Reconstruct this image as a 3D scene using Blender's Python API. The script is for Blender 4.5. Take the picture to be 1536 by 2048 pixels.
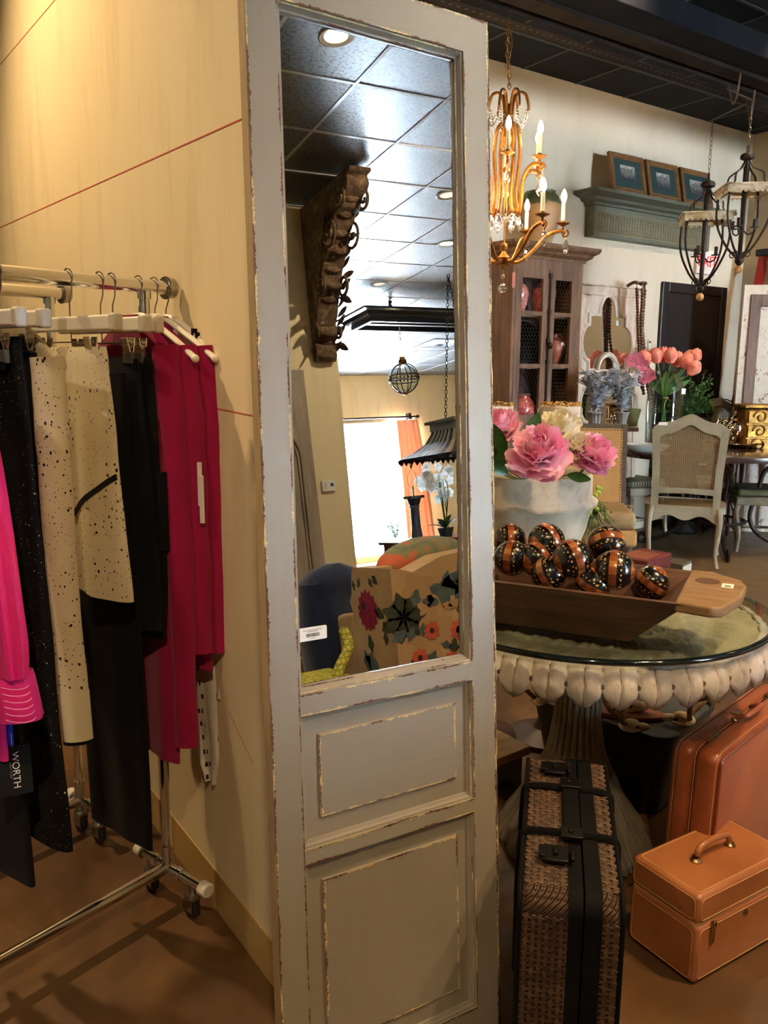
import bpy, bmesh, math, random
import numpy as np
from mathutils import Vector, Matrix, Euler
for o in list(bpy.data.objects): bpy.data.objects.remove(o)
SC = bpy.context.scene
COL = SC.collection
PI = math.pi
# ---------------------------------------------------------------- camera
FOC = 1640.0; EYE = 1.43
def _n(v): v = np.array(v, float); return v/np.linalg.norm(v)
_up = -_n([-73, 9180, 1640]); _x = np.array([2423., -276., 1640.]); _x = _n(_x-_up*(_x@_up))
ROT = np.array([_x, np.cross(_up, _x), _up])          # camera axes (right, down, forward) -> room axes
EYEP = np.array([0, 0, EYE])
def ray(px, py): return ROT@_n([px-768, py-1024, FOC])
def atz(px, py, z): d = ray(px, py); return EYEP+d*((z-EYE)/d[2])
def aty(px, py, y): d = ray(px, py); return EYEP+d*(y/d[1])
def atx(px, py, x): d = ray(px, py); return EYEP+d*(x/d[0])
def atd(px, py, dep): d = ray(px, py); return EYEP+d*(dep/(ROT.T@d)[2])
cam = bpy.data.cameras.new('camera'); camo = bpy.data.objects.new('camera', cam); COL.objects.link(camo)
M3 = Matrix([[ROT[i][0], -ROT[i][1], -ROT[i][2]] for i in range(3)])
camo.matrix_world = Matrix.Translation(EYEP) @ M3.to_4x4()
cam.sensor_fit = 'VERTICAL'; cam.sensor_height = 36; cam.lens = 36*FOC/2048; cam.clip_start = .02; cam.clip_end = 100
SC.camera = camo
# leaning mirror panel frame: D across, A up the panel, N out of its face
_d = _n([2668, -204, FOC]); _a = np.array([452, 19097, 1640.]); _a = _n(_a-_d*(_a@_d))
PD = ROT@_d; PA = -(ROT@_a); PN = ROT@np.cross(_a, _d)
PS = 1.40/1.53                     # panel scale: its foot stands just below the frame
PP = atd(533, 1024, 1.40)
MIR = -.022
def mray(px, py):
    r = ray(px, py); pm = PP+PN*MIR*PS; t = ((pm-EYEP)@PN)/(r@PN); return EYEP+r*t, r-2*(r@PN)*PN
def maty(px, py, y): p, r = mray(px, py); return p+r*((y-p[1])/r[1])
def matz(px, py, z): p, r = mray(px, py); return p+r*((z-p[2])/r[2])
# ---------------------------------------------------------------- world, light, exposure
W = bpy.data.worlds.new('world'); SC.world = W; W.use_nodes = True
wn = W.node_tree.nodes; wl = W.node_tree.links
bg = wn['Background']; bg.inputs[0].default_value = (.67, .84, 1, 1); bg.inputs[1].default_value = 165
SC.view_settings.view_transform = 'Standard'; SC.view_settings.look = 'None'
SC.view_settings.gamma = 1; SC.view_settings.use_curve_mapping = False
SC.view_settings.exposure = 0.45
SC.cycles.max_bounces = 8; SC.cycles.diffuse_bounces = 4; SC.cycles.glossy_bounces = 5
SC.cycles.transmission_bounces = 7; SC.cycles.transparent_max_bounces = 12
SC.cycles.caustics_reflective = False; SC.cycles.caustics_refractive = False
SC.cycles.sample_clamp_indirect = 40
def srgb(r, g, b):
    f = lambda c: (c/255/12.92 if c/255 <= .04045 else ((c/255+.055)/1.055)**2.4)
    return (f(r), f(g), f(b), 1)
WARM = (1, .70, .38); SOFT = (1, .80, .56)
def spot(loc, aim, power, ang=100, col=WARM, blend=.8, r=.05):
    l = bpy.data.lights.new('unseen_downlight', 'SPOT'); l.energy = power; l.color = col
    l.spot_size = math.radians(ang); l.spot_blend = blend; l.shadow_soft_size = r
    o = bpy.data.objects.new('unseen_downlight', l); COL.objects.link(o); o.location = loc
    o.rotation_euler = (Vector(aim)-Vector(loc)).to_track_quat('-Z', 'Y').to_euler(); return o
ZC = 3.53
UNSEEN_CANS = [((-.25, 3.15), (.45, 2.7, 1.1), 175, 120, WARM), ((-1.3, 1.0), (.5, 1.9, 1.1), 60, 56, SOFT),  # out-of-view spots, mostly added as fill; the first follows the wall shadows
        ((2.1, .2), (1.9, 1.0, 0), 170, 95, WARM), ((3.3, 1.9), (3.3, 2.2, 0), 80, 110, WARM),
        ((3.6, 3.0), (4.0, 4.67, 1.9), 30, 105, SOFT), ((5.2, 2.9), (5.4, 4.67, 1.9), 55, 110, SOFT),
        ((6.5, 2.6), (6.6, 4.4, 1.0), 90, 110, SOFT), ((5.0, 1.2), (5, 1.2, 0), 60, 110, WARM),
        ((-.4, -.9), (.95, 1.3, .35), 150, 50, WARM), ((2.7, 3.3), (2.2, 2.3, 0), 55, 80, WARM), ((3.6, -1.3), (2.9, -3.3, 1.6), 120, 120, SOFT), ((2.3, -.3), (1.85, .75, 0), 130, 42, WARM),
        ((.95, -1.7), (2.0, -1.0, .6), 60, 90, SOFT), ((5.3, -4.0), (5, -4.5, 0), 60, 120, WARM), ((6.6, -8.9), (8, -11.1, 2), 110, 120, WARM)]
for (x, y), aim, pw, an, c in UNSEEN_CANS: spot((x, y, ZC-.03), aim, pw, an, c)
RCANS = [matz(672, 72, ZC), matz(758, 568, ZC), matz(895, 390, ZC), matz(893, 487, ZC), matz(802, 733, ZC)]
# ---------------------------------------------------------------- materials
MATS = {}
class NT:
    def __init__(s, name):
        s.m = bpy.data.materials.new(name); s.m.use_nodes = True
        s.n = s.m.node_tree.nodes; s.l = s.m.node_tree.links; s.b = s.n['Principled BSDF']
    def node(s, t, **kw):
        x = s.n.new(t)
        for k, v in kw.items():
            if k[0] == '_': setattr(x, k[1:], v)
            else:
                key = int(k[1:]) if k[0] == 'i' and k[1:].isdigit() else k.replace('_', ' ')
                try: x.inputs[key].default_value = v
                except (TypeError, ValueError): s.l.new(v, x.inputs[key])
        return x
    def tex(s, scale=(1, 1, 1), rot=(0, 0, 0), kind='Object'):
        tc = s.node('ShaderNodeTexCoord')
        mp = s.node('ShaderNodeMapping'); s.l.new(tc.outputs[kind], mp.inputs[0])
        mp.inputs['Scale'].default_value = scale; mp.inputs['Rotation'].default_value = rot
        return mp.outputs[0]
    def noise(s, vec, scale=5, detail=4, rough=.55, dist=0):
        x = s.node('ShaderNodeTexNoise', Scale=scale, Detail=detail, Roughness=rough, Distortion=dist)
        s.l.new(vec, x.inputs['Vector']); return x.outputs['Fac']
    def ramp(s, fac, stops, interp='LINEAR'):
        x = s.node('ShaderNodeValToRGB'); x.color_ramp.interpolation = interp
        e = x.color_ramp.elements
        while len(e) < len(stops): e.new(.5)
        for el, (p, c) in zip(e, stops): el.position = p; el.color = c
        s.l.new(fac, x.inputs[0]); return x.outputs[0]
    def math(s, op, a, b=None):
        x = s.node('ShaderNodeMath', _operation=op)
        for i, v in enumerate((a, b)):
            if v is None: continue
            if isinstance(v, (int, float)): x.inputs[i].default_value = v
            else: s.l.new(v, x.inputs[i])
        return x.outputs[0]
    def mix(s, fac, a, b, bt='MIX'):
        x = s.node('ShaderNodeMix', _data_type='RGBA', _blend_type=bt)
        for i, v in ((0, fac), (6, a), (7, b)):
            if isinstance(v, (int, float)): x.inputs[i].default_value = v
            elif isinstance(v, tuple): x.inputs[i].default_value = v
            else: s.l.new(v, x.inputs[i])
        return x.outputs[2]
    def bump(s, h, strength=.3, dist=.01):
        x = s.node('ShaderNodeBump', Strength=strength, Distance=dist); s.l.new(h, x.inputs['Height'])
        s.l.new(x.outputs[0], s.b.inputs['Normal']); return x
    def set(s, **kw):
        for k, v in kw.items():
            k = k.replace('_', ' ')
            if isinstance(v, (int, float, tuple)): s.b.inputs[k].default_value = v
            else: s.l.new(v, s.b.inputs[k])
        return s
def mat(name, c, rough=.6, metal=0, c2=None, nscale=6, stretch=(1, 1, 1), bump=0, bscale=None, spec=None, coat=0, lo=.35, hi=.65, **kw):
    if name in MATS: return MATS[name]
    t = NT(name); t.set(Roughness=rough, Metallic=metal)
    if spec is not None: t.set(Specular_IOR_Level=spec)
    if coat: t.set(Coat_Weight=coat, Coat_Roughness=.15)
    if c2 is not None:
        v = t.tex(stretch); f = t.noise(v, nscale, 6, .6)
        t.l.new(t.ramp(f, [(lo, c), (hi, c2)]), t.b.inputs['Base Color'])
    else: t.set(Base_Color=c)
    if bump:
        v = t.tex(stretch); t.bump(t.noise(v, bscale or nscale*4, 5, .6), bump, .01)
    if kw: t.set(**kw)
    MATS[name] = t.m; return t.m
# ---------------------------------------------------------------- mesh building
class MB:
    def __init__(s): s.v = []; s.f = []; s.mi = []; s.cur = 0; s.T = None
    def add(s, vs, fs, mi=None):
        b = len(s.v)
        if s.T is not None: vs = [tuple(s.T @ Vector(v)) for v in vs]
        s.v += [tuple(float(c) for c in v) for v in vs]
        s.f += [tuple(b+i for i in f) for f in fs]; s.mi += [s.cur if mi is None else mi]*len(fs); return s
    def box(s, x0, y0, z0, x1, y1, z1, mi=None):
        return s.hexa([(x0, y0, z0), (x1, y0, z0), (x1, y1, z0), (x0, y1, z0), (x0, y0, z1), (x1, y0, z1), (x1, y1, z1), (x0, y1, z1)], mi)
    def hexa(s, p, mi=None):
        return s.add(p, [(0, 3, 2, 1), (4, 5, 6, 7), (0, 1, 5, 4), (1, 2, 6, 5), (2, 3, 7, 6), (3, 0, 4, 7)], mi)
    def cbox(s, c, d, mi=None):
        return s.box(c[0]-d[0]/2, c[1]-d[1]/2, c[2]-d[2]/2, c[0]+d[0]/2, c[1]+d[1]/2, c[2]+d[2]/2, mi)
    def tube(s, pts, r, n=10, cap=True, closed=False, flat=1., mi=None):
        pts = [Vector(p) for p in pts]; m = len(pts); rs = r if isinstance(r, (list, tuple)) else [r]*m
        vs = []; fs = []; prev = None
        for i, p in enumerate(pts):
            a = pts[(i-1) % m] if (closed or i > 0) else p; b = pts[(i+1) % m] if (closed or i < m-1) else p
            t = (b-a).normalized() if (b-a).length > 1e-9 else Vector((0, 0, 1))
            if prev is None:
                u = t.orthogonal().normalized() if abs(t.z) > .95 else Vector((0, 0, 1)).cross(t).normalized()
            else:
                u = prev-t*prev.dot(t); u = u.normalized() if u.length > 1e-6 else t.orthogonal().normalized()
            prev = u; w = t.cross(u)
            for k in range(n):
                an = 2*PI*k/n; vs.append(p+u*math.cos(an)*rs[i]+w*math.sin(an)*rs[i]*flat)
        for i in range(m if closed else m-1):
            j = (i+1) % m
            for k in range(n): fs.append((i*n+k, i*n+(k+1) % n, j*n+(k+1) % n, j*n+k))
        if cap and not closed: fs.append(tuple(range(n))[::-1]); fs.append(tuple((m-1)*n+k for k in range(n)))
        return s.add(vs, fs, mi)
    def lathe(s, prof, n=24, c=(0, 0, 0), sx=1, sy=1, fn=None, mi=None, cap=True):
        vs = []; fs = []; m = len(prof)
        for i, (r, z) in enumerate(prof):
            for k in range(n):
                a = 2*PI*k/n; rr, zz = (r, z) if fn is None else fn(r, z, a, i)
                vs.append((c[0]+rr*math.cos(a)*sx, c[1]+rr*math.sin(a)*sy, c[2]+zz))
        for i in range(m-1):
            for k in range(n): fs.append((i*n+k, i*n+(k+1) % n, (i+1)*n+(k+1) % n, (i+1)*n+k))
        if cap and prof[0][0] > 1e-4: fs.append(tuple(range(n))[::-1])
        if cap and prof[-1][0] > 1e-4: fs.append(tuple((m-1)*n+k for k in range(n)))
        return s.add(vs, fs, mi)
    def ball(s, c, r, n=12, sc=(1, 1, 1), mi=None):
        pr = [(r*math.sin(PI*i/n), -r*math.cos(PI*i/n)) for i in range(n+1)]; pr[0] = (0, -r); pr[-1] = (0, r)
        vs = []; fs = []; k2 = 2*n
        for rr, z in pr:
            for k in range(k2): a = 2*PI*k/k2; vs.append((c[0]+rr*math.cos(a)*sc[0], c[1]+rr*math.sin(a)*sc[1], c[2]+z*sc[2]))
        for i in range(n):
            for k in range(k2): fs.append((i*k2+k, i*k2+(k+1) % k2, (i+1)*k2+(k+1) % k2, (i+1)*k2+k))
        return s.add(vs, fs, mi)
    def prism(s, poly, h0, h1, axis='z', mi=None, frame=None):
        n = len(poly)
        def P(u, v, h):
            if frame is not None: o, a, b, c = frame; return tuple(Vector(o)+Vector(a)*u+Vector(b)*v+Vector(c)*h)
            return {'z': (u, v, h), 'y': (u, h, v), 'x': (h, u, v)}[axis]
        vs = [P(u, v, h0) for u, v in poly]+[P(u, v, h1) for u, v in poly]
        fs = [tuple(range(n))[::-1], tuple(range(n, 2*n))]+[(i, (i+1) % n, n+(i+1) % n, n+i) for i in range(n)]
        return s.add(vs, fs, mi)
    def sheet(s, f, nu, nv, mi=None, closed=False):
        vs = [f(i/nu, j/nv) for j in range(nv+1) for i in range(nu+(0 if closed else 1))]
        w = nu if closed else nu+1; fs = []
        for j in range(nv):
            for i in range(nu): fs.append((j*w+i, j*w+(i+1) % w, (j+1)*w+(i+1) % w, (j+1)*w+i))
        return s.add(vs, fs, mi)
    def build(s, name, mats, parent=None, loc=None, rot=None, smooth=True, angle=35, bevel=0, segs=2, solid=0, sub=0):
        me = bpy.data.meshes.new(name); me.from_pydata(s.v, [], s.f); me.validate()
        for m in (mats if isinstance(mats, (list, tuple)) else [mats]): me.materials.append(m)
        if len(s.mi) == len(me.polygons): me.polygons.foreach_set('material_index', s.mi)
        bm = bmesh.new(); bm.from_mesh(me); bmesh.ops.recalc_face_normals(bm, faces=bm.faces); bm.to_mesh(me); bm.free()
        if smooth:
            me.polygons.foreach_set('use_smooth', [True]*len(me.polygons))
            if angle < 180: me.set_sharp_from_angle(angle=math.radians(angle))
        o = bpy.data.objects.new(name, me); COL.objects.link(o)
        if parent is not None: o.parent = parent
        if loc is not None: o.location = loc
        if rot is not None: o.rotation_euler = rot
        if solid: q = o.modifiers.new('s', 'SOLIDIFY'); q.thickness = solid; q.offset = 0
        if bevel: q = o.modifiers.new('b', 'BEVEL'); q.width = bevel; q.segments = segs; q.limit_method = 'ANGLE'; q.angle_limit = math.radians(40)
        if sub: q = o.modifiers.new('u', 'SUBSURF'); q.levels = sub; q.render_levels = sub
        return o
def tag(o, label=None, cat=None, group=None, kind=None):
    if label: o['label'] = label
    if cat: o['category'] = cat
    if group: o['group'] = group
    if kind: o['kind'] = kind
    return o
def thing(name, label, cat, loc=(0, 0, 0), rot=(0, 0, 0), group=None):
    o = bpy.data.objects.new(name, None); COL.objects.link(o); o.empty_display_size = .05
    o.location = tuple(float(c) for c in loc); o.rotation_euler = rot if not isinstance(rot, (int, float)) else (0, 0, rot)
    return tag(o, label, cat, group)
def struct(o): o['kind'] = 'structure'; return o
def dup(root, loc=None, rot=None, label=None, scale=None):
    def cp(o, par):
        c = o.copy(); COL.objects.link(c); c.parent = par
        for ch in list(o.children): cp(ch, c)
        return c
    r = cp(root, None)
    if loc is not None: r.location = tuple(float(c) for c in loc)
    if rot is not None: r.rotation_euler = rot if not isinstance(rot, (int, float)) else (0, 0, rot)
    if label: r['label'] = label
    if scale: r.scale = scale if not isinstance(scale, (int, float)) else (scale,)*3
    return r
def arc(cx, cy, r, a0, a1, n=12): return [(cx+r*math.cos(math.radians(a0+(a1-a0)*i/n)), cy+r*math.sin(math.radians(a0+(a1-a0)*i/n))) for i in range(n+1)]
def lerp(a, b, t): return a+(b-a)*t
def spline(pts, n=8):
    P = [Vector(p) for p in pts]; out = []
    for i in range(len(P)-1):
        p0 = P[max(i-1, 0)]; p1 = P[i]; p2 = P[i+1]; p3 = P[min(i+2, len(P)-1)]
        for k in range(n):
            t = k/n; out.append(.5*((2*p1)+(p2-p0)*t+(2*p0-5*p1+4*p2-p3)*t*t+(3*p1-p0-3*p2+p3)*t**3))
    out.append(P[-1]); return out
def spiral(c, r0, r1, a0, a1, n=20):
    return [(c[0]+lerp(r0, r1, i/n)*math.cos(math.radians(lerp(a0, a1, i/n))), c[1]+lerp(r0, r1, i/n)*math.sin(math.radians(lerp(a0, a1, i/n)))) for i in range(n+1)]
def text_obj(name, body, size, mat_, parent=None, loc=(0, 0, 0), rot=(0, 0, 0), ext=.0004, align='CENTER'):
    cu = bpy.data.curves.new(name, 'FONT'); cu.body = body; cu.size = size; cu.align_x = align; cu.align_y = 'CENTER'; cu.extrude = ext
    t = bpy.data.objects.new('tmp', cu); COL.objects.link(t)
    dg = bpy.context.evaluated_depsgraph_get(); me = bpy.data.meshes.new_from_object(t.evaluated_get(dg))
    bpy.data.objects.remove(t); me.materials.clear(); me.materials.append(mat_)
    o = bpy.data.objects.new(name, me); COL.objects.link(o); o.parent = parent; o.location = loc; o.rotation_euler = rot; return o
# ================================================================ setting
def wall_paint(name, a, b, streak=.25):
    t = NT(name); v = t.tex((1, 1, .35)); f = t.noise(v, 1.3, 5, .6, .4); f2 = t.noise(t.tex((3, 3, .5)), 2.2, 6, .65)
    c = t.ramp(f, [(.3, a), (.7, b)])
    c2 = t.mix(t.math('MULTIPLY', t.ramp(f2, [(.52, (0, 0, 0, 1)), (.75, (1, 1, 1, 1))]), streak), c, (a[0]*.6, a[1]*.55, a[2]*.45, 1))
    t.l.new(c2, t.b.inputs['Base Color']); t.set(Roughness=.72, Specular_IOR_Level=.3)
    t.bump(t.noise(t.tex(), 60, 3), .08, .004); return t.m
M_WALL = wall_paint('cream_wall_paint', srgb(226, 208, 166), srgb(232, 216, 178), .42)
M_WALLB = wall_paint('pale_plaster_paint', srgb(204, 190, 164), srgb(218, 204, 180), .2)
M_OCHRE = wall_paint('ochre_base_band', srgb(176, 142, 84), srgb(190, 156, 98))
M_RED = mat('red_chalk', srgb(190, 70, 50), .9)
# stained concrete
t = NT('stained_concrete'); v = t.tex(); f = t.noise(v, .9, 8, .65, .6); g = t.noise(v, 5, 8, .7, .3)
base = t.ramp(f, [(.25, srgb(56, 38, 24)), (.45, srgb(92, 64, 38)), (.6, srgb(122, 88, 54)), (.78, srgb(66, 46, 30))])
base = t.mix(t.math('MULTIPLY', t.ramp(g, [(.45, (0, 0, 0, 1)), (.7, (1, 1, 1, 1))]), .55), base, srgb(78, 58, 40))
t.l.new(base, t.b.inputs['Base Color']); t.l.new(t.ramp(g, [(.3, (.28,)*3+(1,)), (.7, (.5,)*3+(1,))]), t.b.inputs['Roughness'])
t.bump(g, .06, .01); M_FLOOR = t.m
t = NT('worn_grey_concrete'); v = t.tex(); f = t.noise(v, 1.6, 8, .7, 1.2); g = t.noise(v, 9, 8, .75)
base = t.ramp(f, [(.3, srgb(84, 66, 48)), (.5, srgb(134, 112, 84)), (.7, srgb(104, 78, 54))])
t.l.new(base, t.b.inputs['Base Color']); t.set(Roughness=.45); t.bump(g, .1, .01); M_FLOOR2 = t.m
# black acoustic tile
t = NT('black_acoustic_tile'); v = t.tex((1, 1, 1)); f = t.noise(v, 55, 2, .5); f2 = t.noise(v, 14, 3, .5)
c = t.ramp(f, [(.40, srgb(8, 9, 11)), (.5, srgb(34, 35, 38))]); t.l.new(c, t.b.inputs['Base Color'])
t.set(Roughness=.45, Specular_IOR_Level=1.0, Coat_Weight=t.ramp(f, [(.40, (.05,)*3+(1,)), (.47, (1, 1, 1, 1))]), Coat_Roughness=.38); t.bump(f, .25, .004); M_TILE = t.m
M_TBAR = mat('lit_ceiling_bar', srgb(176, 178, 180), .4, spec=1.0, coat=1)  # glare put into the colour: bright copy of the grid bar, rear ceiling
M_TILEF = mat('darkened_front_tile', srgb(12, 12, 13), .8, c2=srgb(20, 20, 20), nscale=60, spec=.25, lo=.4, hi=.6)  # shade put into the colour: darker, duller tile copy for the front
M_TBARF = mat('unlit_front_bar', srgb(52, 50, 46), .6)  # dark copy of the grid bar for the front, away from the glare

YB = 4.67; XR = 7.28; XP = .755; YF = -11.1
MB().box(-4.2, -11.4, -.1, 13.2, 7.2, 0).build('floor', [M_FLOOR])['kind'] = 'structure'
fl = MB().box(2.9, 2.35, 0, XR, YB, .002).build('floor_worn_area', M_FLOOR2); fl.name = 'floor'; struct(fl)
# ceiling slabs: tile plus grid bars
def ceiling(x0, x1, y0, y1, gx, gy, off, mm):
    m = MB(); m.box(x0, y0, ZC, x1, y1, ZC+.1, 0)
    x = gx+math.ceil((x0-gx)/off)*off
    while x < x1: m.box(x-.011, y0, ZC-.004, x+.011, y1, ZC, 1); x += off
    y = gy+math.ceil((y0-gy)/off)*off
    while y < y1: m.box(x0, y-.011, ZC-.0045, x1, y+.011, ZC, 1); y += off
    struct(m.build('ceiling', mm, smooth=False))
ceiling(-4.2, 13.2, .6, 7.2, 4.39, 4.22, .545, [M_TILEF, M_TBARF])
ceiling(-4.2, 13.2, -11.4, .6, 2.42, -1.45, .61, [M_TILE, M_TBAR])
# partition wall with the red chalk lines and ochre band
m = MB(); m.box(XP, 1.415, 0, XP+.125, 7.2, ZC, 0)
def chalk(a, b, w):
    a = Vector(a); b = Vector(b); d = (b-a).normalized(); n_ = Vector((0, -d.z, d.y))*w/2
    m.add([(XP-.0008, *(p+s*n_)[1:]) for p in (a, b) for s in (-1, 1)], [(0, 1, 3, 2)], 1)
chalk((0, 4.165, 2.028), (0, 1.602, 1.913), .0030); chalk((0, 3.92, 2.64), (0, 2.991, 2.582), .0025)
chalk((0, 1.90, 1.334), (0, 1.53, 1.322), .0025); chalk((0, 1.75, .60), (0, 1.62, .52), .002)
struct(m.build('wall_left', [M_WALL, M_RED], smooth=False))
m = MB(); m.box(XP-.003, 1.415, 0, XP, 7.2, .115); struct(m.build('baseboard_left', M_OCHRE, smooth=False))
struct(MB().box(XP+.125, YB, 0, XR+.1, YB+.12, ZC).build('wall_back', M_WALLB, smooth=False))
struct(MB().box(-4.2, 7.1, 0, XP, 7.2, ZC).build('wall_rear', M_WALL, smooth=False))
struct(MB().box(XR, 1.9, 0, XR+.12, YB, ZC).build('wall_right', mat('beige_wall_paint', srgb(196, 178, 148), .7, c2=srgb(186, 166, 134), nscale=2), smooth=False))
struct(MB().box(XR+.12, 1.9, 0, 13.1, 2.02, ZC).build('wall_right', M_WALL, smooth=False))
struct(MB().box(13.0, -11.2, 0, 13.1, 2.0, ZC).build('wall_east', M_WALL, smooth=False))
struct(MB().box(-4.2, -11.2, 0, -4.1, 7.2, ZC).build('wall_west', M_WALL, smooth=False))
# pier behind the camera that shows in the mirror
XPI = maty(692, 900, -3.3)[0]
struct(MB().box(1.3, -3.5, 0, XPI, -3.3, ZC).build('wall_pier', M_WALL, smooth=False))
# street wall with windows
WT = maty(740, 846, YF)
wins = [(6.3, 8.6, .12, WT[2])]
m = MB(); xs = sorted([v for w in wins for v in w[:2]]); edges = [-4.2]+xs+[13.1]
for i in range(0, len(edges), 2): m.box(edges[i], YF-.15, 0, edges[i+1], YF, ZC)
for a, b, z0, z1 in wins: m.box(a, YF-.15, 0, b, YF, z0); m.box(a, YF-.15, z1, b, YF, ZC)
struct(m.build('wall_front', M_WALL, smooth=False))
t = NT('window_glass'); tr = t.node('ShaderNodeBsdfTransparent'); gl = t.node('ShaderNodeBsdfGlossy', Roughness=.02)
mx = t.node('ShaderNodeMixShader'); mx.inputs[0].default_value = .06; t.l.new(tr.outputs[0], mx.inputs[1]); t.l.new(gl.outputs[0], mx.inputs[2])
t.l.new(mx.outputs[0], t.n['Material Output'].inputs[0]); M_PANE = t.m
M_WFR = mat('white_window_frame', srgb(225, 225, 220), .5)
for i, (a, b, z0, z1) in enumerate(wins):
    m = MB(); w = .045
    m.box(a, YF-.13, z0, a+w, YF-.07, z1); m.box(b-w, YF-.13, z0, b, YF-.07, z1); m.box(a+w, YF-.13, z0, b-w, YF-.07, z0+w); m.box(a+w, YF-.13, z1-w, b-w, YF-.07, z1)
    o = struct(m.build('window_%d' % (i+1), M_WFR, smooth=False))
    MB().box(a+w, YF-.104, z0+w, b-w, YF-.098, z1-w).build('pane', M_PANE, o, smooth=False)
    l = bpy.data.lights.new('daylight_portal', 'AREA'); l.shape = 'RECTANGLE'; l.size = b-a; l.size_y = z1-z0; l.cycles.is_portal = True
    lo = bpy.data.objects.new('daylight_portal', l); COL.objects.link(lo); lo.location = ((a+b)/2, YF-.2, (z0+z1)/2); lo.rotation_euler = (-PI/2, 0, 0)
# ---------------------------------------------------------------- ceiling cans
M_CANW = mat('white_can_trim', srgb(225, 222, 214), .35)
t = NT('lamp_face'); t.set(Base_Color=(1, .9, .7, 1), Emission_Color=(1, .82, .55, 1), Emission_Strength=14.0); M_LAMP = t.m
t = NT('dim_lamp_face'); t.set(Base_Color=(.6, .6, .6, 1), Roughness=.3, Emission_Color=(1, .85, .6, 1), Emission_Strength=.6); M_LAMPD = t.m
def can(x, y, label, lit=True):
    r = thing('recessed_light', label, 'ceiling light', (x, y, ZC), group='recessed ceiling lights')
    m = MB(); m.lathe([(.06, -.002), (.085, -.010), (.092, -.006), (.092, 0)], 28); m.build('trim_ring', M_CANW, r)
    m = MB(); m.lathe([(0, -.004), (.06, -.003), (.06, -.001)], 24); m.build('lamp_face', M_LAMP if lit else M_LAMPD, r)
    return r
RL = ['recessed ceiling light at the top edge of the mirror reflection', 'unlit recessed light with a white ring above the black hanging cornice in the mirror',
      'recessed light half hidden by the right mirror frame, higher one', 'glowing recessed light beside the right mirror frame', 'small recessed light above the globe lantern in the mirror']
for p, l, on in zip(RCANS, RL, (True, False, False, True, True)): can(p[0], p[1], l, on)
for i, ((x, y), *_) in enumerate(UNSEEN_CANS): can(x, y, 'recessed ceiling light fitting added around a spot, outside the picture')  # fittings added so each unseen spot has a housing
# ================================================================ leaning distressed panel with mirror
t = NT('grey_putty_paint'); v = t.tex((26, 1.1, 26)); f = t.noise(v, 3, 6, .7); v2 = t.tex(); f2 = t.noise(v2, 2.4, 4, .6)
c = t.mix(t.math('MULTIPLY', f, .5), srgb(140, 130, 114), srgb(162, 151, 133))
c = t.mix(t.math('MULTIPLY', t.ramp(f2, [(.4, (0, 0, 0, 1)), (.7, (1, 1, 1, 1))]), .35), c, srgb(132, 122, 106))
t.l.new(c, t.b.inputs['Base Color']); t.set(Roughness=.42, Specular_IOR_Level=.5); t.bump(f, .12, .003); M_PUTTY = t.m
t = NT('grey_putty_paint_cross'); v = t.tex((1.1, 26, 26)); f = t.noise(v, 3, 6, .7)
c = t.mix(t.math('MULTIPLY', f, .5), srgb(140, 130, 114), srgb(162, 151, 133)); t.l.new(c, t.b.inputs['Base Color'])
t.set(Roughness=.42); t.bump(f, .12, .003); M_PUTTYX = t.m
M_CHIPC = mat('cream_undercoat', srgb(212, 192, 138), .7, c2=srgb(196, 172, 118), nscale=60)
M_CHIPB = mat('bare_brown_wood', srgb(84, 54, 40), .8, c2=srgb(112, 76, 52), nscale=60)
M_RAW = mat('raw_tan_edge', srgb(176, 152, 112), .75, c2=srgb(160, 136, 98), nscale=8, stretch=(20, 1, 20))
foot_v = -(PP[2]/PS-.54*abs(PD[2])-.003)/PA[2]
PO = PP+PA*foot_v*PS
panel = thing('mirror_panel', 'tall leaning door panel in chipped grey-beige paint with a long mirror above two raised fields', 'mirror')
panel.matrix_world = Matrix([[PD[i]*PS, PA[i]*PS, PN[i]*PS, PO[i]] for i in range(3)]+[[0, 0, 0, 1]])
TV = 1.0-foot_v
def V(v): return v-foot_v       # panel heights measured from its foot
rng = random.Random(5)
def chips(mb, p0, p1, side, w=.0022, dens=.75, z=.0004, seed=0, brown=.45, cyc=.05):
    """jagged flakes of undercoat and bare wood along an edge"""
    r = random.Random(seed); p0 = Vector(p0); p1 = Vector(p1); L = (p1-p0).length; d = (p1-p0)/L; sd = Vector(side).normalized(); nn = d.cross(sd)
    if nn.z < 0: nn = -nn
    x = 0
    while x < L:
        ln = r.uniform(.01, cyc*2)
        if r.random() < dens:
            n = max(2, int(ln/.003)); mi = 2 if r.random() < brown else 1; a = []; b = []
            for i in range(n+1):
                xx = min(L, x+ln*i/n); e = max(0, math.sin(PI*i/n))**.4
                ww = w*e*(.25+1.1*r.random())*(1.6 if r.random() < .08 else 1)
                off = (r.random()-.5)*w*.35
                a.append(p0+d*xx+sd*(off-ww*.25)+nn*z); b.append(p0+d*xx+sd*(off+ww)+nn*z)
            k = n+1; mb.add(a+b, [(i, i+1, k+i+1, k+i) for i in range(n)], mi)
        x += ln*r.uniform(.7, 1.3)
MS = [M_PUTTY, M_CHIPC, M_CHIPB]; MSX = [M_PUTTYX, M_CHIPC, M_CHIPB]
UL, UR, TH, V0, V1 = -.006, .541, .034, 0, TV
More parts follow.
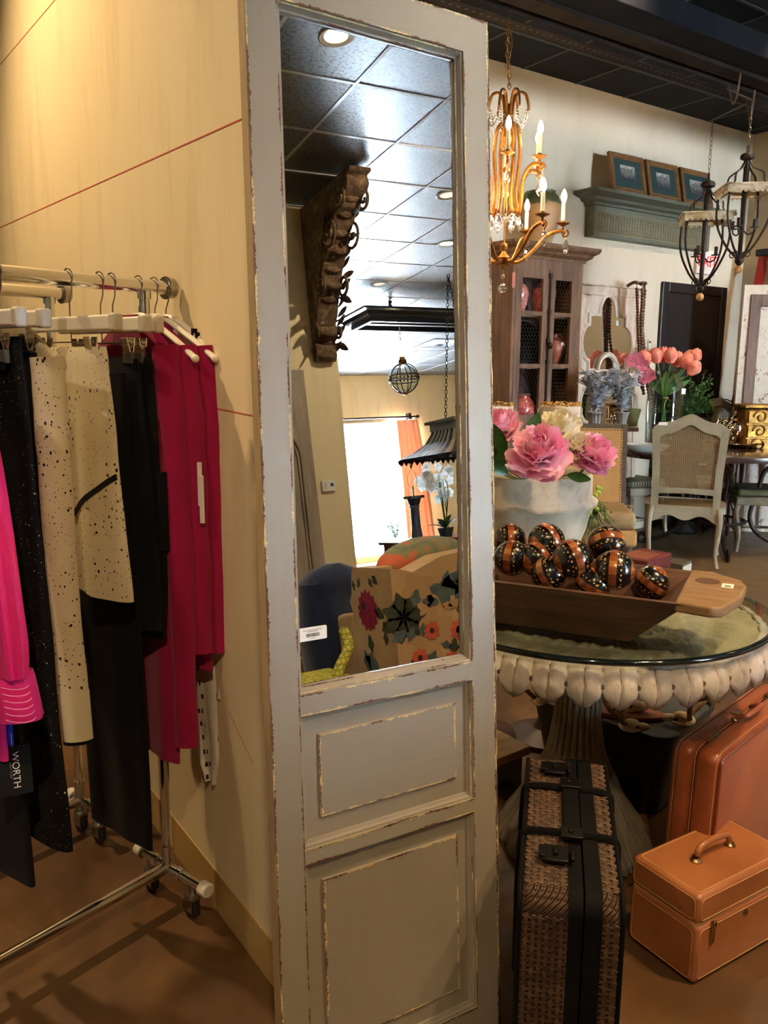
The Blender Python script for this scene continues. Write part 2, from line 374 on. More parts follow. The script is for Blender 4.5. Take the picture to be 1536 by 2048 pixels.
# stiles
for nm, u0, u1, s in (('stile', UL, .055, 1), ('stile', .477, UR, 2)):
    m = MB(); m.box(u0, V0, -TH, u1, V1, 0, 0)
    if s == 2: m.box(u1, V0+.0, -TH, u1+.009, V1-.012, -.008, 0)
    # outer edge wear
    e = u0 if s == 1 else u1
    chips(m, (e, V0, 0), (e, V1, 0), (1 if s == 1 else -1, 0, 0), .0036, .95, seed=11*s, cyc=.08)
    chips(m, (e, V0, 0), (e, V1, 0), (1 if s == 1 else -1, 0, 0), .002, .8, .0008, seed=12*s, brown=.8, cyc=.03)
    e = u1 if s == 1 else u0
    chips(m, (e, V(-1.17), 0), (e, V(.93), 0), (-1 if s == 1 else 1, 0, 0), .0026, .8, seed=13*s, cyc=.06, brown=.6)
    if s == 2:
        chips(m, (UR+.009, V0, -.008), (UR+.009, V1-.02, -.008), (-1, 0, 0), .003, .7, .0006, seed=31)
    m.cur = 0
    if s == 1: m.box(u0-.0006, V0, -TH+.001, u0, V1, -.004, 3)
    m.build(nm, MS+[M_RAW], panel, smooth=False)
for nm, a, b in (('top_rail', .928, 1.0), ('rail', -.4035, -.362), ('rail', -.7055, -.675), ('bottom_rail', foot_v, -1.17)):
    m = MB(); m.box(.055, V(a), -TH, .477, V(b) if nm != 'top_rail' else V1, 0, 0); sd = int(abs(a)*1000)
    if nm != 'bottom_rail': chips(m, (.055, V(a), 0), (.477, V(a), 0), (0, 1, 0), .003, .85, seed=sd, brown=.5)
    if nm != 'top_rail': chips(m, (.055, V(b), 0), (.477, V(b), 0), (0, -1, 0), .0035, .9, seed=sd+1, brown=.55)
    if nm == 'top_rail': chips(m, (UL, V1, 0), (UR, V1, 0), (0, -1, 0), .004, .9, seed=sd+2)
    m.build(nm, MSX, panel, smooth=False)
# moulding profile swept round a rectangle
def ring(m, u0, u1, v0, v1, prof):
    n = len(prof); vs = []
    for (q, w) in prof: vs += [(u0+q, v0+q, w), (u1-q, v0+q, w), (u1-q, v1-q, w), (u0+q, v1-q, w)]
    m.add(vs, [(4*i+k, 4*i+(k+1) % 4, 4*i+4+(k+1) % 4, 4*i+4+k) for i in range(n-1) for k in range(4)], 0)
m = MB(); ring(m, .055, .477, V(-.362), V(.928), [(0, 0), (.001, -.004), (.004, -.0045), (.006, -.008), (.0095, -.014), (.0125, -.0155), (.0135, -.024)])
for q in ((.004, -.0045), (.0125, -.0155)):
    u0, u1, v0, v1, w = .055+q[0], .477-q[0], V(-.362)+q[0], V(.928)-q[0], q[1]
    for k, (a, b, s_) in enumerate((((u0, v0, w), (u1, v0, w), (0, -1, 0)), ((u0, v1, w), (u1, v1, w), (0, 1, 0)), ((u1, v0, w), (u1, v1, w), (1, 0, 0)))):
        chips(m, a, b, s_, .0022, .7, .0012, seed=70+k+int(q[0]*1e4), brown=.55)
m.build('mirror_moulding', MS, panel, angle=25)
for k, (v0, v1) in enumerate(((-.675, -.4035), (-1.17, -.7055))):
    m = MB(); ring(m, .055, .477, V(v0), V(v1), [(0, 0), (.001, -.004), (.005, -.0045), (.008, -.010), (.0125, -.012), (.0135, -.016)])
    # bed and raised field
    m.box(.0680, V(v0)+.013, -.026, .464, V(v1)-.013, -.016, 0)
    fu0, fu1, fv0, fv1 = .098, .438, V(v0)+.052, V(v1)-.047
    m.hexa([(fu0, fv0, -.016), (fu1, fv0, -.016), (fu1, fv1, -.016), (fu0, fv1, -.016), (fu0+.002, fv0+.002, -.0115), (fu1-.002, fv0+.002, -.0115), (fu1-.002, fv1-.002, -.0115), (fu0+.002, fv1-.002, -.0115)], 0)
    w = -.0115
    chips(m, (fu0+.002, fv0, w), (fu0+.002, fv1, w), (1, 0, 0), .0045, .95, seed=90+k, brown=.35, cyc=.05)
    chips(m, (fu0+.002, fv0, w), (fu0+.002, fv1, w), (1, 0, 0), .0018, .9, .0008, seed=290+k, brown=1, cyc=.05)
    chips(m, (fu1-.002, fv0, w), (fu1-.002, fv1, w), (-1, 0, 0), .0034, .85, seed=91+k, brown=.5)
    chips(m, (fu0, fv0+.002, w), (fu1, fv0+.002, w), (0, 1, 0), .0028, .95, seed=92+k, brown=.45)
    chips(m, (fu0, fv1-.002, w), (fu1, fv1-.002, w), (0, -1, 0), .0034, .9, seed=93+k, brown=.5)
    for a, b, s_ in (((.055, V(v0), 0), (.477, V(v0), 0), (0, 1, 0)), ((.472, V(v0), -.0045), (.472, V(v1), -.0045), (-1, 0, 0))):
        chips(m, a, b, s_, .0025, .6, .001, seed=95+k, brown=.4)
    m.build('raised_panel', MS if k else MSX, panel, smooth=False)
m = MB(); m.box(.066, V(-.352), -.030, .466, V(.918), MIR)
t = NT('mirror_silver'); t.set(Base_Color=(.90, .93, .94, 1), Metallic=1.0, Roughness=.0); M_MIRROR = t.m
m.build('mirror_glass', M_MIRROR, panel, smooth=False)
MB().box(.0, .02, -TH-.004, UR, V1-.01, -TH).build('backing_board', mat('plain_backing_board', srgb(120, 96, 66), .8), panel, smooth=False)
# price sticker with bar code
M_PAPER = mat('white_paper', srgb(238, 236, 232), .5); M_INK = mat('black_ink', srgb(30, 30, 32), .7)
m = MB(); m.T = Matrix.Translation((.098, V(-.249), MIR+.0001)) @ Matrix.Rotation(.12*0, 4, 'Z')
w, h, r_ = .032, .0135, .003
m.prism([(x, y) for cx, cy, a in ((w-r_, h-r_, 0), (-w+r_, h-r_, 90), (-w+r_, -h+r_, 180), (w-r_, -h+r_, 270)) for x, y in arc(cx, cy, r_, a, a+90, 4)], 0, .0006, mi=0)
r = random.Random(3); x = -.014
while x < .016:
    bw = r.choice((.0004, .0008, .0012)); m.box(x, -.006, .0007, x+bw, .001, .0008, 1); x += bw+r.choice((.0004, .0007))
for k in range(2): m.box(-.021+k*.009, .0072-k*.0030, .0007, .021-k*.009, .0080-k*.0030, .0008, 1)
m.box(-.006, -.0094, .0007, .006, -.0087, .0008, 1)
m.build('price_sticker', [M_PAPER, M_INK], panel, smooth=False)['label'] = 'white price sticker with bar code'
# ================================================================ garment rack and clothes
t = NT('polished_chrome'); t.set(Base_Color=srgb(222, 220, 214), Metallic=1., Roughness=.12); M_CHROME = t.m
M_CHROMED = mat('dull_chrome', srgb(170, 166, 158), .3, 1)
M_RUB = mat('black_rubber', srgb(22, 22, 22), .5)
M_WPL = mat('white_plastic', srgb(232, 226, 210), .4)
E0 = atz(345, 577, 1.61); E0[0] = min(E0[0], .728)
RD = np.array([-.957, -.290, 0]); RG = np.array([.290, -.957, 0])     # along the rail (away from the wall), and towards the viewer
RANG = math.atan2(RD[1], RD[0])
def rack(name_label, e, length, ang, group=None, fx=.045, fn=.125, fb=.15):
    r = thing('garment_rack', name_label, 'clothes rack', (e[0], e[1], 0), ang, group)
    z = e[2]
    m = MB(); m.tube([(0, 0, z), (length, 0, z)], .0165, 20); m.build('top_rail', M_CHROME, r)
    m = MB(); m.tube([(-.012, 0, z), (.006, 0, z)], .024, 20); m.tube([(.004, 0, z), (.01, 0, z)], .027, 20); m.build('end_cap', M_CHROMED, r)
    for x in (fx, length-.05):
        m = MB(); m.tube([(x, 0, z), (x, 0, .135)], .0125, 16); m.tube([(x, 0, z-.03), (x, 0, z-.012)], .016, 16); m.tube([(x, 0, .10), (x, 0, .17)], .016, 16); m.build('upright', M_CHROME, r)
        m = MB(); m.tube([(x, -fn, .105), (x, fb, .105)], .0125, 16)
        for s in (-1, 1): m.tube([(x, s*.06, .105), (x, s*.04, .105)], .0165, 16)
        o = m.build('foot_bar', M_CHROME, r)
        for s in (-1, 1):
            m = MB(); y = -fn if s < 0 else fb; m.tube([(x, y-.012, .105), (x, y+.018, .105)], .0195, 20); m.build('foot_cap', M_WPL, r, bevel=.004)
            y = -fn+.05 if s < 0 else fb-.05
            m = MB(); m.tube([(x, y, .095), (x, y, .066)], .012, 14)
            m.lathe([(.019, 0), (.022, -.006), (.022, -.012), (.016, -.018)], 20, (x, y, .075))
            m.box(x-.014, y-.02, .022, x-.011, y+.012, .062); m.box(x+.011, y-.02, .022, x+.014, y+.012, .062); m.box(x-.014, y-.02, .055, x+.014, y+.016, .062)
            w = m.build('caster', M_CHROMED, r)
            m = MB(); m.T = Matrix.Translation((x, y-.006, .03)) @ Matrix.Rotation(PI/2, 4, 'Y')
            m.lathe([(.006, -.01), (.024, -.0095), (.0295, -.005), (.0295, .005), (.024, .0095), (.006, .01)], 28); m.build('wheel', M_RUB, w)
    m = MB(); m.tube([(fx, .0, .105), (length-.05, 0, .105)], .0155, 18); m.build('bottom_rail', M_CHROME, r)
    return r
rack('chrome rolling garment rack by the cream wall, hung full of clothes, caster near the wall', E0, 1.35, RANG, fx=.07)
e2 = np.array([.60, 2.46, 1.62])
rack('second chrome garment rack standing behind the front rack, mostly hidden', e2, .75, RANG, fn=.05)
# fabrics
def cloth(name, c, c2=None, rough=.9, sheen=.04, weave=700, pattern=None, bump=.15):
    t = NT(name); t.set(Roughness=rough, Specular_IOR_Level=.2, Sheen_Weight=sheen, Sheen_Roughness=.5)
    base = c
    v = t.tex()
    if c2: base = t.ramp(t.noise(t.tex((1, 1, .25)), 9, 4, .6), [(.35, c), (.7, c2)])
    if pattern: base = pattern(t, v, base)
    if isinstance(base, tuple): t.set(Base_Color=base)
    else: t.l.new(base, t.b.inputs['Base Color'])
    t.bump(t.noise(t.tex((1, 1, 1)), weave, 2), bump, .001); return t.m
def speckle(dark, light_on, sc, lo, thr2=None):
    def f(t, v, base):
        out = base
        for k, s in enumerate((sc, sc*1.9)):
            vo = t.node('ShaderNodeTexVoronoi', Scale=s, Randomness=1.); mp = t.node('ShaderNodeMapping'); mp.inputs['Scale'].default_value = (1, 1, .72); mp.inputs['Location'].default_value = (k*3.1, k, 0)
            nz = t.node('ShaderNodeTexNoise', Scale=90.); t.l.new(v, nz.inputs['Vector'])
            ad = t.node('ShaderNodeMix', _data_type='VECTOR'); ad.inputs[0].default_value = .006; t.l.new(v, ad.inputs[4]); t.l.new(nz.outputs['Color'], ad.inputs[5])
            t.l.new(ad.outputs[1], mp.inputs[0]); t.l.new(mp.outputs[0], vo.inputs['Vector'])
            rad = t.math('MULTIPLY', vo.outputs['Color'], lo*(1 if k == 0 else .8))
            msk = t.math('LESS_THAN', vo.outputs['Distance'], rad)
            keep = t.math('GREATER_THAN', t.noise(v, 6+k*4, 2), .42)
            out = t.mix(t.math('MULTIPLY', msk, keep), out, dark)
        return out
    return f
C_CREAM = srgb(226, 216, 186); C_CREAM2 = srgb(212, 198, 164)
F_CREAM = cloth('cream_speckled_knit', C_CREAM, C_CREAM2, pattern=speckle(srgb(38, 32, 34), 0, 105, .33))
F_CREAMP = cloth('plain_cream_knit', C_CREAM, C_CREAM2)
F_BLKSP = cloth('black_white_fleck_tweed', srgb(12, 12, 15), srgb(18, 18, 21), pattern=speckle(srgb(214, 210, 206), 0, 115, .2))
F_BLACK = cloth('black_cloth', srgb(9, 9, 12), srgb(13, 13, 17))
F_NAVY = cloth('near_black_navy_cloth', srgb(9, 12, 22), srgb(13, 17, 28))
F_PINK = cloth('raspberry_jersey', srgb(160, 14, 72), srgb(138, 11, 60), sheen=.2)
F_HOT = cloth('hot_pink_satin', srgb(236, 40, 124), srgb(200, 36, 130), rough=.5, sheen=.1)
F_BLUE = cloth('royal_blue_cloth', srgb(38, 62, 180))
def dashes(t, v, base):
    br = t.node('ShaderNodeTexBrick', Scale=16., Mortar_Size=.0, _offset=.5)
    vo = t.node('ShaderNodeTexVoronoi', Scale=34., Randomness=.25, _feature='F1', _distance='CHEBYCHEV'); mp = t.node('ShaderNodeMapping')
    mp.inputs['Scale'].default_value = (1.3, 1.3, .8); mp.inputs['Rotation'].default_value = (0, .2, .35); t.l.new(v, mp.inputs[0]); t.l.new(mp.outputs[0], vo.inputs['Vector'])
    return t.mix(t.math('LESS_THAN', vo.outputs['Distance'], .17), base, srgb(34, 36, 60))
F_DASH = cloth('white_dash_print_cotton', srgb(222, 216, 200), srgb(206, 198, 180), pattern=dashes)
# a hanging garment: closed folded tube; profile rows (z, half width, half depth, sideways shift)
def drape(m, rows, n=48, fold=.0, nf=7, seed=0, mi=None, cap=True, ds=.6):
    r = random.Random(seed); ph = [r.uniform(0, 6.28) for _ in range(5)]; K = 26
    zs = [q[0] for q in rows]; vs = []; fs = []
    def at(z):
        for a, b in zip(rows, rows[1:]):
            if b[0] <= z <= a[0] or a[0] <= z <= b[0]:
                tt = (z-a[0])/(b[0]-a[0]) if abs(b[0]-a[0]) > 1e-9 else 0; tt2 = tt*tt*(3-2*tt)
                return [lerp(a[i], b[i], tt2) for i in range(1, len(a))]
        return list(rows[-1][1:])
    for j in range(K+1):
        tt = j/K; z = lerp(zs[0], zs[-1], tt); q = at(z); w, d, sh = q[0], q[1]*ds, q[2]
        amp = fold*ds*min(1, .15+tt*1.1)
        for k in range(n):
            a = 2*PI*k/n; c, s = math.cos(a), math.sin(a)
            x = w*math.copysign(abs(c)**.8, c); y = d*math.copysign(abs(s)**.75, s)
            rip = amp*(math.sin(x/w*nf*.5+ph[0]+tt*1.3)+.55*math.sin(x/w*nf*1.03+ph[1]-tt)+.3*math.sin(x/w*nf*1.9+ph[3]))
            vs.append((sh+x+amp*.35*math.sin(9*tt+ph[2])*c, y+rip, z+.5*amp*math.sin(x/w*nf*.5+ph[0])*(tt > .97)))
    for j in range(K):
        for k in range(n): fs.append((j*n+k, j*n+(k+1) % n, (j+1)*n+(k+1) % n, (j+1)*n+k))
    if cap: fs.append(tuple(range(n))[::-1]); fs.append(tuple(K*n+k for k in range(n)))
    m.add(vs, fs, mi)
def sleeve(m, pts, r0, r1, seed=0, flat=.55, rip=.12, mi=None):
    P = spline(pts, 8); r = random.Random(seed); n = len(P)
    rs = [lerp(r0, r1, i/(n-1))*(1+rip*math.sin(i*1.1+seed)*.5+rip*r.uniform(-.4, .4)) for i in range(n)]
    m.tube(P, rs, 16, flat=flat, mi=mi)
# frame of a garment: x towards the viewer side (RG), y along rail to the wall, z up; origin on rail
def gar(name, label, s, cat, group=None, rz=0):
    p = E0+RD*s; a = math.atan2(RG[1], RG[0])
    return thing(name, label, cat, (p[0], p[1], E0[2]), a+rz, group)
def hook(m, x=0, y=0, z=-.115, r=.0017):
    c = [(x+.0185*math.cos(math.radians(an)), y, .0185*math.sin(math.radians(an))+.0035) for an in range(200, -60, -20)]
    m.tube([c[0]]+c[1:]+[(x+.012, y, -.03), (x+.001, y, -.05), (x, y, z)], r, 8)
def clip_hanger(label, s, w=.185, clips=(-.13, .13), rz=0):
    r = gar('clip_hanger', label, s, 'clothes hanger', 'white clip hangers on the front rail', rz)
    m = MB(); hook(m, z=-.085); m.build('hook', M_CHROMED, r)
    m = MB(); m.box(-w, -.009, -.112, w, .009, -.080); m.build('bar', M_WPL, r, bevel=.005, segs=3)
    m = MB(); m.box(w-.02, -.0115, -.1145, w+.004, .0115, -.0775); m.build('end_cap', mat('grey_white_plastic', srgb(206, 198, 180), .45), r, bevel=.005, segs=3)
    m = MB(); m.tube([(clips[0]-.01, 0, -.135), (clips[1]+.01, 0, -.135)], .0014, 8); m.tube([(0, 0, -.11), (0, 0, -.135)], .0014, 8); m.build('wire', M_CHROMED, r)
    for c in clips:
        m = MB()
        for sy in (-1, 1):
            m.hexa([(c-.013, sy*.002, -.162), (c+.013, sy*.002, -.162), (c+.013, sy*.004, -.162), (c-.013, sy*.004, -.162), (c-.011, sy*.009, -.124), (c+.011, sy*.009, -.124), (c+.011, sy*.011, -.124), (c-.011, sy*.011, -.124)])
            for k in range(4): m.box(c-.011, sy*.0095-.0012, -.128-k*.004, c+.011, sy*.0095+.0012, -.1265-k*.004)
        m.build('clip', M_CHROME, r)
        m = MB(); m.box(c-.016, -.006, -.182, c+.016, .006, -.155); m.build('clip_pad', mat('grey_foam_pad', srgb(84, 78, 70), .8), r, bevel=.003)
    return r
def coat_hanger(label, s, w=.2, rz=0):
    r = gar('shirt_hanger', label, s, 'clothes hanger', 'white shoulder hangers on the front rail', rz)
    m = MB(); hook(m, z=-.07); m.build('hook', M_CHROMED, r)
    m = MB(); P = spline([(-w, 0, -.168), (-w*.55, 0, -.115), (0, 0, -.068), (w*.55, 0, -.115), (w, 0, -.168)], 8)
    m.tube(P, [.008]+[.0085]*(len(P)-2)+[.009], 12, flat=.8); m.ball((w, 0, -.168), .0095, 6); m.ball((-w, 0, -.168), .0095, 6)
    m.build('shoulder_bar', M_WPL, r); return r
def top_rows(w, zh, flare=1.05, neck=.05, d=.022, zs=-.10):
    return [(zs+.03, neck, d*.6, 0), (zs, neck*1.25, d*.8, 0), (zs-.03, w*.62, d, 0), (zs-.055, w*.93, d, 0), (zs-.1, w, d*1.1, 0), (zs-.3, w*.95, d*1.2, 0), (zh, w*flare, d*1.3, 0)]
zrel = lambda z: z-E0[2]
# --- from the wall outwards
g = gar('printed_blouse', 'white blouse with small dark dash print and long sleeve, hanging closest to the wall', .010, 'blouse')
m = MB(); drape(m, top_rows(.185, zrel(.72), .98), fold=.012, seed=1); m.build('body', F_DASH, g)
m = MB(); sleeve(m, [(.185, 0, -.15), (.215, .005, -.4), (.232, .01, -.62), (.222, .015, -.82), (.19, .01, -1.0)], .032, .036, 3); m.build('sleeve', F_DASH, g)
m = MB(); drape(m, [(zrel(.78), .07, .02, .09), (zrel(.6), .072, .02, .11), (zrel(.45), .06, .018, .125), (zrel(.37), .02, .012, .125)], fold=.010, nf=9, seed=7); m.build('front_tail', F_DASH, g)
m = MB(); m.tube([(.15, 0, zrel(.42)), (.155, 0, zrel(.30)), (.152, .002, zrel(.20))], .0022, 6); m.tube([(.14, 0, zrel(.41)), (.135, .004, zrel(.37))], .0025, 6); m.build('tie_cord', F_BLACK, g)
m = MB()
for k in range(2): m.box(.105+k*.014, -.0095, -.118-k*.009, .111+k*.014, .0095, -.098-k*.009)
coat_hanger('white shoulder hanger of the dash print blouse, closest to the wall', .010, .2)
m.build('collar_stripe', F_BLACK, g)
PL = ['raspberry pink long sleeved top, nearest the wall of the pink ones', 'raspberry pink top in the middle of the pink tops with white tag', 'raspberry pink tunic next to the black clothes, hanging lower']
for k, (s, zb, w) in enumerate(((.042, .695, .180), (.086, .70, .165), (.124, .47, .150))):
    g = gar('pink_shirt', PL[k], s, 'top', 'raspberry tops on the front rail')
    m = MB(); drape(m, top_rows(w, zrel(zb), .99 if k < 2 else .93, d=.02), fold=.010, nf=8, seed=20+k); m.build('body', F_PINK, g)
    m = MB(); sleeve(m, [(w*.96, 0, -.14), (w*1.08, .0, -.32), (w*1.1, .004, -.55), (w*1.1, .006, zrel(zb)+.05)], .03, .027, 5+k); m.build('sleeve', F_PINK, g)
    if k < 2: coat_hanger(('white shoulder hanger of the pink top nearest the wall', 'white shoulder hanger of the middle pink top')[k], s, w+.036)
    if k == 1:
        m = MB(); m.box(w+.035, -.004, -.50, w+.042, .004, -.40); m.box(w+.04, -.004, -.54, w+.047, .004, -.43); m.build('white_label', M_PAPER, g)
g = gar('black_shirt', 'plain black sleeveless top on clips beside the pink tops', .155, 'top')
m = MB(); drape(m, [(-.165, .135, .012, 0), (-.19, .14, .018, 0), (-.35, .148, .026, .0), (-.6, .158, .03, 0), (zrel(.80), .150, .028, -.005)], fold=.012, nf=6, seed=41); m.build('body', F_BLACK, g)
m = MB(); m.box(.148, -.01, -.60, .162, .01, -.42); m.build('dark_tag', F_NAVY, g)
clip_hanger('white clip hanger carrying the plain black top', .157, .172, (-.10, .10))
g = gar('black_skirt', 'long near-black navy skirt between the black top and speckled skirt', .185, 'skirt')
m = MB(); drape(m, [(-.17, .125, .012, 0), (-.2, .13, .02, 0), (-.5, .15, .028, .0), (zrel(.82), .165, .032, 0)], fold=.014, nf=7, seed=42); m.build('body', F_NAVY, g)
clip_hanger('white clip hanger carrying the navy skirt', .188, .172, (-.10, .10))
g = gar('black_trousers', 'long plain black trousers hanging to just above the rack foot', .212, 'trousers')
m = MB(); drape(m, [(-.20, .12, .016, 0), (-.6, .125, .024, .0), (zrel(.275), .128, .020, .012)], fold=.008, nf=4, seed=43); m.build('trouser_legs', F_BLACK, g)
# speckled skirt
g = gar('speckled_skirt', 'cream skirt with black speckles and diagonal black bands, hung from grey clips', .262, 'skirt')
m = MB(); drape(m, [(-.145, .126, .012, .004), (-.17, .13, .02, .004), (-.35, .142, .028, .006), (-.55, .152, .03, .01), (zrel(.915), .156, .03, .014)], fold=.011, nf=6, seed=44)
sk = m.build('body', F_CREAM, g)
def band(pts, w=.006):
    m = MB()
    from mathutils.bvhtree import BVHTree
    me = sk.data; bv = BVHTree.FromPolygons([v.co for v in me.vertices], [p.vertices for p in me.polygons]); out = []
    for (x, z) in pts:
        h = bv.ray_cast(Vector((x, -.3, z)), Vector((0, 1, 0)))
        out.append(Vector((x, (h[0].y if h[0] else -.03)-.0030, z)))
    vs = []
    for i, p in enumerate(out):
        a = out[max(0, i-1)]; b = out[min(len(out)-1, i+1)]; d = (b-a); d.y = 0; d.normalize(); nrm = Vector((-d.z, 0, d.x))
        vs += [p+nrm*w, p-nrm*w, p-nrm*w+Vector((0, .002, 0)), p+nrm*w+Vector((0, .002, 0))]
    n = len(out); m.add(vs, [(4*i+k, 4*i+(k+1) % 4, 4*i+4+(k+1) % 4, 4*i+4+k) for i in range(n-1) for k in range(4)]+[(3, 2, 1, 0), (4*n-4, 4*n-3, 4*n-2, 4*n-1)])
    m.build('diagonal_band', F_BLACK, g)
def bandpts(x0, z0, x1, z1, n=16): return [(lerp(x0, x1, i/n), lerp(z0, z1, i/n)+.008*math.sin(PI*i/n)) for i in range(n+1)]
clip_hanger('white clip hanger carrying the cream speckled skirt, in front', .264, .178, (-.105, .075))
# the camera looks mostly along the garments' flat side; the visible face is the -y... decided below
FACE = 1
def bandf(x0, z0, x1, z1): band(bandpts(x0, z0, x1, z1))
bandf(-.118, -.60, .150, -.42); bandf(-.10, -.27, -.02, -.17)
# cream jacket with sleeve
g = gar('speckled_jacket', 'cream black-speckled jacket with long cuffed sleeve left of the skirt', .395, 'jacket')
m = MB(); drape(m, [(-.10, .05, .015, 0), (-.13, .10, .02, 0), (-.16, .150, .022, 0), (-.35, .160, .026, .0), (zrel(.90), .165, .028, 0)], fold=.008, nf=6, seed=45); m.build('body', F_CREAM, g)
m = MB(); sleeve(m, [(.145, -.01, -.17), (.165, -.02, -.4), (.172, -.022, -.65), (.185, -.02, -.86)], .034, .030, 9, rip=.05); m.build('sleeve', F_CREAM, g)
m = MB(); sleeve(m, [(.184, -.02, -.85), (.192, -.02, -.96)], .032, .030, 9, rip=.0); m.build('cuff', F_CREAMP, g)
m = MB(); sleeve(m, [(.1917, -.02, -.955), (.1922, -.02, -.962)], .0315, .0315, 9, rip=.0); m.build('cuff_piping', F_BLACK, g)
clip_hanger('white clip hanger just left of the one carrying the speckled skirt', .42, .176, (-.10, .10))
g = gar('navy_shirt', 'black sleeveless top seen as a narrow panel between fleck trousers and cream jacket', .425, 'top')
m = MB(); drape(m, [(-.16, .14, .012, 0), (-.3, .15, .02, 0), (zrel(.83), .19, .022, 0)], fold=.006, nf=5, seed=46); m.build('body', F_NAVY, g)
g = gar('fleck_trousers', 'wide black trousers with white flecks, sequin-like towards the hem', .448, 'trousers')
m = MB(); drape(m, [(-.13, .13, .014, 0), (-.3, .145, .024, .0), (-.8, .17, .032, .004), (zrel(.42), .19, .034, .010)], fold=.011, nf=5, seed=47); m.build('trouser_legs', F_BLKSP, g)
clip_hanger('white clip hanger carrying the fleck trousers, leftmost of the clip hangers', .47, .178, (-.10, .10))
g = gar('black_trousers', 'black trousers at the left border of the photo behind the black swing tag', .52, 'trousers')
m = MB(); drape(m, [(-.13, .12, .014, 0), (-.6, .15, .024, 0), (zrel(.36), .165, .026, .0)], fold=.008, nf=4, seed=48); m.build('trouser_legs', F_BLACK, g)
g = gar('blue_shirt', 'royal blue garment peeking out behind the swing tag', .535, 'top')
m = MB(); drape(m, [(-.13, .13, .014, 0), (-.4, .15, .024, 0), (zrel(.66), .158, .026, .0)], fold=.006, nf=4, seed=49); m.build('body', F_BLUE, g)
g = gar('pink_blouse', 'hot pink satin blouse with gathered sleeve and white-stitched cuff at the left border', .556, 'blouse')
m = MB(); drape(m, top_rows(.175, zrel(.66), 1.05), fold=.014, nf=12, seed=50); m.build('body', F_HOT, g)
m = MB(); P = spline([(.175, -.02, -.16), (.222, -.03, -.35), (.258, -.035, -.55), (.272, -.03, -.74)], 10); n = 40; vs = []; fs = []
for i, p in enumerate(P):
    tt = i/(len(P)-1); rr = lerp(.036, .052, math.sin(min(1, tt*1.15)*PI*.5)) if tt < .85 else lerp(.052, .040, (tt-.85)/.15)
    for k in range(n):
        a = 2*PI*k/n; q = rr*(1+.09*math.sin(a*9+tt*2)*min(1, .3+tt)+.04*math.sin(a*5-tt*7)); vs.append((p.x+q*math.cos(a), p.y+q*.6*math.sin(a), p.z))
for i in range(len(P)-1):
    for k in range(n): fs.append((i*n+k, i*n+(k+1) % n, (i+1)*n+(k+1) % n, (i+1)*n+k))
m.add(vs, fs); m.build('sleeve', F_HOT, g)
m = MB(); m.tube([(.270, -.03, -.735), (.272, -.03, -.75), (.286, -.03, -.82), (.286, -.03, -.823)], [.040, .043, .047, .043], 28, flat=.55); cf = m.build('cuff', F_HOT, g)
m = MB()
for k in range(6):
    tt = (k+.5)/6; cx, cz = lerp(.272, .286, tt), lerp(-.75, -.82, tt); rr = lerp(.0435, .0475, tt)
    ring_ = [(cx+rr*math.cos(a*PI/16), -.03+rr*.55*math.sin(a*PI/16), cz-.15*rr*math.cos(a*PI/16)*0) for a in range(32)]
    m.tube(ring_, .0006, 5, closed=True)
m.build('white_stitching', mat('white_thread', srgb(245, 200, 215), .7), g)
# swing tag
tp = atd(31, 1540, 1.62)
tg = thing('swing_tag', 'black swing tag reading WORTH on a white thread, hanging from the pink blouse', 'tag', tp)
vw = -ray(31, 1540); tg.rotation_euler = Vector(vw).to_track_quat('Z', 'Y').to_euler()
M_TAGB = mat('matt_black_card', srgb(13, 12, 13), .7, spec=.2)
m = MB(); m.box(-.034, -.048, -.001, .030, .047, .001); m.build('card', M_TAGB, tg, bevel=.0006)
text_obj('lettering', 'WORTH', .0185, M_PAPER, tg, (.001, -.0, .0013), (0, 0, -PI/2))
text_obj('small_lettering', 'NEW YORK', .0058, mat('grey_ink', srgb(120, 118, 114), .7), tg, (-.0085, 0, .0013), (0, 0, -PI/2))
m = MB(); m.tube([(-.003, .045, .001), (-.003, .075, .002), (-.004, .105, .004)], .0006, 6); m.build('thread', M_PAPER, tg)
# ================================================================ stone table and what stands on and below it
t = NT('weathered_stone'); v = t.tex(); f = t.noise(v, 9, 8, .7); g = t.noise(v, 45, 5, .7)
c = t.ramp(f, [(.3, srgb(150, 138, 124)), (.55, srgb(186, 176, 164)), (.75, srgb(206, 198, 188))])
t.l.new(c, t.b.inputs['Base Color']); t.set(Roughness=.75); t.bump(g, .35, .004); M_STONE = t.m
t = NT('green_grey_stone'); v = t.tex(); f = t.noise(v, 7, 7, .7); c = t.ramp(f, [(.3, srgb(140, 130, 110)), (.7, srgb(184, 174, 150))])
t.l.new(c, t.b.inputs['Base Color']); t.set(Roughness=.8); t.bump(t.noise(v, 40, 4), .3, .004); M_STONEG = t.m
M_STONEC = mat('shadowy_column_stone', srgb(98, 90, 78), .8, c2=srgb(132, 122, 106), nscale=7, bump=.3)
M_STONEV = mat('dark_leaf_groove', srgb(92, 78, 68), .9)
t = NT('table_glass'); t.set(Base_Color=(.90, .97, .94, 1), Roughness=.01, IOR=1.45, Transmission_Weight=1.); 
lp = t.node('ShaderNodeBsdfTransparent'); lp.inputs[0].default_value = (.93, .97, .95, 1); gl = t.node('ShaderNodeBsdfGlossy', Roughness=.02)
fr = t.node('ShaderNodeFresnel', IOR=1.42); ge = t.node('ShaderNodeNewGeometry'); mx = t.node('ShaderNodeMixShader'); t.l.new(t.math('MULTIPLY', fr.outputs[0], t.math('SUBTRACT', 1.0, ge.outputs['Backfacing'])), mx.inputs[0]); t.l.new(lp.outputs[0], mx.inputs[1]); t.l.new(gl.outputs[0], mx.inputs[2])
t.l.new(mx.outputs[0], t.n['Material Output'].inputs[0]); M_GLASS = t.m
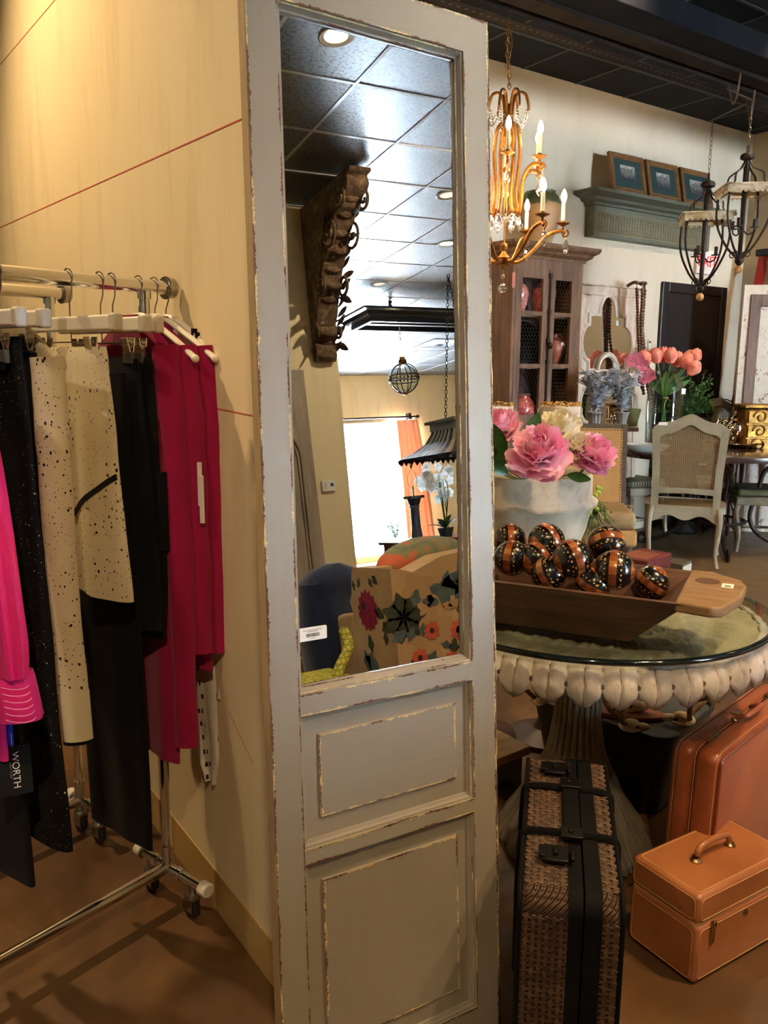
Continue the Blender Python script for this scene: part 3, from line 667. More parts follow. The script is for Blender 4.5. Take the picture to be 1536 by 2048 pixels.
M_GEDGE = mat('dark_green_glass_edge', srgb(14, 24, 24), .08, spec=.9)
TX, TY, TR, TZ = 1.80, 1.58, .515, .76
tb = thing('stone_table', 'round carved stone pedestal table with acanthus leaf rim under a glass top', 'table', (TX, TY, 0))
# leaf top: overlapping leaf bands
NL = 38
def leafrim(m, r0, r1, r2, z0, z1, n, ph, drop):
    seg = 12; rows = 9; vs = []; fs = []; N = n*seg
    for j in range(rows+1):
        tt = j/rows
        for k in range(N):
            a = 2*PI*k/N+ph; u = (k % seg)/seg; lobe = math.sin(PI*u)
            sc = .70+.30*lobe**.7                       # scalloped length
            t2 = tt*sc; r = lerp(r0, r1, min(1, t2*1.25)) if t2 < .8 else lerp(r1, r2, (t2-.8)/.2)
            z = z0+(z1-z0)*(t2**1.7)-drop*max(0, t2-.75)*4*.25
            puff = .012*lobe**.7*math.sin(min(1, t2*1.05)*PI*.75)
            groove = -.008*math.exp(-((u-.5)/.035)**2)*(tt > .05)-.0035*abs(math.sin((abs(u-.5)*17+tt*7)))*(abs(u-.5) > .07)
            q = puff+groove; vs.append(((r+q)*math.cos(a), (r+q)*math.sin(a), z+q*.8))
    for j in range(rows):
        for k in range(N):
            u = ((k % seg)+.5)/seg
            m.add([], []) if False else fs.append((j*N+k, j*N+(k+1) % N, (j+1)*N+(k+1) % N, (j+1)*N+k))
    m.add(vs, fs)
m = MB(); leafrim(m, .475, .508, .500, TZ-.026, TZ-.120, NL, 0, .02); m.build('leaf_rim', M_STONE, tb, smooth=True, angle=60, solid=.010)
rib0 = None
for k in range(NL):   # leaf veins and drilled eyes
    m = MB(); a = 2*PI*(k+.5)/NL; ca, sa = math.cos(a), math.sin(a)
    m.tube([((r)*ca, r*sa, z) for r, z in ((.489, TZ-.032), (.504, TZ-.055), (.513, TZ-.085), (.509, TZ-.112))], [.0028, .0034, .003, .0015], 6)
    m.build('leaf_midrib', M_STONEV, tb)
for k in range(NL):
    m = MB();
    a = 2*PI*k/NL; ca, sa = math.cos(a), math.sin(a); p = Vector((.499*ca, .499*sa, TZ-.068))
    m.tube([p, p+Vector((ca, sa, 0))*.010], .0055, 12)
    m.build('drilled_eye', M_STONEV, tb)
# carved upper surface, spiralling leaf feathers
m = MB(); NR, NA = 60, 540
def topf(i, j):
    r = .03+(.478-.03)*j/NR; a = 2*PI*i/NA; band = r/.085; row = math.floor(band); fr = band-row
    n = 30; u = ((a/(2*PI)*n)+.5*(row % 2)+.35*fr) % 1; lobe = math.sin(PI*u)
    z = TZ-.038+.017*lobe**.6*(.15+.85*math.sin(PI*fr*.62))-.010*math.exp(-((u-.5)/.06)**2)-.004*abs(math.sin(u*19+fr*8))
    return (r*math.cos(a), r*math.sin(a), z)
vs = [topf(i, j) for j in range(NR+1) for i in range(NA)]
fs = [(j*NA+i, j*NA+(i+1) % NA, (j+1)*NA+(i+1) % NA, (j+1)*NA+i) for j in range(NR) for i in range(NA)]+[tuple(range(NA))[::-1]]
m.add(vs, fs)
m.lathe([(.478, TZ-.033), (.47, TZ-.06), (.38, TZ-.075), (.14, TZ-.11), (.09, TZ-.13)], 48); m.build('carved_top', M_STONEG, tb, angle=70)
def flute(r, z, a, i):
    k = 24; d = abs(math.sin(a*k/2)); return r*(1-.10*(1-d)**1.5), z
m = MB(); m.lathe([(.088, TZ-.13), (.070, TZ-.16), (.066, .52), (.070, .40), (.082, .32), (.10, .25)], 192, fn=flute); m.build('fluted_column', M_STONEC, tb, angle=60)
def fan(r, z, a, i):
    n = 9; u = (a/(2*PI)*n) % 1; lobe = math.sin(PI*u)**.6; q = 1-.16*(1-lobe)*(r > .12)-.025*abs(math.sin(u*PI*7)); return r*q, z
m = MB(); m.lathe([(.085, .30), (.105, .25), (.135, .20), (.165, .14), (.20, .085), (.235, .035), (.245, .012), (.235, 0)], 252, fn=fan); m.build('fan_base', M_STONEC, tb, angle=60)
gt = thing('glass_tabletop', 'round clear glass sheet with dark rounded edge lying on the stone leaf table', 'glass top', (TX, TY, TZ-.0205))
m = MB(); m.lathe([(0, .0065), (TR-.012, .0065), (TR-.012, .0205), (0, .0205)], 128); m.build('glass_sheet', M_GLASS, gt, angle=30)
m = MB(); P = [(TR-.012, .0065), (TR-.004, .0065), (TR, .0105), (TR, .0165), (TR-.004, .0205), (TR-.012, .0205)]
m.lathe(P+[P[0]], 160, cap=False); m.build('edge', M_GEDGE, gt, angle=50)
GZ = TZ+.0002
# ---- dough bowl
t = NT('old_walnut_trough'); v = t.tex((1.2, 9, 9)); f = t.noise(v, 5, 7, .65, .4); c = t.ramp(f, [(.3, srgb(54, 32, 20)), (.55, srgb(88, 56, 34)), (.75, srgb(114, 76, 48))])
t.l.new(c, t.b.inputs['Base Color']); t.set(Roughness=.5, Specular_IOR_Level=.5); t.bump(f, .25, .004); M_TROUGH = t.m
M_TROUGHL = mat('pale_worn_walnut', srgb(146, 116, 78), .6, c2=srgb(118, 86, 54), nscale=6, stretch=(1, 8, 8), bump=.2)
nb = atz(1258, 1284, GZ); fb = atz(985, 1243, GZ)
ax = np.array([nb[0]-fb[0], nb[1]-fb[1]]); ax /= np.linalg.norm(ax)                # along the bowl towards the viewer
BA = math.atan2(ax[1], ax[0]); bw = np.array([-ax[1], ax[0]])
if bw[0] < 0: bw = -bw
H_ = .14; hw0, hw1 = .075, .172
bc = np.array([nb[0], nb[1]])+bw*hw0
bowl = thing('dough_bowl', 'long dark wooden dough trough with flat end handle, holding decorative balls', 'bowl', (bc[0], bc[1], GZ), BA)
L0 = -.68
def shell(m, o):
    """inner/outer loft: x along the bowl, o=0 outside, 1 inside"""
    zb = 0 if o == 0 else .02; w0 = hw0-(.012 if o else 0); w1 = hw1-(.016 if o else 0); xe = .14-(.02 if o else 0); xb = -.0-(.015 if o else 0)
    xl = L0-.17+(.02 if o else 0); xlb = L0+(.015 if o else 0)
    return [(xb, -w0, zb), (xb, w0, zb), (xlb, w0, zb), (xlb, -w0, zb)], [(xe, -w1, H_), (xe, w1, H_), (xl, w1, H_), (xl, -w1, H_)]
def loft(b, tp, bulge, rows=6, per=14):
    out = []
    for j in range(rows+1):
        tt = j/rows; ring_ = []
        for k in range(4):
            a0, a1 = Vector(b[k]), Vector(b[(k+1) % 4]); c0, c1 = Vector(tp[k]), Vector(tp[(k+1) % 4])
            for i in range(per):
                u = i/per; p = a0.lerp(a1, u).lerp(c0.lerp(c1, u), tt); q = 4*u*(1-u)
                if k in (1, 3): p.y += (1 if k == 1 else -1)*bulge*q*(.35+.65*math.sin(tt*PI*.5)); p.z -= .014*q*tt*0
                ring_.append(p)
        out.append(ring_)
    return out
m = MB(); ro = loft(*shell(m, 0), .012); ri = loft(*shell(m, 1), .010); n = len(ro[0]); R6 = len(ro)
vs = [p for r_ in ro for p in r_]+[p for r_ in ri for p in r_]; off = n*R6; fs = []
for j in range(R6-1):
    for k in range(n): fs.append((j*n+k, j*n+(k+1) % n, (j+1)*n+(k+1) % n, (j+1)*n+k)); fs.append((off+j*n+k, off+(j+1)*n+k, off+(j+1)*n+(k+1) % n, off+j*n+(k+1) % n))
e = (R6-1)*n
for k in range(n): fs.append((e+k, e+(k+1) % n, off+e+(k+1) % n, off+e+k))
fs.append(tuple(range(n))[::-1]); fs.append(tuple(off+k for k in range(n)))
m.add(vs, fs); m.build('trough', M_TROUGH, bowl, angle=40, bevel=.003)
m = MB(); w1 = hw1
m.prism([(.110, -w1+.004), (.190, -w1-.010), (.214, -w1+.006), (.245, -.05), (.250, .06), (.236, .112), (.165, w1), (.110, w1-.004)], H_-.022, H_+.004)
m.build('end_handle', M_TROUGHL, bowl, bevel=.006, segs=3)
m = MB(); m.prism(arc(.160, .06, .030, 0, 360, 24)[:-1], H_+.0035, H_+.0046); o = m.build('dark_knot', mat('dark_knot_wood', srgb(84, 56, 34), .7), bowl); o.scale = (1, 1, 1)
m = MB(); m.box(.195, .01, H_+.0045, .222, .052, H_+.0052, 0); m.box(.202, .018, H_+.0053, .216, .034, H_+.0054, 1); m.build('price_sticker', [M_PAPER, mat('grey_print', srgb(120, 118, 116), .7)], bowl, smooth=False)
# ---- decorative balls
def ballmat():
    t = NT('lacquered_black_ball'); v = t.tex()
    sp = t.node('ShaderNodeSeparateXYZ'); t.l.new(v, sp.inputs[0]); z = sp.outputs[2]; az = t.math('ABSOLUTE', z)
    at = t.math('ARCTAN2', sp.outputs[1], sp.outputs[0])
    vo = t.node('ShaderNodeTexVoronoi', Scale=85., Randomness=1.); t.l.new(v, vo.inputs['Vector'])
    fl = t.math('LESS_THAN', vo.outputs['Distance'], .30)
    dotrow = t.math('MULTIPLY', t.math('GREATER_THAN', t.math('SINE', t.math('MULTIPLY', at, 22)), .55), t.math('MULTIPLY', t.math('GREATER_THAN', az, .0185), t.math('LESS_THAN', az, .0215)))
    blot = t.math('MULTIPLY', t.math('GREATER_THAN', t.noise(v, 34, 4, .6), .48), t.math('LESS_THAN', az, .033))
    gold = t.math('MAXIMUM', t.math('MULTIPLY', fl, blot), dotrow)
    band = t.math('LESS_THAN', az, .0100); edge = t.math('MULTIPLY', t.math('GREATER_THAN', az, .0095), t.math('LESS_THAN', az, .0125))
    cap_ = t.math('GREATER_THAN', az, .0415)
    seg = t.math('FLOOR', t.math('MULTIPLY', at, 3.2)); wn_ = t.node('ShaderNodeTexWhiteNoise', _noise_dimensions='1D'); t.l.new(seg, wn_.inputs['W'])
    bc_ = t.ramp(wn_.outputs[0], [(0, srgb(70, 30, 18)), (.35, srgb(132, 68, 32)), (.6, srgb(178, 116, 62)), (.85, srgb(94, 42, 26))], 'CONSTANT')
    bc2 = t.mix(t.math('MULTIPLY', t.noise(v, 60, 4), .6), bc_, srgb(160, 90, 42))
    base = t.mix(gold, srgb(10, 11, 16), srgb(196, 150, 66)); base = t.mix(t.math('MAXIMUM', band, cap_), base, bc2); base = t.mix(edge, base, srgb(26, 14, 10))
    t.l.new(base, t.b.inputs['Base Color']); t.set(Roughness=.22, Coat_Weight=.6, Coat_Roughness=.06); t.bump(gold, .4, .002); return t.m
M_BALL = ballmat()
BL = [(1020, 1080, .046, .06, 'rearmost, beside the mirror panel'), (1024, 1116, .048, -.02, 'front, beside the mirror panel'),
      (1093, 1082, .049, .04, 'upper row, under the stone pot'), (1145, 1118, .051, -.05, 'middle front, with a bright highlight'),
      (1213, 1088, .050, .06, 'rear right beside the green plant'), (1228, 1140, .051, -.04, 'large front right, upright amber band'),
      (1303, 1165, .046, .10, 'single one at the right end'), (1098, 1148, .046, -.06, 'low, mostly hidden under the middle'),
      (1186, 1168, .045, -.055, 'low, showing only its orange top'), (1075, 1118, .048, .0, 'shadowed, wedged behind the front row')]
def onplane(px, py, yl):
    rr = ray(px, py); P_ = np.array([*(bc+bw*yl), 0]); n3 = np.array([*bw, 0]); return EYEP+rr*(((P_-EYEP)@n3)/(rr@n3))
r = random.Random(8)
m = MB(); m.ball((0, 0, 0), 1, 22); ball0 = None
for i, (px, py, rad, yl, lb) in enumerate(BL):
    p = onplane(px, py, yl)
    rot = [(PI/2, .2, .9), (PI/2, .1, .5), (1.2, .9, 1.2), (1.25, .55, 1.0), (.75, .2, 2.4), (PI/2, .05, .62), (.5, .3, .2), (1, .3, .2), (.4, .2, 0), (1, 1, 1)][i]
    if ball0 is None: o = MB(); o.ball((0, 0, 0), .05, 22); ball0 = o.build('decorative_ball', M_BALL, angle=180); o = ball0
    else: o = ball0.copy(); COL.objects.link(o)
    o.location = tuple(p); o.rotation_euler = rot; o.scale = (rad/.05,)*3
    tag(o, 'black and gold ball in dough trough, '+lb, 'decorative ball', 'lacquered balls in the dough trough')
# ---- stone pot with peonies
t = NT('whitewashed_stone_pot'); v = t.tex(); f = t.noise(v, 8, 8, .7); g = t.noise(v, 3, 6, .6)
c = t.ramp(f, [(.3, srgb(150, 138, 118)), (.5, srgb(196, 188, 170)), (.75, srgb(214, 208, 194))]); c = t.mix(t.ramp(g, [(.55, (0, 0, 0, 1)), (.72, (.6, .6, .6, 1))]), c, srgb(148, 124, 98))
t.l.new(c, t.b.inputs['Base Color']); t.set(Roughness=.85); t.bump(f, .4, .006); M_POT = t.m
PX, PY = 1.865, 1.895
pt = thing('stone_pot', 'rough whitewashed stone bowl planter full of pink peonies beside the mirror panel', 'flower pot', (PX, PY, GZ))
def pf(r, z, a, i): q = 1+.010*math.sin(a*5+i)+.006*math.sin(a*13+2*i); return r*q, z+.003*math.sin(a*7+i)*(i > 2)
m = MB(); m.lathe([(r_*.93, z_*1.27) for r_, z_ in ((.10, 0), (.12, .010), (.155, .045), (.185, .085), (.207, .135), (.217, .180), (.235, .188), (.238, .200), (.222, .210), (.220, .262), (.213, .268), (.200, .262), (.192, .22), (.16, .14), (.05, .10), (0, .10))], 72, fn=pf)
m.build('pot_body', M_POT, pt, angle=60)
m = MB(); m.lathe([(0, .29), (.18, .29), (.18, .285)], 40); m.build('moss', mat('dark_moss', srgb(46, 58, 30), .95, c2=srgb(30, 38, 20), nscale=40, bump=.6), pt)
def petal(w, l, cup, seed, nu=5, nv=6, ruf=.12):
    r = random.Random(seed); ph = r.uniform(0, 6); vs = []; fs = []
    for j in range(nv+1):
        tt = j/nv
        for i in range(nu+1):
            u = i/nu*2-1; ww = w*math.sin(PI*(.12+.74*tt))**.8
            vs.append(Vector((u*ww, cup*l*(tt*tt)*(.5)+.35*w*u*u*math.sin(PI*tt)*1, l*tt+ruf*l*(tt > .8)*math.sin(u*7+ph)*.35-.10*l*u*u*tt)))
    for j in range(nv):
        for i in range(nu): a = j*(nu+1)+i; fs.append((a, a+1, a+nu+2, a+nu+1))
    return vs, fs
def peony(name, label, loc, R, mat_, seed, tilt=(0, 0), parts=()):
    dv = -Vector(ray(*tilt[2]))*tilt[0]+Vector((0, 0, 1))+Vector(PDX)*tilt[1]; o = thing(name, label, 'flower', loc); o.rotation_euler = dv.to_track_quat('Z', 'Y').to_euler(); r = random.Random(seed); m = MB()
    for ringi, (n, el, ln, cup, w) in enumerate(((8, 96, .95, .3, .44), (9, 78, 1.0, .45, .42), (10, 62, .98, .6, .38), (11, 47, .92, .7, .34), (12, 33, .84, .75, .30), (12, 20, .74, .8, .25), (10, 9, .62, .8, .2))):
        for k in range(n):
            a = 2*PI*(k+.5*(ringi % 2))/n+r.uniform(-.2, .2); e = math.radians(el+r.uniform(-9, 9)); s = R*ln*r.uniform(.88, 1.08)
            vs, fs = petal(R*w*r.uniform(.85, 1.15), s, -cup, r.random()*100)
            Rm = Matrix.Rotation(a, 4, 'Z') @ Matrix.Rotation(-e, 4, 'X')
            m.add([Rm @ q for q in vs], fs)
    m.build('petals', mat_, o, angle=180)
    m = MB(); m.ball((0, 0, -R*.12), R*.17, 8); m.tube([(0, 0, -R*.1), (0, 0, -R*1.0)], .004, 8); m.build('stem', M_STEM, o); return o
def petalmat(name, c, c2, scatter=.25):
    t = NT(name); v = t.tex(); f = t.noise(v, 22, 3, .6); cc = t.ramp(f, [(.35, c), (.65, c2)])
    t.l.new(cc, t.b.inputs['Base Color']); t.set(Roughness=.55, Specular_IOR_Level=.3)
    tl = t.node('ShaderNodeBsdfTranslucent'); t.l.new(cc, tl.inputs[0]); mx = t.node('ShaderNodeMixShader'); mx.inputs[0].default_value = scatter
    t.l.new(t.b.outputs[0], mx.inputs[1]); t.l.new(tl.outputs[0], mx.inputs[2]); t.l.new(mx.outputs[0], t.n['Material Output'].inputs[0]); return t.m
M_STEM = mat('flower_stem_green', srgb(70, 104, 44), .5)
M_LEAF = mat('glossy_leaf', srgb(40, 78, 36), .35, c2=srgb(62, 104, 52), nscale=14)
M_PEO = petalmat('pink_peony_petal', srgb(255, 166, 206), srgb(255, 220, 234)); M_PEOW = petalmat('cream_peony_petal', srgb(244, 236, 206), srgb(252, 248, 232))
PDX = ROT@np.array([1., 0, 0])
FP = [((1083, 914), 1.16, .098, M_PEO, 'big fully open pink peony in front of the stone pot', (1.1, -.2)), ((1182, 918), 1.15, .080, M_PEO, 'pink peony at the right edge of the stone pot', (.8, .7)),
      ((1003, 862), 1.20, .075, M_PEO, 'small pink peony at the back left beside the mirror panel', (.5, -.3)), ((1118, 868), 1.20, .082, M_PEOW, 'cream white peony behind the big pink one', (.5, .1)),
      ((1150, 900), 1.17, .060, M_PEOW, 'small cream peony tucked between the two pink peonies', (.9, .2))]
for i, ((px, py), z, R_, mt, lb, tl) in enumerate(FP):
    d = .0; p = atd(px, py, [2.33, 2.45, 2.62, 2.58, 2.45][i])
    peony('peony', lb, p, R_, mt, 3+i*7, (*tl, (px, py)))
def leafmesh(m, base, d, L, w, up=(0, 0, 1), droop=.2, nu=6, mi=None):
    base = Vector(base); d = Vector(d).normalized(); side = d.cross(Vector(up)); side = side.normalized() if side.length > 1e-3 else Vector((1, 0, 0)); n_ = side.cross(d)
    vs = []; fs = []
    for i in range(nu+1):
        t_ = i/nu; c = base+d*L*t_-Vector((0, 0, 1))*droop*L*t_*t_; ww = w*math.sin(PI*min(.97, .05+t_*.92))**.8*.5
        vs += [c-side*ww+n_*ww*.3, c, c+side*ww+n_*ww*.3]
    for i in range(nu): fs += [(3*i, 3*i+1, 3*i+4, 3*i+3), (3*i+1, 3*i+2, 3*i+5, 3*i+4)]
    m.add(vs, fs, mi)
lf = thing('leaf_spray', 'dark green peony leaves at the left of the stone pot', 'leaves', atd(1020, 900, 2.45)); r = random.Random(4)
for k, (px, py, dx, dy, L, w) in enumerate(((1052, 905, 18, -60, .12, .055), (1010, 915, -25, -52, .12, .055), (1000, 930, -20, -25, .10, .045), (1035, 925, 25, -45, .08, .04), (1015, 948, -30, -20, .09, .04), (1135, 950, 30, 6, .07, .03), (1045, 948, 10, -30, .07, .035), (992, 945, 14, -38, .08, .035))):
    a = Vector(atd(px, py, 2.42)); b = Vector(atd(px+dx, py+dy, 2.40)); m = MB(); leafmesh(m, a-lf.location, (b-a), L, w, up=-Vector(ray(px, py)), droop=0); m.build('leaf', M_LEAF, lf)
    m = MB(); m.tube([a-lf.location, Vector((PX, PY, GZ+.30))-lf.location], .002, 6); m.build('stalk', M_STEM, lf)
# trailing fern behind the pot
fe = thing('trailing_plant', 'airy green trailing plant spilling beside the stone pot behind the balls', 'plant', atd(1190, 1040, 2.9)); r = random.Random(6)
M_FERN = mat('fine_fern_green', srgb(66, 104, 52), .6, c2=srgb(96, 134, 66), nscale=30); M_LIME = mat('lime_berries', srgb(168, 196, 70), .5)
m = MB(); ml = MB(); fo = fe.location
for k in range(46):
    a = Vector(atd(1178+r.uniform(-10, 20), 1010+r.uniform(-20, 30), 2.9)); pts = [a-fo]; dx, dy = r.uniform(-45, 55), r.uniform(0, 95)
    for q in range(1, 5): pts.append(Vector(atd(1180+dx*q/4+r.uniform(-4, 4), 1015+dy*q/4-16*math.sin(q/4*PI)+r.uniform(-4, 4), 2.9+r.uniform(-.06, .05)))-fo)
    P = spline(pts, 4); m.tube(P, .0011, 5)
    for p in P[::1]: leafmesh(ml, p, (r.uniform(-1, 1), r.uniform(-1, 1), r.uniform(-.6, .5)), r.uniform(.012, .022), .005, droop=.1, nu=3)
m.build('stems', M_STEM, fe); ml.build('fern_leaves', M_FERN, fe, angle=180)
m = MB()
for (px, py) in ((1186, 1010), (1195, 975), (1198, 985), (1192, 990), (1202, 978), (1180, 1022), (1176, 1030), (1188, 1000), (1194, 1018)):
    m.ball(Vector(atd(px, py, 2.8))-fo, .008, 5)
m.tube([Vector(atd(*q, 2.8))-fo for q in ((1196, 975), (1190, 1000), (1182, 1030))], .0016, 5); m.build('lime_buds', M_LIME, fe)
# flower encrusted votives
M_ENC = mat('white_shell_flower', srgb(222, 212, 192), .6); M_GOLDT = mat('gilt_wire', srgb(190, 140, 70), .35, .7)
def votive(loc, label, R_=.062, h=.09, seed=1):
    o = thing('flower_votive', label, 'votive holder', loc, group='flower encrusted votives'); r = random.Random(seed)
    m = MB(); m.lathe([(R_*.9, 0), (R_, .01), (R_, h-.004), (R_*.92, h), (R_*.8, h-.01), (R_*.8, .02), (0, .02)], 32); m.build('cup', M_ENC, o)
    m = MB()
    for k in range(70):
        a = r.uniform(0, 6.28); z = r.uniform(.004, h-.012); c = Vector((R_*math.cos(a), R_*math.sin(a), z)); s = r.uniform(.008, .013)
        for q in range(5):
            an = q*1.2566+r.random(); u = Vector((-math.sin(a), math.cos(a), 0)); w_ = Vector((0, 0, 1)); nn = Vector((math.cos(a), math.sin(a), 0))
            d = u*math.cos(an)+w_*math.sin(an); leafmesh(m, c+nn*.003, d+nn*.5, s, s*.8, up=nn, droop=0, nu=3)
    m.build('shell_flowers', M_ENC, o, angle=180)
    m = MB()
    for k in range(26):
        a = r.uniform(0, 6.28); l = r.uniform(.6, 1.3); P = [((R_*(.93+.1*math.sin(q*2.1+k)))*math.cos(a+l*q/5), (R_*(.93+.1*math.sin(q*2.1+k)))*math.sin(a+l*q/5), h+.004+.008*math.sin(q*1.7+k)) for q in range(6)]
        m.tube(spline(P, 3), .0014, 5)
    m.build('gilt_wire_rim', M_GOLDT, o); return o
M_WOODD = mat('dark_mahogany', srgb(58, 32, 22), .35, c2=srgb(78, 44, 30), nscale=8, stretch=(1, 1, 6))
# small pedestal plinths carry the votives behind the pot
for (px, py, dep, lb, sd) in ((1118, 862, 3.0, 'white shell-flower votive with gilt wire rim behind the peonies', 2), (986, 862, 3.0, 'shell-flower votive half hidden by the mirror panel edge', 3)):
    p = atd(px, py, dep); votive(p, lb, .072, .093, sd)
    q = thing('candle_stand', 'slim turned stand under the '+('shell votive behind the peonies' if sd == 2 else 'shell votive beside the mirror panel'), 'stand', (p[0], p[1], 0))
    m = MB(); h = p[2]; m.lathe([(.14, 0), (.14, .02), (.05, .05), (.022, .10), (.018, .3), (.026, .5), (.018, .7), (.022, h-.06), (.05, h-.015), (.06, h-.001)], 28); m.build('turned_post', M_WOODD, q)
# ================================================================ luggage, tub and low bench
def leather(name, c, c2, rough=.38):
    t = NT(name); v = t.tex(); f = t.noise(v, 6, 6, .6); g = t.noise(v, 160, 3, .5)
    t.l.new(t.ramp(f, [(.3, c), (.7, c2)]), t.b.inputs['Base Color']); t.set(Roughness=rough, Coat_Weight=.25, Coat_Roughness=.25); t.bump(g, .12, .001); return t.m
M_TAN = leather('tan_leather', srgb(148, 88, 48), srgb(172, 108, 62)); M_BRN = leather('russet_leather', srgb(128, 64, 34), srgb(150, 78, 42))
M_DKL = leather('dark_trim_leather', srgb(104, 46, 26), srgb(124, 62, 34)); M_STI = mat('cream_stitch', srgb(206, 160, 104), .7)
M_BRASS = mat('old_brass', srgb(176, 148, 92), .3, 1., c2=srgb(110, 90, 58), nscale=40)
def rrect(w, h, r, n=5): return [p for cx, cy, a in ((w-r, h-r, 0), (-w+r, h-r, 90), (-w+r, -h+r, 180), (w-r, -h+r, 270)) for p in arc(cx, cy, r, a, a+90, n)]
def softbox(m, L, Wd, H, r=.02, mi=None, taper=0):
    """box with rounded edges along y (depth)"""
    rows = [(-Wd/2, -r*.5), (-Wd/2+r*.3, -r*.12), (-Wd/2+r*.6, 0), (Wd/2-r*.6, 0), (Wd/2-r*.3, -r*.12), (Wd/2, -r*.5)]
    vs = []; fs = []; n = None
    for y, ins in rows:
        P = rrect(L/2+ins, H/2+ins, r); n = len(P); vs += [(p[0]+taper*(1-(p[1]+H/2)/H)*math.copysign(1, p[0]), y, p[1]+H/2) for p in P]
    for i in range(len(rows)-1):
        for k in range(n): fs.append((i*n+k, i*n+(k+1) % n, (i+1)*n+(k+1) % n, (i+1)*n+k))
    fs += [tuple(range(n)), tuple((len(rows)-1)*n+k for k in range(n))]; m.add(vs, fs, mi)
# train case : corner edge nearest viewer at px(1385,1975)
c0 = atz(1385, 1975, 0); c1 = atz(1263, 1882, 0); c2 = atz(1536, 1885, 0)
yv = _n((c1-c0)[:2]); xv = np.array([yv[1], -yv[0]]);
if xv@(c2-c0)[:2] < 0: xv = -xv
W_, L_, TH_ = .200, .36, .232
o0 = c0[:2]+yv*W_/2+xv*L_/2
tc = thing('train_case', 'tan leather vanity train case with padded top handle and brass latches on the floor', 'case', (o0[0], o0[1], 0), math.atan2(xv[1], xv[0]))
# local x along long side, y = away (yv) if right handed
sg = 1 if (xv[0]*yv[1]-xv[1]*yv[0]) > 0 else -1
m = MB(); m.box(-L_/2, -W_/2, .002, L_/2, W_/2, TH_*.67); m.build('body', M_TAN, tc, bevel=.014, segs=4)
m = MB(); m.box(-L_/2, -W_/2, TH_*.675, L_/2, W_/2, TH_); m.build('lid', M_TAN, tc, bevel=.014, segs=4)
m = MB(); m.box(-L_/2+.006, -W_/2+.006, TH_*.65, L_/2-.006, W_/2-.006, TH_*.70); m.build('seam_lip', M_STI, tc)
def piping(m, L, Wd, z0, z1, ins, r=.0012):
    for s in (-1, 1):
        y = s*(Wd/2+.0004)
        P = [(p[0], y, p[1]) for p in [(q[0], q[1]+(z0+z1)/2) for q in rrect(L/2-ins, (z1-z0)/2-ins, .012)]]; m.tube(P, r, 5, closed=True)
    for s in (-1, 1):
        x = s*(L/2+.0004); P = [(x, q[0], q[1]+(z0+z1)/2) for q in rrect(Wd/2-ins, (z1-z0)/2-ins, .012)]; m.tube(P, r, 5, closed=True)
m = MB(); piping(m, L_, W_, .002, TH_*.66, .012, .0007); piping(m, L_, W_, TH_*.68, TH_, .010, .0007)
P = [(q[0], q[1], TH_+.0003) for q in rrect(L_/2-.014, W_/2-.014, .01)]; m.tube(P, .0008, 5, closed=True); m.build('stitching', M_STI, tc)
hh = MB(); hz = TH_
hh.tube(spline([(-.062, 0, hz+.006), (-.060, 0, hz+.022), (-.045, 0, hz+.036), (0, 0, hz+.040), (.045, 0, hz+.036), (.060, 0, hz+.022), (.062, 0, hz+.006)], 6), [.0068]*6+[.0082]*25+[.0068]*6, 14)
ho = hh.build('handle', M_TAN, tc); ho.rotation_euler = (0, 0, .0)
for s in (-1, 1): m = MB(); m.lathe([(.014, 0), (.014, .003), (.009, .009), (0, .011)], 18, (s*.066, 0, hz)); m.tube([(s*.066, -.008, hz+.010), (s*.066, .008, hz+.010)], .005, 10); m.build('handle_mount', M_BRASS, ho)
for x in (-.125, .125):
    m = MB(); m.box(x-.006, -sg*(W_/2)-.006, TH_*.42, x+.006, -sg*(W_/2)+.001, TH_*.66); m.ball((x, -sg*(W_/2)-.006, TH_*.64), .007, 6, (1, .7, 1.3)); m.build('latch', M_BRASS, tc, bevel=.0015)
m = MB(); m.T = Matrix.Translation((0, -sg*(W_/2), TH_*.56)) @ Matrix.Rotation(PI/2*sg, 4, 'X'); m.lathe([(.008, 0), (.008, .003), (.004, .006), (0, .0065)], 16); m.build('lock', M_BRASS, tc)
# tall suitcase standing on its hinges
a0 = atz(1345, 1490, .45); a1 = atz(1445, 1510, .45); b0 = atz(1500, 1385, .45); b1 = atz(1536, 1430, .45)
xv = _n(((b0-a0)+(b1-a1))[:2]); yv = np.array([-xv[1], xv[0]]); Wd = abs((a0-a1)[:2]@yv)+.004; Ls = .62; Hs = .45
mid = (a0+a1)[:2]/2+xv*(Ls/2)
sc = thing('suitcase', 'large russet leather suitcase standing upright behind the train case', 'suitcase', (mid[0], mid[1], 0), math.atan2(xv[1], xv[0]))
m = MB(); softbox(m, Ls, Wd*.56, Hs, .028, taper=.022); o = m.build('body', M_BRN, sc, (0, -Wd*.22, .001))
m = MB(); softbox(m, Ls, Wd*.42, Hs, .028, taper=.022); o = m.build('lid', M_BRN, sc, (0, Wd*.28, .001))
m = MB()
for y in (-Wd/2-.0005, Wd/2+.0005):
    P = [(q[0]+.022*(1-(q[1]+Hs/2)/Hs)*math.copysign(1, q[0]), y, q[1]+Hs/2+.001) for q in rrect(Ls/2-.010, Hs/2-.010, .022)]; m.tube(P, .0042, 8, closed=True)
m.build('edge_piping', M_DKL, sc)
m = MB()
for y in (-Wd*.44, Wd*.02, Wd*.44):
    P = [(q[0]+.022*(1-(q[1]+Hs/2)/Hs)*math.copysign(1, q[0]), y, q[1]+Hs/2+.001) for q in rrect(Ls/2+.0006, Hs/2+.0004, .028)]; m.tube(P, .0007, 5, closed=True)
m.build('stitching', M_STI, sc)
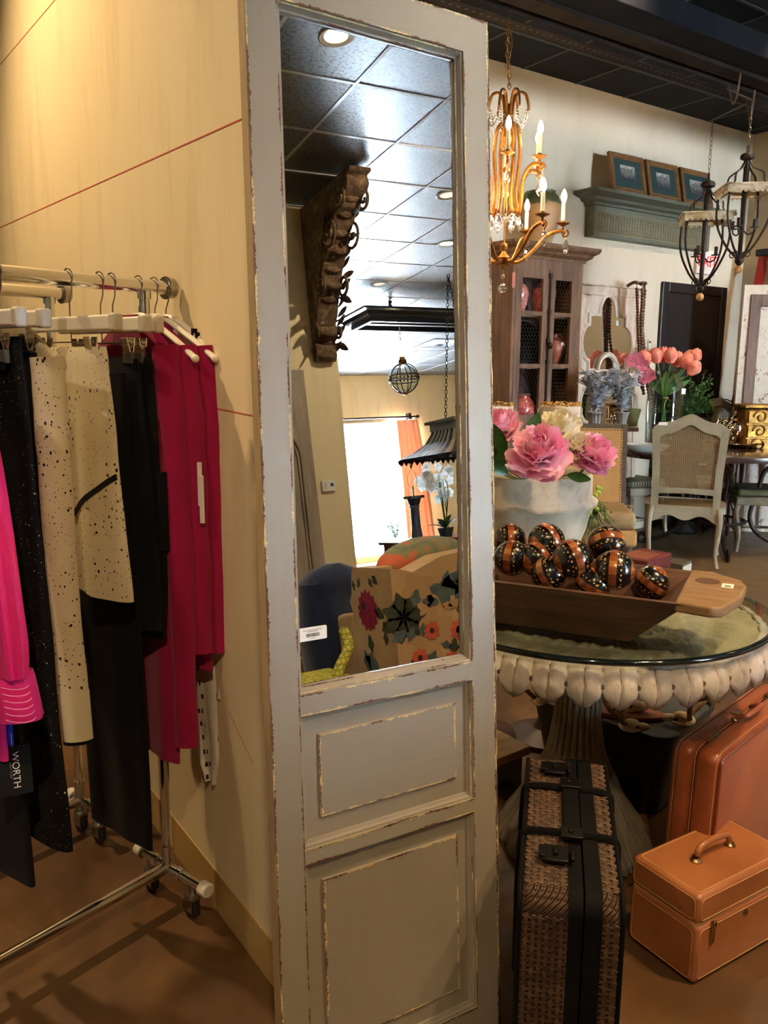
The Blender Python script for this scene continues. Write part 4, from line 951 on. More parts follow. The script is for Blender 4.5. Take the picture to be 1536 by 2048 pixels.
m = MB(); m.tube(spline([(-.062, 0, Hs+.006), (-.058, -.012, Hs+.016), (-.045, -.03, Hs+.024), (.045, -.03, Hs+.024), (.058, -.012, Hs+.016), (.062, 0, Hs+.006)], 6), .0075, 12)
ho = m.build('handle', M_BRN, sc)
for s in (-1, 1): m = MB(); m.tube([(s*.070, 0, Hs+.004), (s*.050, 0, Hs+.009)], .006, 10); m.ball((s*.072, 0, Hs+.007), .008, 7); m.build('handle_mount', M_BRASS, ho)
for x in (-.215, .19):
    m = MB(); m.prism([(x+p[0], p[1]) for p in [(.032*math.cos(a*PI/12), .009*math.sin(a*PI/12)) for a in range(24)]], Hs+.001, Hs+.006); m.tube([(x-.02, 0, Hs+.008), (x+.02, 0, Hs+.008)], .004, 8); m.build('latch', M_BRASS, sc)
m = MB(); m.box(-.018, .008, Hs+.001, .018, .030, Hs+.004); m.build('lock_plate', M_BRASS, sc, bevel=.001)
# wicker suitcase
def wicker():
    t = NT('woven_wicker'); v = t.tex()
    sp = t.node('ShaderNodeSeparateXYZ'); t.l.new(v, sp.inputs[0]); g = t.node('ShaderNodeNewGeometry')
    s = t.math('ADD', sp.outputs[0], t.math('MULTIPLY', sp.outputs[1], .0)); w_ = t.math('ADD', sp.outputs[2], sp.outputs[1])
    f1 = t.math('SINE', t.math('MULTIPLY', s, 300)); f2 = t.math('SINE', t.math('MULTIPLY', w_, 520))
    wv = t.math('MULTIPLY', f1, t.math('SINE', t.math('MULTIPLY', w_, 260))); h = t.math('ADD', t.math('ABSOLUTE', wv), t.math('MULTIPLY', t.math('ABSOLUTE', f2), .5))
    n_ = t.noise(t.tex((6, 60, 60)), 3, 5, .6); n2 = t.noise(t.tex(), 12, 3)
    c = t.ramp(t.math('MULTIPLY', h, .7), [(.05, srgb(26, 17, 12)), (.35, srgb(74, 52, 34)), (.9, srgb(110, 82, 54))])
    c = t.mix(t.math('MULTIPLY', n_, .6), c, srgb(54, 36, 24)); t.l.new(c, t.b.inputs['Base Color']); t.set(Roughness=.55); t.bump(h, .9, .004); return t.m
M_WICK = wicker(); M_WICKD = mat('dark_cane', srgb(56, 38, 25), .6, c2=srgb(92, 67, 44), nscale=30); M_BLKL = mat('black_leather_strap', srgb(8, 8, 8), .75, c2=srgb(16, 15, 14), nscale=12, spec=.12, bump=.1); M_IRONB = mat('blackened_iron', srgb(40, 38, 38), .4, .8)
wz = .50
q0, q1, q2, q3 = [atz(x, y, wz) for x, y in ((1035, 1785), (1253, 1800), (1058, 1505), (1208, 1505))]
xv = _n(((q2-q0)+(q3-q1))[:2]); yv = np.array([-xv[1], xv[0]]); WW = .185; nearm = (q0+q1)[:2]/2; WL = .565
mid = nearm+xv*WL/2
ws = thing('wicker_suitcase', 'old woven wicker suitcase with black leather straps standing beside the mirror panel', 'suitcase', (mid[0], mid[1], 0), math.atan2(xv[1], xv[0]))
# individually woven surface on top and near end: real strands
def weave_top(m, x0, x1, y0, y1, z, ds=.0062, dw=.0125):
    ny = int((y1-y0)/dw)
    for i in range(ny):
        y = y0+(i+.5)*(y1-y0)/ny; n = int((x1-x0)/.006); P = []
        for k in range(n+1): x = lerp(x0, x1, k/n); P.append((x, y+.0007*math.sin(k*1.7+i), z+.0016*math.sin(k*PI/2+(i % 2)*PI)))
        m.tube(P, .0042, 5, flat=.35)
    nx = int((x1-x0)/.012)
    for i in range(nx):
        x = x0+(i+.5)*(x1-x0)/nx; P = [(x, lerp(y0, y1, k/(ny*2)), z+.0018*math.cos(k*PI/2+(i % 2)*PI)) for k in range(ny*2+1)]; m.tube(P, .0030, 5, flat=.5)
m = MB(); softbox(m, WL, WW*.62, wz-.012, .035); m.build('basket_body', M_WICK, ws, (0, WW*.19, .004))
m = MB(); softbox(m, WL, WW*.36, wz-.012, .035); m.build('basket_lid', M_WICK, ws, (0, -WW*.32, .004))
def endweave(mm, y0, y1):
    Tn = Matrix.Translation((-WL/2, 0, 0)) @ Matrix.Rotation(PI/2, 4, 'Y').inverted()
    mm.T = Tn; weave_top(mm, .04, wz-.045, y0, y1, .002); mm.T = None
    weave_top(mm, -WL/2+.035, WL/2-.035, y0, y1, wz-.008)
m = MB(); endweave(m, -WW*.115+.005, WW/2-.008); m.build('body_weave', M_WICKD, ws, angle=80)['kind'] = 'stuff'
m = MB(); endweave(m, -WW/2+.006, -WW*.16); m.build('lid_weave', M_WICKD, ws, angle=80)['kind'] = 'stuff'
def loopband(m, y0, y1, off=.001, th=.003, zc=None):
    P = rrect(WL/2+off, (wz-.012)/2+off, .035, 6); P2 = rrect(WL/2+off+th, (wz-.012)/2+off+th, .037, 6); n = len(P); c = (wz-.012)/2+.004; vs = []
    for p, q in zip(P, P2): vs += [(p[0], y0, p[1]+c), (q[0], y0, q[1]+c), (q[0], y1, q[1]+c), (p[0], y1, p[1]+c)]
    m.add(vs, [(4*i+k, 4*i+(k+1) % 4, 4*((i+1) % n)+(k+1) % 4, 4*((i+1) % n)+k) for i in range(n) for k in range(4)])
m = MB(); loopband(m, -WW*.115, WW*.02, .001, .0045); m.build('body_binding', M_BLKL, ws)
m = MB(); loopband(m, -WW*.30, -WW*.135, .001, .0045); m.build('lid_binding', M_BLKL, ws)
for y in (-WW/2-.001, WW/2-.003):
    m = MB(); P = [(q[0], y+.002, q[1]+(wz-.012)/2+.004) for q in rrect(WL/2-.004, (wz-.012)/2-.004, .033)]; m.tube(P, .0048, 8, closed=True); m.build('edge_binding', M_BLKL, ws)
for i, x in enumerate((-WL/2+.03, -.085, .10, WL/2-.03)):
    if i in (0, 3): continue
    m = MB(); P = [(x, -WW/2-.004, wz*.35), (x, -WW/2-.005, wz-.04), (x, -WW/2+.010, wz-.004), (x, -WW/2+.035, wz+.003), (x, WW/2-.035, wz+.003), (x, WW/2-.010, wz-.004), (x, WW/2+.005, wz-.04), (x, WW/2+.004, wz*.35)]
    m.tube(spline(P, 5), .0035, 8, flat=2.2); m.build('leather_strap', M_BLKL, ws)
# top handle strap along the seam with lock plates
m = MB(); m.box(-.10, -.022, wz+.0035, .115, .012, wz+.008); ho = m.build('handle_strap', M_BLKL, ws, bevel=.002)
for x in (-.095, .108):
    m = MB(); m.box(x-.018, -.026, wz+.006, x+.018, .018, wz+.014); m.ball((x, -.002, wz+.015), .005, 6); m.build('strap_mount', M_IRONB, ho, bevel=.0015)
for x in (-.165, .185):
    m = MB(); m.box(x-.026, .004, wz+.002, x+.026, .052, wz+.009); m.box(x-.018, .046, wz+.006, x+.018, .060, wz+.012); m.tube([(x-.022, -.004, wz+.009), (x+.022, -.004, wz+.009)], .004, 8); m.tube([(x-.012, .028, wz+.0125), (x+.012, .028, wz+.0125)], .005, 8); m.build('latch', M_IRONB, ws, bevel=.0015)
# black tub with antlers
M_TUB = mat('matt_black_tub', srgb(24, 25, 27), .45, c2=srgb(36, 38, 40), nscale=10); M_TUBT = mat('grey_black_slate', srgb(52, 56, 58), .5, c2=srgb(70, 74, 74), nscale=7)
tz = .30; e0 = atz(1045, 1400, tz); e1 = atz(1325, 1490, tz); tv = _n((e1-e0)[:2]); tw = np.array([-tv[1], tv[0]])
if tw[0] < 0: tw = -tw
Lt = np.linalg.norm((e1-e0)[:2])+.02; Wt = .42; tcn = (e0+e1)[:2]/2+tw*(Wt/2+.035)
tub = thing('black_tub', 'low black oblong tub full of antlers and skulls on the floor under the stone table', 'tub', (tcn[0], tcn[1], 0), math.atan2(tv[1], tv[0]))
ts = 1 if (tv[0]*tw[1]-tv[1]*tw[0]) > 0 else -1
m = MB(); P = rrect(Lt/2, Wt/2, .07); n = len(P); rows = [(.74, .003), (.78, .01), (.97, tz-.03), (1, tz-.01), (1, tz), (.965, tz), (.955, tz-.018), (.0, tz-.020)]
m.add([(p[0]*(s if s else .01), p[1]*(s if s else .01), z) for s, z in rows for p in P], [(i*n+k, i*n+(k+1) % n, (i+1)*n+(k+1) % n, (i+1)*n+k) for i in range(len(rows)-1) for k in range(n)]+[tuple(range(n))])
m.build('tub_body', M_TUB, tub)
m = MB(); P2 = rrect(Lt/2*.955, Wt/2*.955, .06); m.prism(P2, tz-.018, tz-.014); m.build('slate_tray', M_TUBT, tub, smooth=False)
M_BONE = mat('old_bone', srgb(236, 218, 180), .7, c2=srgb(206, 176, 128), nscale=18, bump=.3); M_ANT = mat('brown_antler', srgb(104, 76, 48), .6, c2=srgb(162, 132, 92), nscale=14, bump=.4); M_CUT = mat('russet_shield_board', srgb(150, 84, 52), .6)
def antler(m, base, dirv, L, r=random.Random(1), tines=3):
    b = Vector(base); d = Vector(dirv).normalized(); P = []; side = d.cross(Vector((0, 0, 1))).normalized()
    for i in range(6): t_ = i/5; P.append(b+d*L*t_*(1-.2*t_)+Vector((0, 0, 1))*L*.45*math.sin(t_*PI*.6)+side*L*.22*math.sin(t_*PI))
    S = spline(P, 4); m.tube(S, [lerp(.009, .003, i/(len(S)-1)) for i in range(len(S))], 8)
    for k in range(tines):
        c = S[int(len(S)*(.25+.25*k))]; e = c+Vector((0, 0, 1))*L*.28+side*L*.12*r.choice((-1, 1))-d*L*.05
        m.tube(spline([c, (c+e)/2+d*L*.05, e], 4), [.0065, .0062, .006, .0055, .005, .004, .003, .0022, .0012], 7)
def skull(name, label, px, py, z, rz, sc=1., board=False, bp=None, seed=1):
    p = atz(px, py, z); o = thing(name, label, 'skull', p, rz, 'antlered skulls in the black tub'); r = random.Random(seed)
    if board:
        m = MB(); B = [(.13*math.cos(a)*(1+.12*math.cos(2*a)), .055*math.sin(a)) for a in [k*PI/16 for k in range(32)]]; m.prism(B, -.004, .010); m.build('shield_board', M_CUT, o, bevel=.003)
    m = MB(); m.ball((0, 0, .035*sc), .03*sc, 10, (1.25, 1, .9)); m.ball((.040*sc, 0, .028*sc), .024*sc, 8, (1.6, .95, .7)); m.ball((.0, 0, .02*sc), .03*sc, 8, (1.6, 1.1, .5)); m.ball((-.03*sc, 0, .03*sc), .024*sc, 8, (1, 1.1, .8)); m.build('skull_bone', M_BONE, o)
    m = MB()
    for s in (-1, 1): m.ball((.020*sc, s*.026*sc, .036*sc), .0075*sc, 6, (1.3, .6, 1))
    m.build('eye_sockets', mat('dark_socket', srgb(30, 20, 14), .9), o)
    for s in (-1, 1):
        m = MB(); antler(m, (-.03*sc, s*.02*sc, .045*sc), (-.5, s*.9, .25), .25*sc, r, 3); m.build('antler', M_ANT, o)
tz2 = tz-.013
skull('deer_skull', 'bleached skull on a russet shield board in the middle of the black tub', 1245, 1425, tz2+.004, -.9, 1.05, True, seed=2)
skull('deer_skull', 'small skull piece with antlers at the near edge of the black tub', 1262, 1465, tz2, -.7, .75, seed=3)
skull('deer_skull', 'pale skull with forked antlers at the right end of the tub beside the suitcase', 1362, 1452, tz2, 2.2, .8, seed=5)
skull('deer_skull', 'antlers at the left end of the tub behind the fluted column', 1075, 1410, tz2, 1.0, .8, seed=6)
# low pale wood platform
pz = .13; f0 = atz(985, 1522, pz); f1 = atz(1062, 1492, pz); fv = _n((f1-f0)[:2]); fw = np.array([-fv[1], fv[0]]); ctr = f1[:2]-fv*.42+fw*.36
pl = thing('low_wood_platform', 'low pale weathered wood platform behind the stone table base', 'platform', (ctr[0], ctr[1], 0), math.atan2(fv[1], fv[0]))
M_PALE = mat('pale_pine', srgb(182, 148, 100), .6, c2=srgb(146, 110, 70), nscale=5, stretch=(1, 7, 1), bump=.2)
m = MB(); m.box(-.42, -.36, pz-.03, .42, .36, pz); m.build('top_board', M_PALE, pl, bevel=.003)
m = MB(); m.box(-.40, -.34, .0, -.36, .34, pz-.03); m.box(.36, -.34, 0, .40, .34, pz-.03); m.box(-.36, -.34, .02, .36, -.31, pz-.03); m.build('base_frame', mat('grey_timber', srgb(120, 112, 98), .8), pl)
# boxes on floor behind the trough
def floorbox(name, label, cat, px, py, z, dims, rz, mt, h0=0):
    p = atz(px, py, z); o = thing(name, label, cat, (p[0], p[1], h0), rz); return o
bx = atz(1290, 1103, .50)
st = thing('side_stool', 'small dark stool carrying the red box behind the dough trough', 'stool', (bx[0], bx[1], 0), .35)
m = MB(); m.box(-.17, -.13, .375, .17, .13, .40); m.build('seat', M_WOODD, st, bevel=.004)
for sx in (-1, 1):
    for sy in (-1, 1): m = MB(); m.tube([(sx*.14, sy*.10, .376), (sx*.155, sy*.115, 0)], .014, 10); m.build('leg', M_WOODD, st)
rb = thing('red_box', 'dark red wooden box with a paler lid panel behind the decorative balls', 'box', (bx[0], bx[1], .4015), .2)
M_RBOX = mat('dark_red_lacquer', srgb(120, 50, 46), .45, c2=srgb(100, 38, 36), nscale=10)
m = MB(); m.box(-.13, -.085, 0, .13, .085, .085); m.build('box_body', M_RBOX, rb, bevel=.008, segs=3)
m = MB(); m.box(-.115, -.07, .0852, .055, .07, .087); m.build('lid_panel', mat('reddish_wood_panel', srgb(168, 96, 66), .5, c2=srgb(140, 70, 50), nscale=8, stretch=(1, 6, 1)), rb)
gx = atz(1345, 1117, .44); gb = thing('grey_book', 'thick grey-green book lying beside the red box', 'book', (gx[0], gx[1], .4015), .25)
gb.location = (bx[0]+.205, bx[1]-.01, .4015) if False else (float(gx[0]), float(gx[1]), 0.0)
m = MB(); m.box(-.06, -.08, 0, .06, .08, .43); m.build('cover', mat('grey_green_cover', srgb(96, 94, 82), .7), gb, bevel=.003)
m = MB(); m.box(-.056, -.0805, .012, .0605, .0805, .418); m.build('pages', mat('book_pages', srgb(210, 200, 176), .8), gb, smooth=False)
# ================================================================ back of the shop
t = NT('aged_pine_brown'); v = t.tex((5, 5, .7)); f = t.noise(v, 4, 7, .65, .5); c = t.ramp(f, [(.3, srgb(70, 46, 30)), (.5, srgb(104, 72, 47)), (.72, srgb(130, 96, 64))])
t.l.new(c, t.b.inputs['Base Color']); t.set(Roughness=.55); t.bump(f, .2, .004); M_PINE = t.m
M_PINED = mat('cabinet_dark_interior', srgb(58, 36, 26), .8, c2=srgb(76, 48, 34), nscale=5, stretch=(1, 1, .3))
M_WIRE = mat('chicken_wire', srgb(92, 84, 74), .45, .8); M_DIRON = mat('dark_wrought_iron', srgb(38, 32, 30), .45, .6, c2=srgb(58, 46, 38), nscale=20)
# --- cabinet
CX0, CX1, CYF, CYB, CZ = 4.02, 4.71, 4.30, 4.655, 2.17
cb = thing('display_cabinet', 'tall brown wooden cabinet with two chicken-wire doors holding pink jars', 'cabinet', ((CX0+CX1)/2, (CYF+CYB)/2, 0))
cx, cy = (CX0+CX1)/2, (CYF+CYB)/2; hw, hd = (CX1-CX0)/2, (CYB-CYF)/2
m = MB(); m.box(-hw, -hd+.02, .0, -hw+.025, hd, CZ); m.box(hw-.025, -hd+.02, 0, hw, hd, CZ); m.box(-hw+.025, -hd+.02, .0, hw-.025, hd, .10); m.box(-hw+.025, -hd+.02, CZ-.03, hw-.025, hd, CZ); m.box(-hw+.025, -hd+.02, .98, hw-.025, hd, 1.02)
m.box(-hw-.02, -hd-.02, 0, hw+.02, hd, .09); m.build('carcass', M_PINE, cb, smooth=False)
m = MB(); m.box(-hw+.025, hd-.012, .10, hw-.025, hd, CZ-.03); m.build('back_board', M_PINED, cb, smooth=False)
m = MB(); m.box(-hw, -hd, .09, -hw+.03, -hd+.02, CZ); m.box(hw-.06, -hd, .09, hw, -hd+.02, CZ); m.box(-hw+.03, -hd, CZ-.07, hw-.06, -hd+.02, CZ); m.build('face_frame', M_PINE, cb, smooth=False)
m = MB(); pr_ = [(0, 0), (.012, 0), (.02, .02), (.05, .035), (.058, .055), (.085, .075), (.09, .105), (0, .105)]
for (q, z) in [(None, None)]:
    vs = []; 
    for e, z in [(0, 0), (.012, .0), (.016, .018), (.045, .036), (.052, .052), (.080, .070), (.088, .086), (.088, .102)]:
        vs += [(-hw-e, -hd-e, CZ+z), (hw+e, -hd-e, CZ+z), (hw+e, hd, CZ+z), (-hw-e, hd, CZ+z)]
    n = len(vs)//4; m.add(vs, [(4*i+k, 4*i+(k+1) % 4, 4*i+4+(k+1) % 4, 4*i+4+k) for i in range(n-1) for k in range(4)]+[(0, 3, 2, 1), (4*n-4, 4*n-3, 4*n-2, 4*n-1)])
m.build('crown_moulding', M_PINE, cb, smooth=False)
for z, nm in ((1.435, 'shelf'), (1.80, 'shelf')):
    MB().box(-hw+.025, -hd+.045, z-.022, hw-.025, hd-.012, z).build(nm, M_PINE, cb, smooth=False)
def wire_door(x0, x1, z0, z1, tag_):
    m = MB(); s = .058
    m.box(x0, -hd-.004, z0, x0+s, -hd+.018, z1); m.box(x1-s, -hd-.004, z0, x1, -hd+.018, z1); m.box(x0+s, -hd-.004, z0, x1-s, -hd+.018, z0+.07); m.box(x0+s, -hd-.004, z1-.07, x1-s, -hd+.018, z1)
    for z in ((1.44, 1.805) if z0 > 1 else ()): m.box(x0+s, -hd-.004, z-.018, x1-s, -hd+.014, z+.010)
    d = m.build('door', M_PINE, cb, smooth=False)
    if z0 < 1:
        MB().box(x0+s, -hd+.004, z0+.07, x1-s, -hd+.012, z1-.07).build('door_panel', M_PINE, d, smooth=False); return
    m = MB(); a = .017; h = a*1.5; row = 0; z = z0+.07
    while z < z1-.07:
        x = x0+s+(a*.87 if row % 2 else 0)
        while x < x1-s:
            m.tube([(x, -hd+.006, z), (x, -hd+.006, z+a)], .0007, 3, cap=False)
            m.tube([(x, -hd+.006, z+a), (x+a*.87, -hd+.006, z+h)], .0007, 3, cap=False); m.tube([(x, -hd+.006, z+a), (x-a*.87, -hd+.006, z+h)], .0007, 3, cap=False); x += a*1.74
        z += h; row += 1
    o = m.build('wire_mesh', M_WIRE, d, smooth=False)
wire_door(-hw+.028, .0, 1.02, CZ-.06, 'l'); wire_door(.006, hw-.055, 1.02, CZ-.06, 'r')
wire_door(-hw+.028, .0, .10, 1.0, 'l'); wire_door(.006, hw-.055, .10, 1.0, 'r')
m = MB(); m.tube([(.006, -hd-.016, 1.10), (.006, -hd-.016, CZ-.09)], .008, 10)
for z in (1.12, 1.45, 1.60, 1.8, 2.05): m.box(-.008, -hd-.02, z, .020, -hd-.004, z+.03)
m.ball((.006, -hd-.035, 1.58), .018, 8, (1, 1, 1.4)); m.build('bolt_rod', M_DIRON, cb)
# --- jars
def jarmat(name, a, b, sc=60, thr=.5):
    t = NT(name); v = t.tex(); f = t.noise(v, sc, 5, .7, 1.5); t.l.new(t.ramp(f, [(thr-.05, a), (thr+.05, b)]), t.b.inputs['Base Color']); t.set(Roughness=.25, Coat_Weight=.3); return t.m
M_JARA = jarmat('red_white_transfer_glaze', srgb(176, 70, 66), srgb(214, 158, 146)); M_JARB = jarmat('red_banded_glaze', srgb(164, 52, 50), srgb(196, 112, 100), 34)
def jar(name, label, x, y, z, R_, H, mt, prof=None, cat='jar', group=None):
    o = thing(name, label, cat, (x, y, z), 0, group)
    pf_ = prof or [(.55, 0), (.62, .03), (.86, .3), (1, .55), (.97, .72), (.72, .86), (.42, .91), (.40, .95)]
    m = MB(); m.lathe([(0, .001)]+[(r_*R_, z_*H) for r_, z_ in pf_]+[(.01, pf_[-1][1]*H)], 36); m.build('jar_body', mt, o)
    return o
p = aty(1040, 610, 4.42)
jz = 1.80+.0005
j = jar('ginger_jar', 'pale pink ginger jar on the upper shelf behind the left wire door', aty(1034, 590, 4.44)[0], 4.44, jz, .085, .235, M_JARA); m = MB(); m.lathe([(.036, .213), (.040, .216), (.040, .243), (.02, .25), (0, .251)], 24); m.build('lid', mat('cream_lid', srgb(206, 196, 176), .4), j)
j = jar('ginger_jar', 'pink ginger jar with red bands on the upper shelf behind the door bolt', aty(1085, 590, 4.44)[0]+.01, 4.44, jz, .092, .25, M_JARB); m = MB(); m.lathe([(.036, .225), (.038, .228), (.038, .255), (.0, .258)], 24); m.build('lid', M_JARB, j)
j = jar('ginger_jar', 'squat red patterned jar on the lowest visible cabinet shelf', aty(1042, 810, 4.43)[0], 4.43, 1.0205, .105, .20, M_JARB, [(.6, 0), (.72, .08), (1, .4), (1, .6), (.78, .85), (.6, .93), (.6, 1)]); m = MB(); m.lathe([(.066, .2), (.068, .204), (.066, .216), (0, .218)], 24); m.build('lid', M_PINE, j)
M_TERR = mat('terracotta_glaze', srgb(140, 70, 46), .4, c2=srgb(168, 96, 66), nscale=14)
j = jar('clay_jug', 'terracotta jug with small handle and price tag on the middle cabinet shelf', aty(1108, 690, 4.44)[0]-.005, 4.44, 1.4355, .088, .235, M_TERR, [(.35, 0), (.5, .1), (.9, .42), (1, .6), (.85, .78), (.42, .9), (.4, 1)], 'jug')
m = MB(); m.tube(spline([(.035, 0, .22), (.07, 0, .235), (.085, 0, .19), (.075, 0, .165)], 5), .006, 8); m.build('handle', M_TERR, j); MB().box(-.018, -.092, .15, .018, -.088, .172).build('price_sticker', M_PAPER, j, smooth=False)
o = thing('round_tray', 'dark round metal tray standing upright on the middle cabinet shelf', 'tray', (aty(1052, 690, 4.58)[0], 4.575, 1.4360)); m = MB(); m.T = Matrix.Translation((0, 0, .165)) @ Matrix.Rotation(math.radians(82), 4, 'X')
m.lathe([(0, 0), (.12, 0), (.125, -.004), (.16, -.009), (.164, -.005), (.16, 0), (.12, .006), (0, .006)], 48); m.build('tray_disc', mat('dark_pewter', srgb(40, 42, 44), .25, .8), o)
# urn on top
uz = CZ+.1025; ux = aty(1085, 400, 4.45)[0]
o = thing('terracotta_urn', 'large sandy terracotta urn with dark green glazed rim on top of the cabinet', 'urn', (ux, 4.46, uz))
t = NT('sandy_terracotta_green_neck'); v = t.tex(); sp = t.node('ShaderNodeSeparateXYZ'); t.l.new(v, sp.inputs[0]); zz = t.math('ADD', sp.outputs[2], t.math('MULTIPLY', t.noise(v, 9, 3), .10))
t.l.new(t.ramp(zz, [(.335, srgb(178, 134, 88)), (.35, srgb(70, 74, 40))]), t.b.inputs['Base Color']); t.set(Roughness=.5); MU = t.m
m = MB(); m.lathe([(0, .001), (.075, 0), (.08, .02), (.115, .12), (.138, .23), (.14, .30), (.12, .355), (.098, .375), (.10, .39), (.085, .392), (.08, .36), (0, .34)], 40); m.build('urn_body', MU, o)
m = MB()
for s in (-1, 1): m = MB(); m.tube(spline([(s*.10, 0, .37), (s*.145, 0, .365), (s*.155, 0, .33), (s*.132, 0, .30)], 5), .012, 8); m.build('urn_lug', MU, o)
# --- mantel shelf
M_GREEN = mat('grey_green_painted_wood', srgb(78, 82, 68), .6, c2=srgb(96, 96, 78), nscale=6, stretch=(1, 3, 3), bump=.15); M_GILT = mat('worn_gilding', srgb(150, 128, 82), .5, .4)
MX0, MX1 = 5.11, 6.60
ms = thing('mantel_shelf', 'long grey-green carved mantel shelf with gilt beading mounted on the back wall', 'shelf', ((MX0+MX1)/2, YB, 2.44))
w = (MX1-MX0)/2
m = MB(); m.box(-w, -.09, 0, w, -.001, .23); m.build('frieze', M_GREEN, ms, smooth=False)
m = MB(); vs = []
for e, z in ((0, .23), (.02, .23), (.025, .25), (.06, .262), (.07, .28), (.13, .295), (.15, .30), (.15, .325)): vs += [(-w-e, -.09-e, z), (w+e, -.09-e, z), (w+e, -.001, z), (-w-e, -.001, z)]
n = len(vs)//4; m.add(vs, [(4*i+k, 4*i+(k+1) % 4, 4*i+4+(k+1) % 4, 4*i+4+k) for i in range(n-1) for k in range(4)]+[(0, 3, 2, 1), (4*n-4, 4*n-3, 4*n-2, 4*n-1)]); m.build('cornice', M_GREEN, ms, smooth=False)
m = MB(); k = 0; x = -w+.06
while x < w-.03:
    for j in range(5): m.ball((x, -.092, .05+j*.028), .007, 4, (.8, .6, 1.5))
    x += .033
m.build('gilt_beading', M_GILT, ms)['kind'] = 'stuff'
m = MB()
for z0, z1 in ((.188, .192), (.028, .032)): m.box(-w+.03, -.093, z0, w-.03, -.09, z1)
for x in (-w+.03, w-.03): m.box(x-.002, -.093, .028, x+.002, -.09, .192)
m.build('gilt_line', M_GILT, ms, smooth=False)
# --- framed prints leaning on the shelf
M_FRW = mat('brown_gilt_frame', srgb(104, 66, 34), .4, c2=srgb(132, 92, 48), nscale=30); M_MAT = mat('dark_green_mount', srgb(28, 52, 48), .8)
def printmat(seed):
    t = NT('landscape_engraving'); v = t.tex(); sp = t.node('ShaderNodeSeparateXYZ'); t.l.new(v, sp.inputs[0]); f = t.noise(v, 24+seed*5, 6, .65); zz = t.math('ADD', t.math('MULTIPLY', sp.outputs[2], 5.0), f)
    c = t.ramp(zz, [(.32, srgb(60, 56, 56)), (.52, srgb(128, 122, 116)), (.62, srgb(96, 90, 88)), (.74, srgb(190, 186, 178))]); t.l.new(c, t.b.inputs['Base Color']); t.set(Roughness=.3); return t.m
for i, (xa, xb, lb) in enumerate(((5.17, 5.585, 'left framed landscape print leaning on the green mantel shelf'), (5.605, 6.02, 'middle framed landscape print on the mantel shelf'), (6.04, 6.455, 'right framed landscape print on the mantel shelf behind the iron lantern'))):
    o = thing('framed_print', lb, 'picture', ((xa+xb)/2, 4.47, 2.7655), (math.radians(-12), 0, 0), 'framed landscape prints on the mantel shelf'); w = (xb-xa)/2-.006; h = .30; f_ = .042
    m = MB(); vs = []
    for e, y in ((0, .014), (0, -.010), (.010, -.018), (.022, -.013), (.032, -.015), (f_, -.004)): vs += [(-w+e, y, e), (w-e, y, e), (w-e, y, h-e), (-w+e, y, h-e)]
    n = len(vs)//4; m.add(vs, [(4*a+k, 4*a+(k+1) % 4, 4*a+4+(k+1) % 4, 4*a+4+k) for a in range(n-1) for k in range(4)]); m.box(-w, .010, 0, w, .014, h); m.build('frame', M_FRW, o, smooth=False)
    MB().box(-w+f_-.004, -.004, f_-.004, w-f_+.004, .002, h-f_+.004).build('mount', M_MAT, o, smooth=False)
    pm = MB().box(-.085, -.0052, -.058, .085, -.0045, .058).build('engraving', printmat(i), o, (0, 0, .155), smooth=False)
# --- door and exit sign
DX0, DX1 = aty(1322, 562, YB)[0], aty(1450, 575, YB)[0]; DZ = 2.16
M_BDOOR = mat('black_stained_door', srgb(20, 15, 14), .4, c2=srgb(30, 23, 20), nscale=4, stretch=(3, 3, .4))
d = thing('door', 'black door', 'door'); bpy.data.objects.remove(d)
m = MB(); f_ = .085
m.box(DX0, YB-.03, 0, DX0+f_, YB-.001, DZ); m.box(DX1-f_, YB-.03, 0, DX1, YB-.001, DZ); m.box(DX0+f_, YB-.03, DZ-f_, DX1-f_, YB-.001, DZ)
struct(m.build('trim_1', M_BDOOR, smooth=False, bevel=.006))
dd = struct(MB().box(DX0+f_, YB-.016, .005, DX1-f_, YB-.001, DZ-f_).build('door_1', M_BDOOR, smooth=False))
m = MB(); m.box(DX0+f_+.006, YB-.020, DZ-f_-.02, DX1-f_-.006, YB-.016, DZ-f_-.008); m.ball((DX1-f_-.07, YB-.05, 1.02), .028, 8); m.tube([(DX1-f_-.07, YB-.05, 1.02), (DX1-f_-.07, YB-.016, 1.02)], .01, 8); m.build('door_handle', M_DIRON, dd)
ex = aty(1408, 525, YB); es = thing('exit_sign', 'white exit sign with glowing red letters above the black door, behind the iron lantern', 'sign', (ex[0], YB-.001, ex[2]))
m = MB(); m.box(-.15, -.035, -.105, .15, 0, .105); m.build('housing', mat('white_sign_housing', srgb(222, 216, 204), .5), es, bevel=.008)
t = NT('red_sign_light'); t.set(Base_Color=srgb(200, 10, 20), Emission_Color=(1, .0, .01, 1), Emission_Strength=1.0)
text_obj('sign_letters', 'EXIT', .135, t.m, es, (0, -.0365, 0), (PI/2, 0, 0), ext=.001)
# thermostat / switch by the door
sp_ = aty(1297, 690, YB); o = thing('wall_switch', 'small white wall control with black button left of the black door', 'switch', (sp_[0], YB-.001, sp_[2])); m = MB(); m.box(-.018, -.012, -.05, .018, 0, .045); m.build('plate', M_CANW, o, bevel=.003); MB().box(-.009, -.015, .015, .009, -.012, .035).build('button', M_INK, o, smooth=False)
